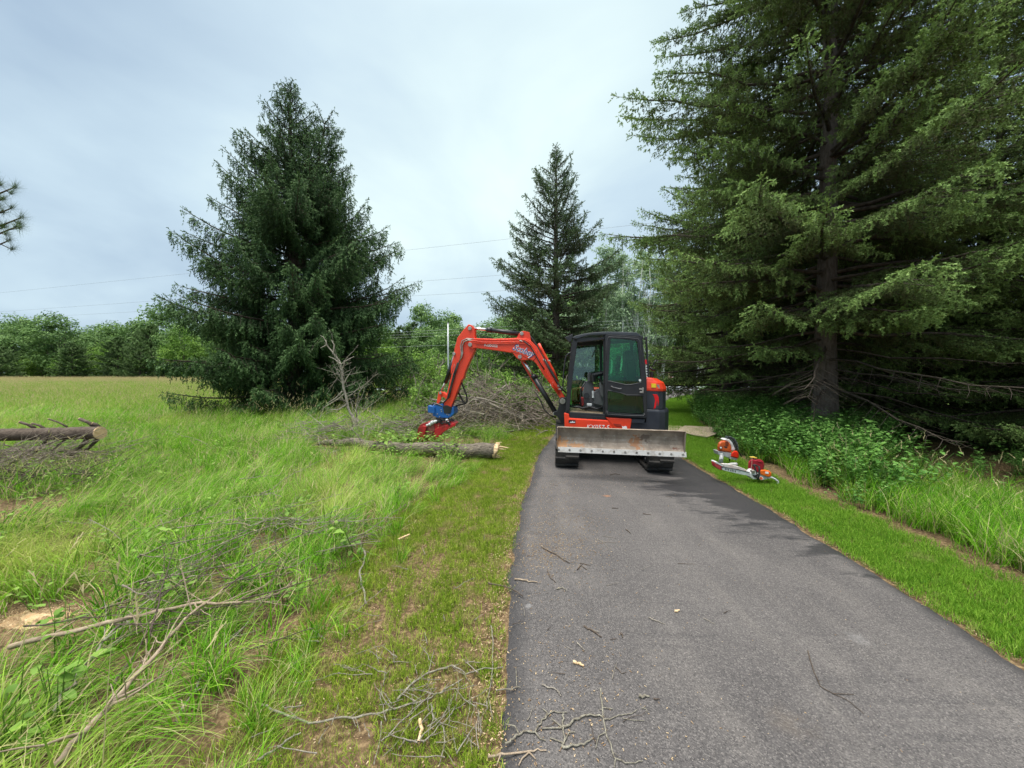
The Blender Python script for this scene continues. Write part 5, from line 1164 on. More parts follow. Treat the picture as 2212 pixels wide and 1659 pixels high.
# --- undercarriage
ty = math.radians(7.0); R_ = Vector((math.cos(ty), -math.sin(ty), -0.016)).normalized(); BK = Vector((math.sin(ty), math.cos(ty), 0)).normalized(); UU = R_.cross(BK).normalized()
TC = Vector((1.87, 7.46, hz(1.87, 7.0) + 0.022))
def Lu(r_, b_, z_): return TC + R_ * r_ + BK * b_ + UU * z_
def track(side):
    m = MB(EXB); hw = 0.20; Rr = 0.27; L2 = 0.98; n = 64; per = []
    for i in range(n):   # rounded loop path (b, z) with normals
        s = i / n * (4 * L2 + 2 * math.pi * Rr)
        if s < 2 * L2: per.append((-L2 + s, 0.0 + 0.02, 0, -1))
        elif s < 2 * L2 + math.pi * Rr: a = (s - 2 * L2) / Rr; per.append((L2 + math.sin(a) * Rr, 0.02 + Rr - math.cos(a) * Rr, math.sin(a), -math.cos(a)))
        elif s < 4 * L2 + math.pi * Rr: q = s - 2 * L2 - math.pi * Rr; per.append((L2 - q, 0.02 + 2 * Rr, 0, 1))
        else: a = (s - 4 * L2 - math.pi * Rr) / Rr; per.append((-L2 - math.sin(a) * Rr, 0.02 + Rr + math.cos(a) * Rr, -math.sin(a), math.cos(a)))
    c = side * 0.78
    for (o0, i0) in ((0.0, 0.035),):
        rings_ = []
        for (b_, z_, nb, nz) in per:
            rings_.append([Lu(c - hw, b_ + nb * o0, z_ + nz * o0), Lu(c + hw, b_ + nb * o0, z_ + nz * o0), Lu(c + hw, b_ - nb * i0, z_ - nz * i0), Lu(c - hw, b_ - nb * i0, z_ - nz * i0)])
        rings_.append(rings_[0]); m.loft(rings_, cap=False)
    o = m.build('track', rubber, EX)
    lug = MB(EXB)
    for i in range(0, n, 2):
        b_, z_, nb, nz = per[i]; tb, tz = -nz, nb
        for (x0, x1, sh) in ((-hw - .004, 0.03, 0.016), (-0.03, hw + .004, -0.016)):
            q = lambda x, t_, k: Lu(c + x, b_ + nb * k + tb * (t_ + sh), z_ + nz * k + tz * (t_ + sh))
            pts = [q(x0, -.028, 0), q(x1, -.028, 0), q(x1, .028, 0), q(x0, .028, 0), q(x0 + .006, -.016, .032), q(x1 - .006, -.016, .032), q(x1 - .006, .016, .032), q(x0 + .006, .016, .032)]
            lug.add(pts, [(0, 3, 2, 1), (4, 5, 6, 7), (0, 1, 5, 4), (1, 2, 6, 5), (2, 3, 7, 6), (3, 0, 4, 7)])
    lug.build('tread_lug', rubber, o)
    fr = MB(EXB); fr.prism([Lu(c - .13, -0.86, .16), Lu(c - .13, .86, .16), Lu(c - .13, .80, .40), Lu(c - .13, -.80, .40)], R_ * 0.26)
    for b_ in (-L2, L2): fr.tube([Lu(c - .15, b_, .29), Lu(c + .15, b_, .29)], 0.22, 18)
    for b_ in np.linspace(-.7, .7, 5): fr.tube([Lu(c - .15, b_, .11), Lu(c + .15, b_, .11)], 0.06, 10)
    fr.build('track_frame', blackm, o, bevel=0.006)
track(-1); track(1)
uc = MB(EXB); uc.prism([Lu(-.62, -.45, .28), Lu(.62, -.45, .28), Lu(.62, .45, .28), Lu(-.62, .45, .28)], UU * .22)
uc.tube([Lu(0, 0, .5), Lu(0, 0, .66)], .42, 28); uc.build('undercarriage_frame', blackm, EX, bevel=0.02)
# dozer blade
bw = 0.95; front = -1.80
prof = [(0.04, 0.80), (-0.02, 0.845), (0.02, 0.80), (0.055, 0.72), (0.07, 0.64), (0.055, 0.56), (0.02, 0.50)]
Lb = lambda x, b_, z_: Lu(x, front + b_, z_)
bl = MB(EXB)
pf = [(-0.03, 0.825), (0.0, 0.83), (0.035, 0.78), (0.055, 0.72), (0.06, 0.66), (0.05, 0.60), (0.02, 0.545), (-0.005, 0.51)]
back = [(b_ + 0.03, z_) for b_, z_ in reversed(pf)]
bl.prism([Lb(-bw, b_, z_) for b_, z_ in pf + back], R_ * 2 * bw)
blade = bl.build('dozer_blade', None, EX, bevel=0.003)
m, n, l, b_ = newmat('scraped_muddy_steel')
c1, _ = noise_mix(n, l, (0.19, 0.15, 0.115), (0.34, 0.275, 0.215), 6, 8); c2, _ = noise_mix(n, l, c1, (0.40, 0.36, 0.31), 18, 8, 0.55, 0.75)
tc = N(n, 'ShaderNodeTexCoord')
col = c2
for (x, z, rx, rz_, c_) in ((-0.90, 0.56, 0.13, 0.09, (0.42, 0.20, 0.07)), (-0.68, 0.54, 0.12, 0.03, (0.38, 0.19, 0.08)), (0.26, 0.62, 0.09, 0.12, (0.34, 0.15, 0.06)), (0.40, 0.70, 0.10, 0.05, (0.12, 0.09, 0.07)), (0.82, 0.55, 0.05, 0.02, (0.14, 0.05, 0.03))):
    pt = Lb(x, 0.03, z) - EXB
    mp = N(n, 'ShaderNodeMapping', vector_type='POINT'); l.new(tc.outputs['Object'], mp.inputs[0]); mp.inputs['Location'].default_value = (-pt.x / rx, -pt.y / .3, -pt.z / rz_); mp.inputs['Scale'].default_value = (1 / rx, 1 / .3, 1 / rz_)
    ln = N(n, 'ShaderNodeVectorMath', operation='LENGTH'); l.new(mp.outputs[0], ln.inputs[0])
    nz = N(n, 'ShaderNodeTexNoise'); nz.inputs['Scale'].default_value = 22; nz.inputs['Detail'].default_value = 6; l.new(tc.outputs['Object'], nz.inputs['Vector'])
    ma = N(n, 'ShaderNodeMath', operation='MULTIPLY_ADD'); l.new(nz.outputs[0], ma.inputs[0]); ma.inputs[1].default_value = 4.2; l.new(ln.outputs['Value'], ma.inputs[2])
    mr = N(n, 'ShaderNodeMapRange'); mr.inputs[1].default_value = 2.75; mr.inputs[2].default_value = 3.2; mr.inputs[3].default_value = 0.85; mr.inputs[4].default_value = 0; l.new(ma.outputs[0], mr.inputs[0])
    mx = N(n, 'ShaderNodeMix', data_type='RGBA'); l.new(mr.outputs[0], mx.inputs[0]); l.new(col, mx.inputs[6]); mx.inputs[7].default_value = (*c_, 1); col = mx.outputs[2]
l.new(col, b_.inputs['Base Color']); b_.inputs['Roughness'].default_value = 0.6; b_.inputs['Metallic'].default_value = 0.15
blade.data.materials.append(m)
ce = MB(EXB).prism([Lb(-bw + .01, -0.009, .512), Lb(-bw + .01, .012, .512), Lb(-bw + .01, .012 - .03, .435), Lb(-bw + .01, -0.034, .435)], R_ * (2 * bw + .02)).build('cutting_edge', pmat('worn_pale_edge', (0.54, 0.52, 0.49), (0.30, 0.26, 0.22), rough=0.45, metal=0.3, scale=9, lo=.5, hi=.72), blade, bevel=0.002)
bo = MB(EXB)
for k in range(12): x = -0.93 + k * 0.169; p = Lb(x, -0.020, .474); bo.tube([p, p - BK * 0.012], 0.017, 8)
bo.build('bolt', steel, blade)
for s in (-1, 1):
    er = MB(EXB).prism([Lb(s * bw, b_, z_) for b_, z_ in [(-0.035, 0.82), (0.07, .82), (.09, .52), (-0.012, .48)]], R_ * 0.012 * s)
    er.build('end_plate', blade.data.materials[0], blade)
ba = MB(EXB)
for s in (-1, 1): ba.prism([Lu(s * .38 - .05, -1.69, .56), Lu(s * .38 - .05, -1.69, .70), Lu(s * .34 - .05, -.4, .48), Lu(s * .34 - .05, -.4, .34)], R_ * .10)
ba.tube([Lu(0, -1.66, .66), Lu(0, -.5, .5)], .05, 10); ba.build('blade_arm', blackm, EX, bevel=0.01)
# ------------------------------------------------------------------ logs, brush, twigs
def rbranch(rnd, p0, p1, r0, r1=0.002, bend=0.08, nsub=0, sublen=0.4, depth=1, n=9, up=0.1, out=None):
    """crooked branch with side shoots; appends (pts, radii)"""
    out = [] if out is None else out
    p0, p1 = np.array(p0, float), np.array(p1, float); L = np.linalg.norm(p1 - p0); s = np.linspace(0, 1, n)
    off = np.cumsum(rnd.normal(0, 1, (n, 3)), 0); off -= off[0] + (off[-1] - off[0]) * s[:, None]
    p = p0 + (p1 - p0) * s[:, None] + off * bend * L / n; out.append((p, r0 + (r1 - r0) * s ** 0.8))
    if depth > 0:
        for k in range(nsub):
            f = rnd.uniform(0.15, 0.95); b = np.array([np.interp(f, s, p[:, i]) for i in range(3)]); t = (p1 - p0) / L
            d = t * rnd.uniform(0.3, 1) + rnd.normal(0, 0.6, 3) + np.array([0, 0, up]); d /= np.linalg.norm(d); l2 = sublen * L * (1.1 - f) * rnd.uniform(0.5, 1.2)
            e = b + d * l2; e[2] = max(e[2], hz(e[0], e[1]) + 0.01)
            rbranch(rnd, b, e, (r0 + (r1 - r0) * f) * 0.6, 0.0012, bend, max(1, nsub // 2), sublen, depth - 1, 6, up, out)
    return out
wood = {
 'grey': barkmat('grey_twig_bark', (0.16, 0.14, 0.115), (0.34, 0.31, 0.26), (40, 40, 40), 0.4),
 'limb': barkmat('weathered_limb', (0.17, 0.15, 0.12), (0.46, 0.43, 0.36), (18, 18, 18), 0.5),
 'brush': barkmat('brush_bark', (0.11, 0.09, 0.07), (0.34, 0.295, 0.24), (20, 20, 20), 0.4),
 'pale': barkmat('stripped_branch', (0.22, 0.165, 0.115), (0.42, 0.34, 0.25), (25, 25, 25), 0.3),
 'lichen': barkmat('lichen_bark', (0.11, 0.092, 0.07), (0.34, 0.325, 0.26), (45, 45, 45), 0.5),
 'brown': barkmat('brown_bark', (0.06, 0.045, 0.035), (0.15, 0.12, 0.095), (16, 16, 16), 0.8),
 'ash': barkmat('furrowed_bark', (0.035, 0.028, 0.022), (0.26, 0.225, 0.175), (7, 38, 38), 1.0),
}
cutw = pmat('fresh_cut_wood', (0.72, 0.55, 0.34), (0.58, 0.40, 0.22), rough=0.8, scale=20, spec=0.2)
def branch_obj(name, paths, mat, label, cat='branch', group=None, n=6):
    V, F = tubes_np(paths, n); o_ = V[0].copy(); me = np_mesh(name, V - o_, F, smooth=True); o = link(name, me, mat); o.location = o_; return tag(o, label, cat, group)
def gp(pts, dz=0.0, drive=False):
    out = []
    for q in pts:
        z = q[2] if len(q) > 2 else 0.0
        p = GG(q[0], q[1], dz + z + (0.024 if drive else 0)); out.append(tuple(p))
    return out
def smooth_path(pts, m=4):
    p = np.array(pts, float); t = np.arange(len(p)); tt = np.linspace(0, len(p) - 1, (len(p) - 1) * m + 1)
    return np.stack([np.interp(tt, t, p[:, i]) for i in range(3)], 1)
def traced(name, pts, r0, r1, mat, label, subs=0, seed=0, jit=0.004, drive=False, group=None, sublen=0.25, cat='twig', extra=(), depth=1):
    rnd = np.random.default_rng(seed); p = smooth_path(gp(pts, r0 * 0.8, drive)); p[1:-1] += rnd.normal(0, jit, (len(p) - 2, 3)) * np.array([[1, 1, 0.5]])
    s = np.linspace(0, 1, len(p)); paths = [(p, r0 + (r1 - r0) * s)]; L = np.linalg.norm(p[-1] - p[0])
    for e in extra: q = smooth_path(gp(e, r0 * 0.8, drive)); paths.append((q, np.linspace(r0 * 0.65, r1, len(q))))
    for k in range(subs):
        f = rnd.uniform(0.1, 0.95); b = np.array([np.interp(f, s, p[:, i]) for i in range(3)]); t = p[min(int(f * len(p)) + 1, len(p) - 1)] - b; t /= np.linalg.norm(t) + 1e-9
        d = t * 0.7 + rnd.normal(0, 0.6, 3) * np.array([1, 1, 0.35 if not drive else 0.1]); d /= np.linalg.norm(d); l2 = sublen * L * rnd.uniform(0.4, 1.2); e = b + d * l2; e[2] = max(e[2], hz(e[0], e[1]) + 0.03)
        rbranch(rnd, b, e, (r0 + (r1 - r0) * f) * 0.55, 0.001, 0.1, 2, 0.45, depth - 1, 6, 0.05, paths)
    return branch_obj(name, paths, mat, label, cat, group)

# big log in the middle
def main_log():
    e = G(1070, 975, .17); a = G(828, 966, .13); z0 = G(690, 958, .10); mid_ = G(950, 971, .15); q = G(760, 955, .20)
    pts = smooth_path([tuple(v) for v in (z0, q, a, mid_, e)], 10)
    pts[:, 2] += 0.015 * np.sin(np.arange(len(pts)) * 0.7); rad = np.interp(np.linspace(0, 1, len(pts)), [0, .1, .4, .8, 1], [0.045, 0.07, 0.10, 0.135, 0.148])
    org = Vector((float(pts[20, 0]), float(pts[20, 1]), 0))
    root = empty('felled_log', org, 'long felled log with furrowed bark and a splintered pale end, lying by the verge', 'log')
    V, F = tubes_np([(pts - np.array(org), rad)], 18); rnd = np.random.default_rng(2)
    ang = np.arange(len(V)) % 18; V += rnd.normal(0, 0.006, V.shape); link('trunk', np_mesh('trunk', V, F, smooth=True), wood['ash'], root)
    ax = pts[-1] - pts[-3]; ax /= np.linalg.norm(ax); m = MB(org); c = Vector(pts[-1]); axv = Vector(ax); u = axv.orthogonal().normalized(); w = axv.cross(u)
    ring = [c + (u * math.cos(a_) + w * math.sin(a_)) * 0.142 * (1 + .06 * math.sin(5 * a_)) + axv * (0.03 + 0.05 * math.sin(a_ * 1.0 + .4) + 0.02 * math.sin(4 * a_)) for a_ in np.linspace(0, 2 * math.pi, 18, endpoint=False)]
    ring0 = [c + (u * math.cos(a_) + w * math.sin(a_)) * 0.146 - axv * 0.02 for a_ in np.linspace(0, 2 * math.pi, 18, endpoint=False)]
    m.loft([ring0, ring])
    rq = random.Random(2)
    for k in range(11):
        d = (u * rq.uniform(-.10, .12) + w * rq.uniform(-.12, .12)); b = c + d + Vector((0, 0, 0.03)); l_ = rq.uniform(.06, .16) + (0.16 if k < 3 else 0)
        if k < 3: b.z = c.z + 0.06 + 0.02 * k
        t = b + axv * l_ + Vector((0, 0, rq.uniform(-.02, .04))); m.add([b + u * .022, b - u * .02, b + w * .014, t], [(0, 1, 2), (0, 3, 1), (1, 3, 2), (2, 3, 0)])
    m.build('splintered_end', cutw, root)
    rnd = np.random.default_rng(5)
    for k in range(7):
        f = rnd.integers(4, 30); b = pts[f]; d = rnd.normal(0, 1, 3); d[2] = abs(d[2]) * .5 + .1; d /= np.linalg.norm(d)
        o = branch_obj('side_branch', rbranch(rnd, b, b + d * rnd.uniform(.25, .8), .014, .003, .1, 3, .4, 1), wood['grey'], None, None); loc = Vector(o.location); o.parent = root; o.location = loc - org
        for kk in ('label', 'category'): 
            if kk in o: del o[kk]
main_log()

def left_log():
    e = P(216, 935, 7.0); far_ = P(-420, 946, 6.9); org = Vector((e.x - 1.5, 7.1, 0))
    root = empty('felled_log', org, 'brown conifer log with sawn branch stubs and a pale sawn end, at the left edge', 'log')
    pts = smooth_path([tuple(far_), tuple(P(60, 938, 7.0)), tuple(e)], 12); rad = np.interp(np.linspace(0, 1, len(pts)), [0, 1], [.115, .118])
    V, F = tubes_np([(pts - np.array(org), rad)], 18); V += np.random.default_rng(1).normal(0, .003, V.shape); link('trunk', np_mesh('trunk', V, F, smooth=True), wood['brown'], root)
    ax = Vector(pts[-1] - pts[-3]).normalized()
    MB(org).tube([e - ax * .005, e + ax * .012], .118, 22).build('sawn_face', cutw, root)
    stubs = [((205, 922), (172, 905), .028, -.02), ((212, 922), (200, 915), .03, -.05), ((188, 950), (152, 987), .032, -.05), ((210, 950), (183, 975), .026, .05), ((180, 935), (150, 945), .04, -.14), ((75, 925), (43, 912), .024, -.05), ((145, 922), (105, 905), .014, 0.0), ((105, 948), (45, 1005), .022, -.08), ((140, 950), (110, 975), .016, .05), ((95, 925), (70, 915), .02, .02)]
    st = MB(org); cu = MB(org)
    for (a, b, r_, dy) in stubs:
        p0 = P(*a, 7.05); p1 = P(*b, 7.05 + dy); m_ = (p0 + p1) / 2 + Vector((0.02, 0, 0.01)); st.tube([p0, m_, p1], [r_ * 1.25, r_, r_], 10); d = (p1 - m_).normalized(); cu.tube([p1 - d * .002, p1 + d * .006], r_ * .99, 10)
    st.build('branch_stub', wood['brown'], root, smooth=True); cu.build('cut_face', cutw, root)
left_log()

# tangle of dead twigs under the left log
r = np.random.default_rng(31)
def tangle(name, seed, n, cx, cy, sx, sy, h, L0, L1, r0, mat, label, flat=0.35, nsub=4, ang=None, center_h=True):
    rnd = np.random.default_rng(seed); paths = []
    for k in range(n):
        x, y = rnd.normal(cx, sx), rnd.normal(cy, sy); a = rnd.uniform(0, 6.28) if ang is None else rnd.normal(ang, 0.5); L = rnd.uniform(L0, L1)
        g_ = math.exp(-((x - cx) / (2 * sx)) ** 2 - ((y - cy) / (2 * sy)) ** 2) if center_h else 1
        z = hz(x, y) + rnd.uniform(0.02, h) * g_ + 0.02; d = np.array([math.cos(a), math.sin(a), rnd.normal(0, flat)]); d /= np.linalg.norm(d); p1 = np.array([x, y, z]) + d * L; p1[2] = max(p1[2], 0.02 + hz(p1[0], p1[1]))
        rbranch(rnd, (x, y, z), p1, r0 * rnd.uniform(.5, 1.3), .002, .12, nsub, .45, 2, 7, 0.05, paths)
    V, F = tubes_np(paths, 4); o = link(name, np_mesh(name, V, F, smooth=True), mat); return tag(o, label, kind='stuff')
c = P(60, 985, 6.7)
tangle('dead_twigs', 1, 300, -8.9, 6.45, 0.85, 0.5, .42, .5, 1.4, .009, wood['brush'], 'tangle of dead brushy twigs under the left log')
tangle('dead_twigs', 2, 150, -7.5, 5.5, 0.75, 0.35, .22, .4, 1.2, .008, wood['brown'], 'dark dead twigs on the grass in front of the left log')
c = G(480, 962); tangle('dead_twigs', 3, 16, c.x, c.y, .9, .25, .12, .5, 1.3, .010, wood['brown'], 'dead grey spruce bough lying in the grass left of the middle log', ang=0.0, flat=.1)
c = G(420, 1250); tangle('dead_twigs', 4, 40, c.x, c.y, .60, .42, .30, .4, 1.0, .0060, wood['brush'], 'thin dry twigs scattered over the meadow grass', flat=.2, nsub=5, ang=0.55, center_h=False)
c = G(560, 1130); tangle('dead_twigs', 8, 20, c.x, c.y, .7, .45, .30, .3, .9, .005, wood['grey'], 'thin dark twigs caught in the tall grass above the crossed branches', flat=.2, nsub=5, ang=0.2, center_h=False)
c = G(330, 1400); tangle('dead_twigs', 9, 26, c.x, c.y, .32, .20, .28, .3, .8, .005, wood['brown'], 'dark twigs beneath the crossed peeled branches', flat=.2, nsub=4, ang=0.8, center_h=False)
c = G(760, 955); tangle('brush', 10, 130, c.x, c.y + .3, 1.0, .5, .65, .5, 1.3, .009, wood['grey'], 'loose grey brush around the left half of the middle log', flat=.4, nsub=5)
c = G(960, 945); tangle('brush', 11, 110, c.x, c.y + .6, .9, .35, .6, .4, 1.1, .008, wood['grey'], 'loose brush between the red cutting head and the log', flat=.4, nsub=5)
# brush pile beyond the log
bp_ = P(1045, 905, 11.2)
tangle('brush', 5, 480, bp_.x + .35, 11.1, 1.1, .6, 1.6, .5, 1.5, .012, wood['brush'], 'fine twigs filling the brush pile', flat=.6, nsub=5)
tangle('brush', 6, 110, bp_.x - 1.2, 10.2, 1.1, .5, .55, .5, 1.4, .009, wood['brown'], 'fine twigs around the foot of the brush pile', flat=.3)
tangle('brush', 7, 160, bp_.x + 1.1, 12.0, .9, .6, 1.1, .6, 1.5, .009, wood['brown'], 'dark twigs behind the brush pile', flat=.4)
for k in range(40):
    a0 = r.normal(0, 0.45) + (math.pi if r.uniform() < .35 else 0); x, y = r.normal(bp_.x - .1, .5), r.normal(10.9, .35); L = r.uniform(1.2, 2.4); z = r.uniform(.05, .8); dx = np.array([math.cos(a0), math.sin(a0) * .7, r.normal(-.02, .28)])
    p0 = np.array([x, y, z]) - dx * L / 2; p1 = p0 + dx * L; p0[2] = max(p0[2], .05); p1[2] = max(p1[2], .05)
    branch_obj('cut_branch', rbranch(r, p0, p1, r.uniform(.016, .036), .005, .16, 4, .3, 1), wood['grey' if k % 2 else 'lichen'], 'cut grey branch lying in the brush pile beside the arm', 'branch', 'branches of the brush pile')
# standing dead limb and others behind the log
Y0 = 10.4
def vert(name, us, Y, r0, r1, mat, label, subs, seed, sublen=.3, extra=(), yj=.05):
    rnd = np.random.default_rng(seed); p = smooth_path([tuple(P(u, v, Y)) for u, v in us], 3); p[1:-1] += rnd.normal(0, .012, (len(p) - 2, 3)); s = np.linspace(0, 1, len(p)); paths = [(p, r0 + (r1 - r0) * s)]; L = np.linalg.norm(p[-1] - p[0])
    for e in extra: q = smooth_path([tuple(P(u, v, Y + rnd.normal(0, yj))) for u, v in e], 3); paths.append((q, np.linspace(r0 * .55, r1 * .8, len(q))))
    for k in range(subs):
        f = rnd.uniform(.1, .97); b = np.array([np.interp(f, s, p[:, i]) for i in range(3)]); d = rnd.normal(0, .7, 3) + np.array([0, 0, .25]); d /= np.linalg.norm(d); rbranch(rnd, b, b + d * L * sublen * rnd.uniform(.3, 1), .010 * (1.2 - f), .002, .12, 4, .5, 2, 7, .1, paths)
    return branch_obj(name, paths, mat, label, 'branch')
vert('dead_branch', [(772, 938), (768, 915), (752, 880), (742, 840), (739, 800), (737, 787), (724, 768), (708, 745), (700, 730), (692, 724)], 10.4, .042, .008, wood['limb'], 'tall crooked dead limb sticking up in front of the dark spruce', 24, 3, .38,
     extra=[[(739, 800), (745, 780), (765, 770)], [(745, 850), (730, 862), (700, 880), (690, 905)], [(740, 845), (725, 860), (705, 872)], [(752, 872), (730, 885), (712, 884)], [(737, 787), (722, 775), (710, 770)], [(720, 765), (722, 745), (716, 735)], [(706, 745), (692, 752)], [(742, 830), (750, 815), (760, 800)]])
vert('dead_branch', [(772, 918), (770, 880), (774, 850), (790, 828), (806, 814), (818, 806)], 10.6, .022, .005, wood['lichen'], 'smaller forked dead limb right of the tall one', 8, 4, .25)
vert('dead_branch', [(590, 985), (640, 955), (680, 935), (715, 920), (735, 920), (752, 935), (765, 955)], 9.4, .030, .012, wood['grey'], 'arched dead branch humped over the left end of the middle log', 16, 6, .25)
vert('dead_branch', [(630, 1000), (655, 975), (700, 962), (735, 975), (760, 965), (830, 972)], 8.7, .014, .004, wood['grey'], 'thin pale branch lying along the middle log', 7, 7, .2)
vert('dead_branch', [(862, 945), (875, 905), (890, 880), (905, 850), (910, 825), (922, 805)], 11.3, .014, .004, wood['grey'], 'slender bare sapling behind the red cutting head', 9, 8, .3)
vert('dead_branch', [(1052, 838), (1040, 815), (1030, 790), (1022, 770)], 15, .02, .006, wood['lichen'], 'whitish crooked bare stem under the boom', 3, 9, .2, extra=[[(1052, 838), (1035, 825), (1022, 800), (1010, 780), (1000, 772)]])
vert('dead_branch', [(930, 975), (960, 958), (1010, 948), (1060, 936), (1110, 930)], 9.6, .022, .006, wood['lichen'], 'long pale branch in front of the brush pile', 8, 10, .2)

# foreground branches in the grass, left
Lg = 'pale peeled branch'
traced('fallen_branch', [(20, 1398, .16), (110, 1375, .18), (230, 1347, .2), (330, 1322, .2), (420, 1303, .2), (470, 1303, .18), (545, 1300, .16), (600, 1280, .12), (650, 1245, .1)], .015, .004, wood['pale'], 'long peeled branch slanting up from the left edge over the grass', 20, 1, .006, sublen=.22, cat='branch', depth=2)
traced('fallen_branch', [(122, 1652, .12), (190, 1575, .20), (265, 1495, .24), (330, 1420, .25), (385, 1355, .24), (440, 1305, .20), (500, 1262, .12), (560, 1225, .1), (640, 1200, .08)], .014, .004, wood['pale'], 'longest diagonal dead branch running from the bottom edge up the meadow', 22, 2, .006, sublen=.2, cat='branch', depth=2)
traced('fallen_branch', [(118, 1535, .12), (150, 1480, .15), (205, 1405, .16), (260, 1350, .16), (330, 1290, .14), (390, 1245, .12), (440, 1200, .1)], .009, .003, wood['grey'], 'dark thin branch crossing behind the long peeled branch', 10, 3, .008, sublen=.25, cat='branch', depth=2)
traced('fallen_branch', [(240, 1490, .1), (300, 1400, .12), (335, 1310, .14), (352, 1230, .2), (358, 1180, .28)], .008, .002, wood['brown'], 'upturned brown branch rising through the middle of the crossed branches', 10, 4, .008, sublen=.22, cat='branch', depth=2)
traced('fallen_branch', [(380, 1560, .03), (450, 1440, .06), (520, 1360, .08), (560, 1310, .08), (610, 1255, .08)], .007, .002, wood['grey'], 'slim grey branch parallel to and right of the longest one', 8, 5, .008, sublen=.2, cat='branch')
traced('fallen_branch', [(480, 1130, .2), (540, 1135, .2), (600, 1120, .2), (660, 1125, .2), (735, 1115, .2)], .006, .002, wood['grey'], 'knobbly twig arching over the grass above the crossed branches', 9, 6, .012, sublen=.25, cat='branch', depth=2)
traced('fallen_branch', [(775, 1165, .03), (790, 1200, .03), (778, 1240, .03), (785, 1270, .02), (792, 1305, .02)], .010, .006, wood['lichen'], 'short stout stick standing against the edge of the long grass', 4, 7, .006, sublen=.2, cat='branch')
# on the verge
VU = lambda pts: [(a, b_, .03) for a, b_ in V3(pts)]
V3 = lambda pts: [(548.6 + x * .4049, 987.5 + y * .4049) for x, y in pts]
traced('fallen_branch', VU([(40, 1320), (150, 1370), (300, 1420), (440, 1392), (550, 1385), (680, 1360), (800, 1330), (920, 1290), (1020, 1240), (1110, 1185)]), .0055, .0035, wood['lichen'], 'long lichened branch lying across the mown verge', 10, 11, .003, sublen=.10, cat='branch')
traced('fallen_branch', VU([(760, 1300), (830, 1220), (930, 1150), (1060, 1110), (1130, 1155), (1230, 1130), (1330, 1120)]), .006, .003, wood['lichen'], 'bowed lichened branch whose end reaches the driveway edge', 6, 12, .003, sublen=.10, cat='branch')
traced('twig', VU([(1265, 900), (1275, 1000), (1270, 1150), (1250, 1280), (1275, 1400)]), .004, .002, wood['lichen'], 'straight pale twig along the driveway edge', 3, 13, .002, sublen=.15)
traced('twig', VU([(10, 1620), (120, 1560), (190, 1500), (250, 1470)]), .006, .003, wood['lichen'], 'pale stick at the bottom edge between meadow and verge', 3, 14, .002)
traced('twig', VU([(1250, 672), (1340, 690), (1400, 715), (1435, 742)]), .006, .003, wood['brown'], 'dark twig lying half on the driveway edge', 2, 15, .002)
traced('twig', VU([(680, 1410), (675, 1500), (640, 1640)]), .003, .002, wood['lichen'], 'straw-thin straight twig at the bottom of the verge', 0, 16, .001)
traced('twig', VU([(945, 1320), (960, 1390), (1010, 1440), (1020, 1520), (1000, 1600)]), .005, .003, wood['lichen'], 'curved lichened twig near the driveway corner', 5, 17, .002, sublen=.3)
traced('bark_strip', VU([(885, 1400), (892, 1450), (878, 1520)]), .009, .007, cutw, 'pale torn wood strip on the verge', 0, 18, .002, cat='wood scrap')
traced('wood_splinter', VU([(770, 440), (800, 425), (830, 412)]), .011, .008, cutw, 'pale splinter at the edge of the long grass', 0, 19, .001, cat='wood scrap')
for k in range(110):
    u, v = r.uniform(470, 1065), r.uniform(1120, 1655); p = G(u, v)
    if k % 2: u, v = r.uniform(780, 1060), r.uniform(1440, 1655); p = G(u, v)
    if not (p.x > XM(p.y) - .1 and p.x < XL(p.y) + .02): continue
    a = r.uniform(0, 3.14); L = r.uniform(.05, .24); q = G(u, v); p1 = (q.x + math.cos(a) * L, q.y + math.sin(a) * L * .8, hz(q.x, q.y) + .035 + r.uniform(0, .02))
    branch_obj('twig', rbranch(r, (q.x, q.y, hz(q.x, q.y) + .04), p1, r.uniform(.0018, .0042), .0012, .16, r.integers(0, 4), .5, 1, 7, .05), wood['lichen' if k % 3 else 'grey'], 'small lichened twig lying on the mown verge', 'twig', 'twigs strewn over the verge', 5)
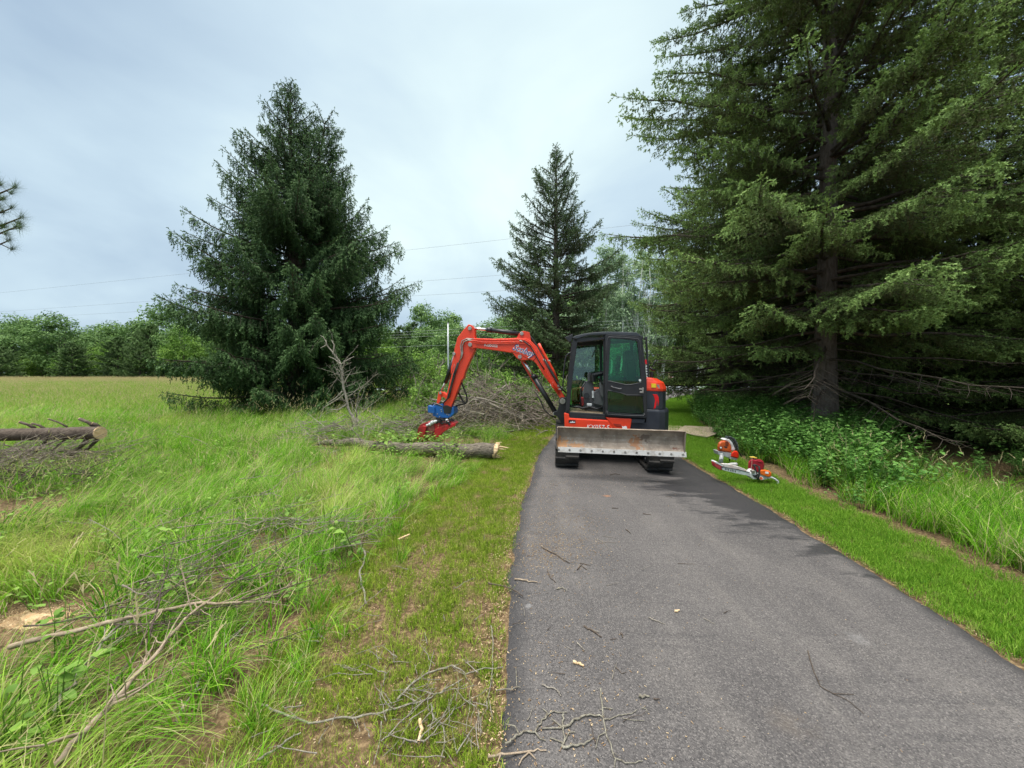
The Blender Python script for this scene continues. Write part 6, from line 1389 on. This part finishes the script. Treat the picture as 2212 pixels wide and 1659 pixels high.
# on the driveway
D7 = lambda pts: [(1042.4 + x * .3888, 1426.4 + y * .3888) for x, y in pts]
D4 = lambda pts: [(1097.2 + x * .4049, 987.5 + y * .4049) for x, y in pts]
tw = [
 (D7([(655, 155), (665, 260), (685, 400), (710, 470), (735, 540), (770, 555), (800, 575), (890, 560)]), .0042, 'long forked lichened twig pointing up the driveway near the bottom edge', 'lichen', [D7([(665, 262), (725, 270)]), D7([(685, 400), (645, 420), (628, 490)]), D7([(738, 545), (732, 598)])]),
 (D7([(125, 465), (170, 440), (210, 400), (290, 395), (320, 350), (345, 320), (380, 290), (470, 288)]), .0055, 'knotty lichened branch at the lower left corner of the driveway', 'lichen', [D7([(200, 405), (180, 365), (130, 355)]), D7([(290, 395), (320, 435), (350, 445)]), D7([(345, 320), (360, 290), (335, 270)])]),
 (D7([(440, 375), (465, 365), (520, 325), (580, 300), (650, 310), (680, 325), (710, 330)]), .0060, 'thick arched lichened twig crossing the long forked one', 'lichen', [D7([(440, 375), (330, 378)]), D7([(440, 370), (385, 325)])]),
 (D7([(30, 535), (120, 522), (260, 505), (355, 500)]), .0058, 'straight pale stick lying flat at the bottom of the driveway', 'pale', [D7([(260, 510), (220, 545), (200, 585)]), D7([(260, 512), (295, 548)]), D7([(100, 525), (75, 590)])]),
 (D7([(448, 300), (445, 350), (452, 400), (455, 460)]), .0050, 'short upright-pointing twig beside the arched one', 'lichen', [D7([(455, 460), (400, 440), (375, 430)]), D7([(440, 480), (480, 400), (515, 398)])]),
 (D7([(440, 470), (465, 485), (520, 472), (570, 465), (605, 435)]), .0062, 'curved lichened stub below the arched twig', 'lichen', []),
 (D7([(75, 170), (130, 160), (190, 150), (212, 150)]), .0040, 'L-shaped twig with its thin leg pointing away on the left of the driveway', 'lichen', [D7([(190, 150), (188, 90), (185, 45)])]),
 (D7([(330, 135), (365, 150), (410, 160), (425, 180), (437, 200)]), .0045, 'bent lichened twig right of the L-shaped one', 'grey', []),
 (D7([(740, 35), (760, 55), (775, 75), (800, 65)]), .0026, 'thin hooked twig in the middle of the near driveway', 'brown', []),
 (D7([(875, 205), (900, 198), (925, 195)]), .0080, 'short thick stub of branch on the near driveway', 'lichen', []),
 (D7([(950, 213), (985, 217)]), .004, 'tiny dark stick right of the thick stub', 'brown', []),
 (D7([(700, 330), (740, 308), (800, 300), (835, 292), (860, 275)]), .0028, 'thin wavy twig right of the long forked one', 'lichen', [D7([(775, 320), (830, 332), (900, 335)])]),
 (D7([(885, 262), (905, 265), (915, 290)]), .003, 'little hooked twig above the wavy one', 'lichen', []),
 (D4([(35, 650), (95, 660), (160, 668)]), .0075, 'straight brown stick near the left edge of the driveway', 'pale', []),
 (D4([(210, 600), (225, 640), (255, 668)]), .0045, 'curved brown twig right of the straight stick', 'brown', []),
 (D4([(260, 705), (290, 695), (315, 712)]), .005, 'small boomerang-shaped twig near the curved brown one', 'lichen', []),
 (D4([(405, 900), (450, 925), (475, 942), (500, 960)]), .0062, 'stout dark stick left of the driveway centre', 'brown', []),
 (D4([(370, 990), (390, 1012), (410, 1030)]), .0045, 'short pale twig below the stout dark stick', 'grey', []),
 (D4([(750, 855), (775, 868), (805, 878), (840, 890)]), .0042, 'straight grey twig in the centre of the driveway', 'grey', [D4([(770, 868), (775, 855)])]),
 (D4([(600, 940), (612, 945), (610, 962)]), .005, 'tiny forked twig left of the centre twig', 'brown', []),
 (D4([(180, 480), (225, 505), (260, 520), (300, 550), (330, 565)]), .0060, 'brown twig on the chip-strewn part of the driveway', 'brown', [D4([(260, 520), (275, 535)])]),
 (D4([(370, 600), (390, 575), (420, 600)]), .005, 'V-shaped twig on the driveway', 'brown', []),
 (D4([(385, 565), (410, 570), (440, 578)]), .0042, 'short brown twig touching the V-shaped one', 'brown', []),
 (D4([(475, 435), (510, 455), (545, 452), (575, 458)]), .0035, 'thin dry twig farther up the driveway', 'grey', [D4([(510, 455), (540, 490)])]),
 (D4([(510, 420), (550, 428), (580, 432)]), .003, 'faint straight twig just above the thin dry one', 'grey', []),
 (D4([(630, 385), (645, 397), (655, 405)]), .006, 'short dark chunk of twig in the wheel path', 'brown', []),
 (D4([(720, 302), (765, 308)]), .005, 'small dark stick below the orange smudge', 'brown', []),
 (D4([(555, 272), (590, 272)]), .005, 'small dark stick left of the orange smudge', 'brown', []),
 ([(1745, 1405), (1758, 1450), (1772, 1483), (1800, 1498), (1830, 1512), (1867, 1542)], .0030, 'long hair-thin twig on the right half of the driveway', 'brown', [[(1800, 1498), (1845, 1500)]]),
 ([(1520, 1335), (1545, 1348)], .003, 'hair-thin straight twig right of the driveway centre', 'grey', []),
 (D4([(545, 95), (570, 88), (598, 92)]), .006, 'bowed twig on the shaded asphalt in front of the tracks', 'brown', []),
]
for k, (pts, rad, lb, mt, ex) in enumerate(tw):
    traced('twig', pts, rad, rad * .45, wood[mt], lb, 2 if len(pts) > 5 else 0, 50 + k, rad * .5, True, sublen=.06, extra=ex)
for (pts, lb) in ((D4([(350, 1090), (380, 1100), (405, 1115)]), 'pale torn wood chip left of the driveway centre'), (D4([(890, 820), (915, 816)]), 'pale chip right of the driveway centre')):
    traced('wood_splinter', pts, .009, .005, cutw, lb, 0, 3, .003, True, cat='wood scrap')
for k in range(48):
    u, v = r.uniform(1085, 1620), 1020 + 620 * r.uniform(0, 1) ** 1.4
    if r.uniform() < (u - 1085) / 620: continue
    q = G(u, v); a = r.uniform(0, 3.14); L = r.uniform(.03, .16); z = hz(q.x, q.y) + .026
    if q.x < XL(q.y) + .03: continue
    branch_obj('twig', rbranch(r, (q.x, q.y, z + .002), (q.x + math.cos(a) * L, q.y + math.sin(a) * L, z + .003), r.uniform(.0015, .0035), .001, .15, r.integers(0, 2), .4, 1, 6, 0), wood['brown' if k % 2 else 'grey'], 'tiny bare twig lying on the driveway', 'twig', 'tiny twigs scattered on the driveway', 4)
# green leaves and torn foliage by the log
def sprigs(name, us, Y, n, leaf, label, seed):
    rnd = np.random.default_rng(seed); c = P(us[0], us[1], Y); root = empty(name, (c.x, c.y, hz(c.x, c.y)), label, 'plant'); o = link('foliage', leafy(seed, n, .42, .30, leaf, 9), LEAF['bright'], root)
sprigs('ivy_sprig', (900, 985), 7.9, 190, .10, 'torn bright green leafy sprig in front of the middle of the log', 301)
sprigs('ivy_sprig', (925, 975), 7.8, 170, .085, 'leafy sprig draped right of the bright one against the log', 305)
sprigs('ivy_sprig', (960, 1000), 7.2, 120, .07, 'torn leaves in the grass below the right half of the log', 306)
sprigs('ivy_sprig', (850, 990), 7.6, 110, .09, 'smaller leafy sprig left of the bright one by the log', 302)
sprigs('ivy_sprig', (880, 925), 10.2, 150, .11, 'yellow-green leafy plant left of the red cutting head', 303)
sprigs('ivy_sprig', (700, 960), 8.6, 60, .07, 'few small green leaves behind the left end of the middle log', 304)

# ------------------------------------------------------------------ boards
plyw = pmat('weathered_plywood', (0.50, 0.40, 0.27), (0.38, 0.31, 0.22), rough=0.85, scale=5, bump=0.2)
plyd = pmat('plywood_edge', (0.10, 0.08, 0.06), rough=0.9)
def board(us, z, th, label, mat=plyw):
    pts = [GG(u, v, z) for u, v in us]; zc = max(p.z for p in pts); c = sum(pts, Vector()) / len(pts)
    o = MB(c).prism(pts, Vector((0, 0, -th))).build('plywood_board', mat, None, bevel=0.002); o.location = c; return tag(o, label, 'board', 'plywood boards beside the machine')
board([(1463, 930), (1479, 919), (1545, 922.5), (1557, 930), (1551, 936), (1528, 943.5), (1500, 939)], .10, .02, 'weathered plywood board lying uppermost with its cut corner to the right')
board([(1446, 918), (1482, 921), (1475, 928), (1462, 932), (1440, 940), (1400, 930)], .07, .02, 'paler plywood board half hidden behind the tail of the machine')
board([(1470, 937), (1500, 932), (1535, 938), (1527, 947), (1500, 944)], .035, .03, 'dark-edged lower board underneath the uppermost one', plyw)

# ------------------------------------------------------------------ tools on the verge
def T(zx, zy, Y): return P(1525.2 + zx * .07937, 927.2 + zy * .07937, Y)
stor = pmat('tool_orange_plastic', (0.62, 0.12, 0.02), (0.42, 0.07, 0.015), rough=0.45, scale=18)
strd = pmat('tool_bright_orange', (0.85, 0.16, 0.015), (0.75, 0.12, 0.015), rough=0.4, scale=18)
tgrey = pmat('tool_grey_plastic', (0.45, 0.47, 0.47), (0.30, 0.32, 0.32), rough=0.5, scale=20)
twhite = pmat('tool_white_plastic', (0.70, 0.72, 0.72), (0.50, 0.5, 0.48), rough=0.5, scale=20)
tblack = pmat('tool_black_rubber', (0.015, 0.016, 0.017), (0.03, 0.03, 0.032), rough=0.6, scale=20)
canred = pmat('fuel_can_red', (0.36, 0.012, 0.03), (0.28, 0.012, 0.025), rough=0.5, scale=10)
YB = 6.75
def Tl(pts, Y): return [T(x, y, Y) for x, y in pts]
YV = Vector((0, 1, 0))
def near_prism(m, pts, Y, th): return m.prism(Tl(pts, Y), YV * th)
def blower():
    b = T(520, 940, YB); b.z = hz(b.x, b.y); root = empty('backpack_blower', b, 'orange and white backpack leaf blower standing on the grass by the undergrowth', 'leaf blower')
    M = lambda: MB(b)
    prof = [(310, 590), (305, 470), (330, 370), (400, 310), (500, 305), (600, 330), (660, 400), (690, 500), (690, 640), (500, 628)]
    rings_ = []
    cx, cy = 500, 480
    for (k, dy) in ((.72, -.02), (.93, .0), (1.0, .04), (1.0, .12)): rings_.append([T(cx + (x - cx) * k, cy + (y - cy) * k, YB + dy) for x, y in prof])
    o = M().loft(rings_).build('engine_cover', stor, root, bevel=.006)
    near_prism(M(), [(525, 330), (590, 330), (625, 390), (600, 470), (530, 460)], YB - .025, .02).build('air_vent', pmat('vent_brown', (0.20, 0.035, 0.01), rough=.6), o, bevel=.004)
    near_prism(M(), [(495, 460), (580, 480), (570, 520), (500, 500)], YB - .022, .02).build('dark_slot', tblack, o)
    M().tube([T(405, 500, YB - .06), T(405, 500, YB)], .024, 14).build('starter_knob', tblack, o); M().tube([T(403, 500, YB - .065), T(403, 500, YB - .055)], .015, 12).build('knob_cap', twhite, o)
    near_prism(M(), [(315, 590), (690, 650), (680, 780), (600, 770), (340, 700)], YB - .01, .16).build('base_housing', tgrey, root, bevel=.008)
    rp = [(490, 290), (560, 262), (650, 285), (720, 360), (790, 520), (800, 560), (700, 590), (690, 470), (640, 370), (560, 320)]
    near_prism(M(), rp, YB + .02, .14).build('fan_housing', twhite, root, bevel=.012)
    near_prism(M(), [(560, 260), (580, 190), (700, 205), (790, 255), (860, 360), (890, 480), (890, 600), (800, 560), (740, 400), (660, 290)], YB + .12, .08).build('back_pad', pmat('green_black_pad', (0.02, 0.03, 0.028), (0.12, 0.17, 0.15), rough=.8, scale=25, lo=.45, hi=.6), root, bevel=.01)
    st = M(); 
    for k in range(3): st.tube(Tl([(600, 200 + k * 12), (700, 230 + k * 10), (780, 320), (830, 450 + k * 20), (850, 570)], YB + .10), .010, 5)
    st.build('strap', tblack, root)
    cx, cy = 780, 690; pr = [(680, 700), (690, 640), (760, 585), (840, 590), (885, 650), (890, 740), (880, 800), (670, 745)]
    M().loft([[T(cx + (x - cx) * k, cy + (y - cy) * k, YB + d) for x, y in pr] for k, d in ((.75, -.05), (1, -.02), (1, .08))]).build('fuel_tank', pmat('tank_red', (0.75, 0.03, 0.01), rough=.35), root, bevel=.006)
    near_prism(M(), [(650, 740), (860, 800), (840, 850), (700, 815), (645, 800)], YB - .01, .1).build('tank_foot', twhite, root, bevel=.005)
    M().tube(Tl([(420, 660), (425, 720)], YB - .06), .028, 12).tube(Tl([(425, 700), (415, 800), (395, 930)], YB - .06), [.030, .034, .040], 12).build('blower_tube', tgrey, root, smooth=True)
    near_prism(M(), [(372, 760), (460, 765), (455, 810), (368, 805)], YB - .105, .01).build('tube_label', lettw, root)
    M().tube(Tl([(590, 955), (690, 945), (830, 960)], YB - .15), [.014, .022, .034], 12).build('nozzle', twhite, root, smooth=True)
    lg = M(); 
    for (x0, y0, x1, y1) in ((860, 560, 960, 740), (640, 770, 640, 870), (400, 690, 420, 860)): lg.tube([T(x0, y0, YB + .15), T(x1, y1, YB + .2)], .012, 6)
    lg.build('frame_leg', tblack, root)
blower()
def fuel_can():
    Y = 6.25; b = T(1360, 1130, Y); b.z = hz(b.x, b.y); root = empty('fuel_can', b, 'red plastic fuel can with a yellow spout behind the chainsaw', 'fuel can'); M = lambda: MB(b)
    pr = [(1135, 1110), (1150, 900), (1200, 830), (1260, 818), (1360, 835), (1380, 815), (1480, 820), (1560, 870), (1590, 960), (1560, 1110), (1560, 1180), (1145, 1180)]; cx, cy = 1360, 1000
    o = M().loft([[T(cx + (x - cx) * k, cy + (y - cy) * k, Y + d) for x, y in pr] for k, d in ((.90, -.02), (1, .02), (1, .12), (.92, .15))]).build('can_body', canred, root, bevel=.008)
    near_prism(M(), [(1400, 860), (1500, 870), (1530, 920), (1470, 905), (1420, 890)], Y - .03, .05).build('handle', canred, root, bevel=.008)
    M().tube(Tl([(1255, 815), (1360, 805)], Y + .05), .022, 10).build('collar', tblack, root); M().tube(Tl([(1190, 755), (1290, 765), (1380, 790)], Y + .04), [.010, .016, .013], 9).build('spout', pmat('spout_yellow', (0.80, 0.58, 0.06), (0.6, 0.45, 0.1), rough=.5, scale=30), root, smooth=True)
    M().tube(Tl([(1250, 780), (1245, 950), (1215, 1160)], Y - .05), .004, 5).build('cord', pmat('pink_cord', (0.65, 0.38, 0.3), rough=.8), root)
fuel_can()
def chainsaw():
    Y = 5.75; b = T(1350, 1350, Y); b.z = hz(b.x, b.y); root = empty('chainsaw', b, 'orange and white chainsaw with a long bar pointing left along the grass', 'chainsaw'); M = lambda: MB(b)
    near_prism(M(), [(430, 1060), (470, 1030), (900, 1110), (1220, 1190), (1215, 1280), (1000, 1240), (600, 1150), (450, 1110)], Y, .012).build('guide_bar', pmat('bar_pale', (0.62, 0.66, 0.64), (0.42, 0.45, 0.44), rough=.4, scale=14), root, bevel=.002)
    text_bar = MB(b)
    rq = random.Random(3)
    for k in range(7): x = 520 + k * 42 + (20 if k > 2 else 0); y = 1060 + (x - 520) * .22; text_bar.prism(Tl([(x, y), (x + rq.randint(14, 26), y + 4), (x + rq.randint(12, 24), y + 55), (x + rq.randint(-4, 6), y + 48)], Y - .004), YV * .003)
    text_bar.build('bar_marking', tblack, root)
    near_prism(M(), [(420, 1050), (460, 1025), (900, 1100), (1215, 1180), (1215, 1192), (900, 1112), (470, 1035)], Y - .006, .024).build('chain', tblack, root)
    near_prism(M(), [(430, 940), (600, 950), (900, 1020), (1100, 1100), (1230, 1180), (1200, 1200), (900, 1120), (480, 1020)], Y + .10, .05).build('bar_cover', pmat('faded_pink_cover', (0.55, 0.42, 0.36), (0.62, 0.60, 0.56), rough=.7, scale=12), root, bevel=.004)
    near_prism(M(), [(235, 925), (250, 900), (470, 1010), (455, 1110), (400, 1120), (250, 1020)], Y + .02, .10).build('scabbard_end', pmat('scabbard_red', (0.50, 0.03, 0.03), (0.35, 0.05, 0.05), rough=.6, scale=10), root, bevel=.006)
    near_prism(M(), [(245, 885), (300, 885), (460, 985), (475, 1020), (440, 1010), (250, 915)], Y + .015, .12).build('scabbard_rim', twhite, root, bevel=.004)
    bd = near_prism(M(), [(1210, 1200), (1260, 1130), (1330, 1110), (1380, 1180), (1400, 1280), (1380, 1370), (1260, 1360), (1215, 1310)], Y - .03, .12).build('clutch_cover', twhite, root, bevel=.012)
    near_prism(M(), [(1255, 1130), (1310, 1105), (1350, 1140), (1340, 1200), (1260, 1210)], Y - .05, .06).build('silver_cap', steel, root, bevel=.01)
    near_prism(M(), [(1260, 1240), (1340, 1250), (1390, 1225), (1380, 1330), (1310, 1310)], Y - .035, .01).build('dark_slot', tblack, bd)
    near_prism(M(), [(1380, 1200), (1660, 1275), (1670, 1360), (1560, 1385), (1400, 1370)], Y - .02, .16).build('crankcase', tgrey, root, bevel=.01)
    pr = [(1470, 1110), (1600, 1100), (1720, 1130), (1780, 1190), (1780, 1270), (1740, 1310), (1640, 1290), (1470, 1230), (1450, 1160)]; cx, cy = 1610, 1200
    M().loft([[T(cx + (x - cx) * k, cy + (y - cy) * k, Y + d) for x, y in pr] for k, d in ((.85, -.04), (1, -.01), (1, .12), (.85, .15))]).build('top_cover', strd, root, bevel=.008)
    near_prism(M(), [(1620, 1150), (1705, 1165), (1700, 1220), (1615, 1205)], Y - .045, .01).build('white_label', lettw, root)
    M().tube([T(1500, 1335, Y - .04), T(1500, 1335, Y - .02)], .028, 16).build('cap_ring', twhite, root); M().tube([T(1500, 1335, Y - .046), T(1500, 1335, Y - .03)], .022, 16).build('fuel_cap', stor, root)
    M().tube(Tl([(1270, 1000), (1310, 960), (1330, 1060), (1360, 1150), (1390, 1250)], Y - .02), .013, 8).tube(Tl([(1440, 1010), (1455, 1100), (1440, 1230), (1410, 1380)], Y - .06), .013, 8).tube([T(1310, 965, Y), T(1440, 1015, Y + .1)], .012, 8).build('front_handle', tblack, root, smooth=True)
    M().tube(Tl([(1650, 1330), (1780, 1310), (1880, 1360), (1960, 1420), (1965, 1460), (1930, 1480)], Y), .014, 8).build('rear_handle', twhite, root, smooth=True)
    M().tube(Tl([(1780, 1295), (1880, 1330), (1970, 1410)], Y + .02), .012, 8).build('handle_grip', tblack, root, smooth=True)
chainsaw()

# ------------------------------------------------------------------ by the road: sign post, mailbox, pole, wires
pinew = pmat('raw_timber', (0.60, 0.45, 0.26), (0.48, 0.34, 0.18), rough=.8, scale=6)
p = P(1445, 835, 43.2); p.z = hz(p.x, p.y)
root = empty('sign_post', p, 'raw timber cross-shaped post with a red-marked board across the road', 'sign post'); M = lambda: MB(p)
M().box(p + Vector((0, 0, .78)), (.15, .15, 1.56)).build('post', pinew, root, bevel=.01)
bd = M().box(p + Vector((.02, -.1, .98)), (1.05, .04, .27)).build('crossboard', pmat('sign_pink_white', (0.75, 0.42, 0.38), (0.82, 0.75, 0.68), rough=.6, scale=3), root, bevel=.005)
gl = M(); 
for (x, z, w, h) in ((-.30, 1.0, .06, .2), (-.24, 1.07, .12, .05), (-.1, .99, .06, .2), (.04, 1.04, .16, .05), (.04, .93, .16, .05), (.22, .99, .06, .2)): gl.box(p + Vector((x, -.13, z)), (w, .02, h))
gl.build('red_mark', pmat('sign_red', (0.55, 0.02, 0.03), rough=.5), bd)
M().box(p + Vector((-.24, -.02, 1.26)), (.24, .3, .24)).box(p + Vector((.26, -.02, 1.26)), (.28, .3, .24)).build('dark_box', blackm, root, bevel=.03)
p = P(1428.5, 836, 43.5); p.z = hz(p.x, p.y)
root = empty('mailbox', p, 'small grey mailbox on a thin post left of the timber cross', 'mailbox'); M = lambda: MB(p)
M().box(p + Vector((0, 0, .55)), (.09, .09, 1.1)).build('post', wood['grey'], root)
M().prism([p + Vector((x, -.25, z)) for x, z in ((-.16, 1.1), (.16, 1.1), (.16, 1.32), (.1, 1.42), (0, 1.46), (-.1, 1.42), (-.16, 1.32))], Vector((0, .5, 0))).build('box', pmat('mailbox_grey', (0.16, 0.18, 0.22), rough=.5), root, bevel=.01)
p = P(968.5, 834, 40); p.z = hz(p.x, p.y)
root = empty('utility_pole', p, 'thin pale metal pole standing by the road left of the orange boom', 'pole'); M = lambda: MB(p)
M().tube([p, p + Vector((0, 0, 6.9))], [.10, .075], 12).build('shaft', pmat('galvanised_pole', (0.52, 0.54, 0.55), (0.42, 0.44, 0.45), rough=.45, metal=.4, scale=3), root, smooth=True); M().tube([p + Vector((0, 0, 6.9)), p + Vector((0, 0, 6.98))], .095, 12).build('cap', steel, root)
wirem = pmat('power_line_cable', (0.22, 0.24, 0.26), rough=.5); wirel = pmat('thin_bright_wire', (0.45, 0.48, 0.5), rough=.4, metal=.3)
def wire(u0, v0, u1, v1, Y0_, Y1_, rad, label, m, sag=.5):
    a, b_ = P(u0, v0, Y0_), P(u1, v1, Y1_); n_ = 24; pts = [a.lerp(b_, t / n_) - Vector((0, 0, sag * 4 * (t / n_) * (1 - t / n_))) for t in range(n_ + 1)]
    c_ = a.copy(); o = MB(c_).tube(pts, [rad * (0.35 + 0.65 * (t / n_)) for t in range(n_ + 1)], 5).build('power_line', m, None, smooth=True); o.location = c_; tag(o, label, 'power line')  # haze is put into the shape: wires thin towards the far left
wire(-700, 700, 1900, 425, 58, 46, .016, 'topmost power line, rising to the right behind the thin spruce', wirem, .5)
wire(-700, 718, 1900, 528, 58, 46, .016, 'second power line from the top', wirem, .5)
wire(-700, 725, 1900, 578, 58, 46, .016, 'third power line from the top', wirem, .3)
for k, (v0, v1, lb) in enumerate(((735, 672, 'upper of the thin wires crossing in front of the trees'), (740, 680, 'second of the thin wires crossing in front of the trees'), (745, 688, 'third of the thin wires crossing in front of the trees'), (762, 715, 'lowest thin wire crossing in front of the trees'))):
    wire(500, v0, 1700, v1, 49, 45, .014, lb, wirel, .1)
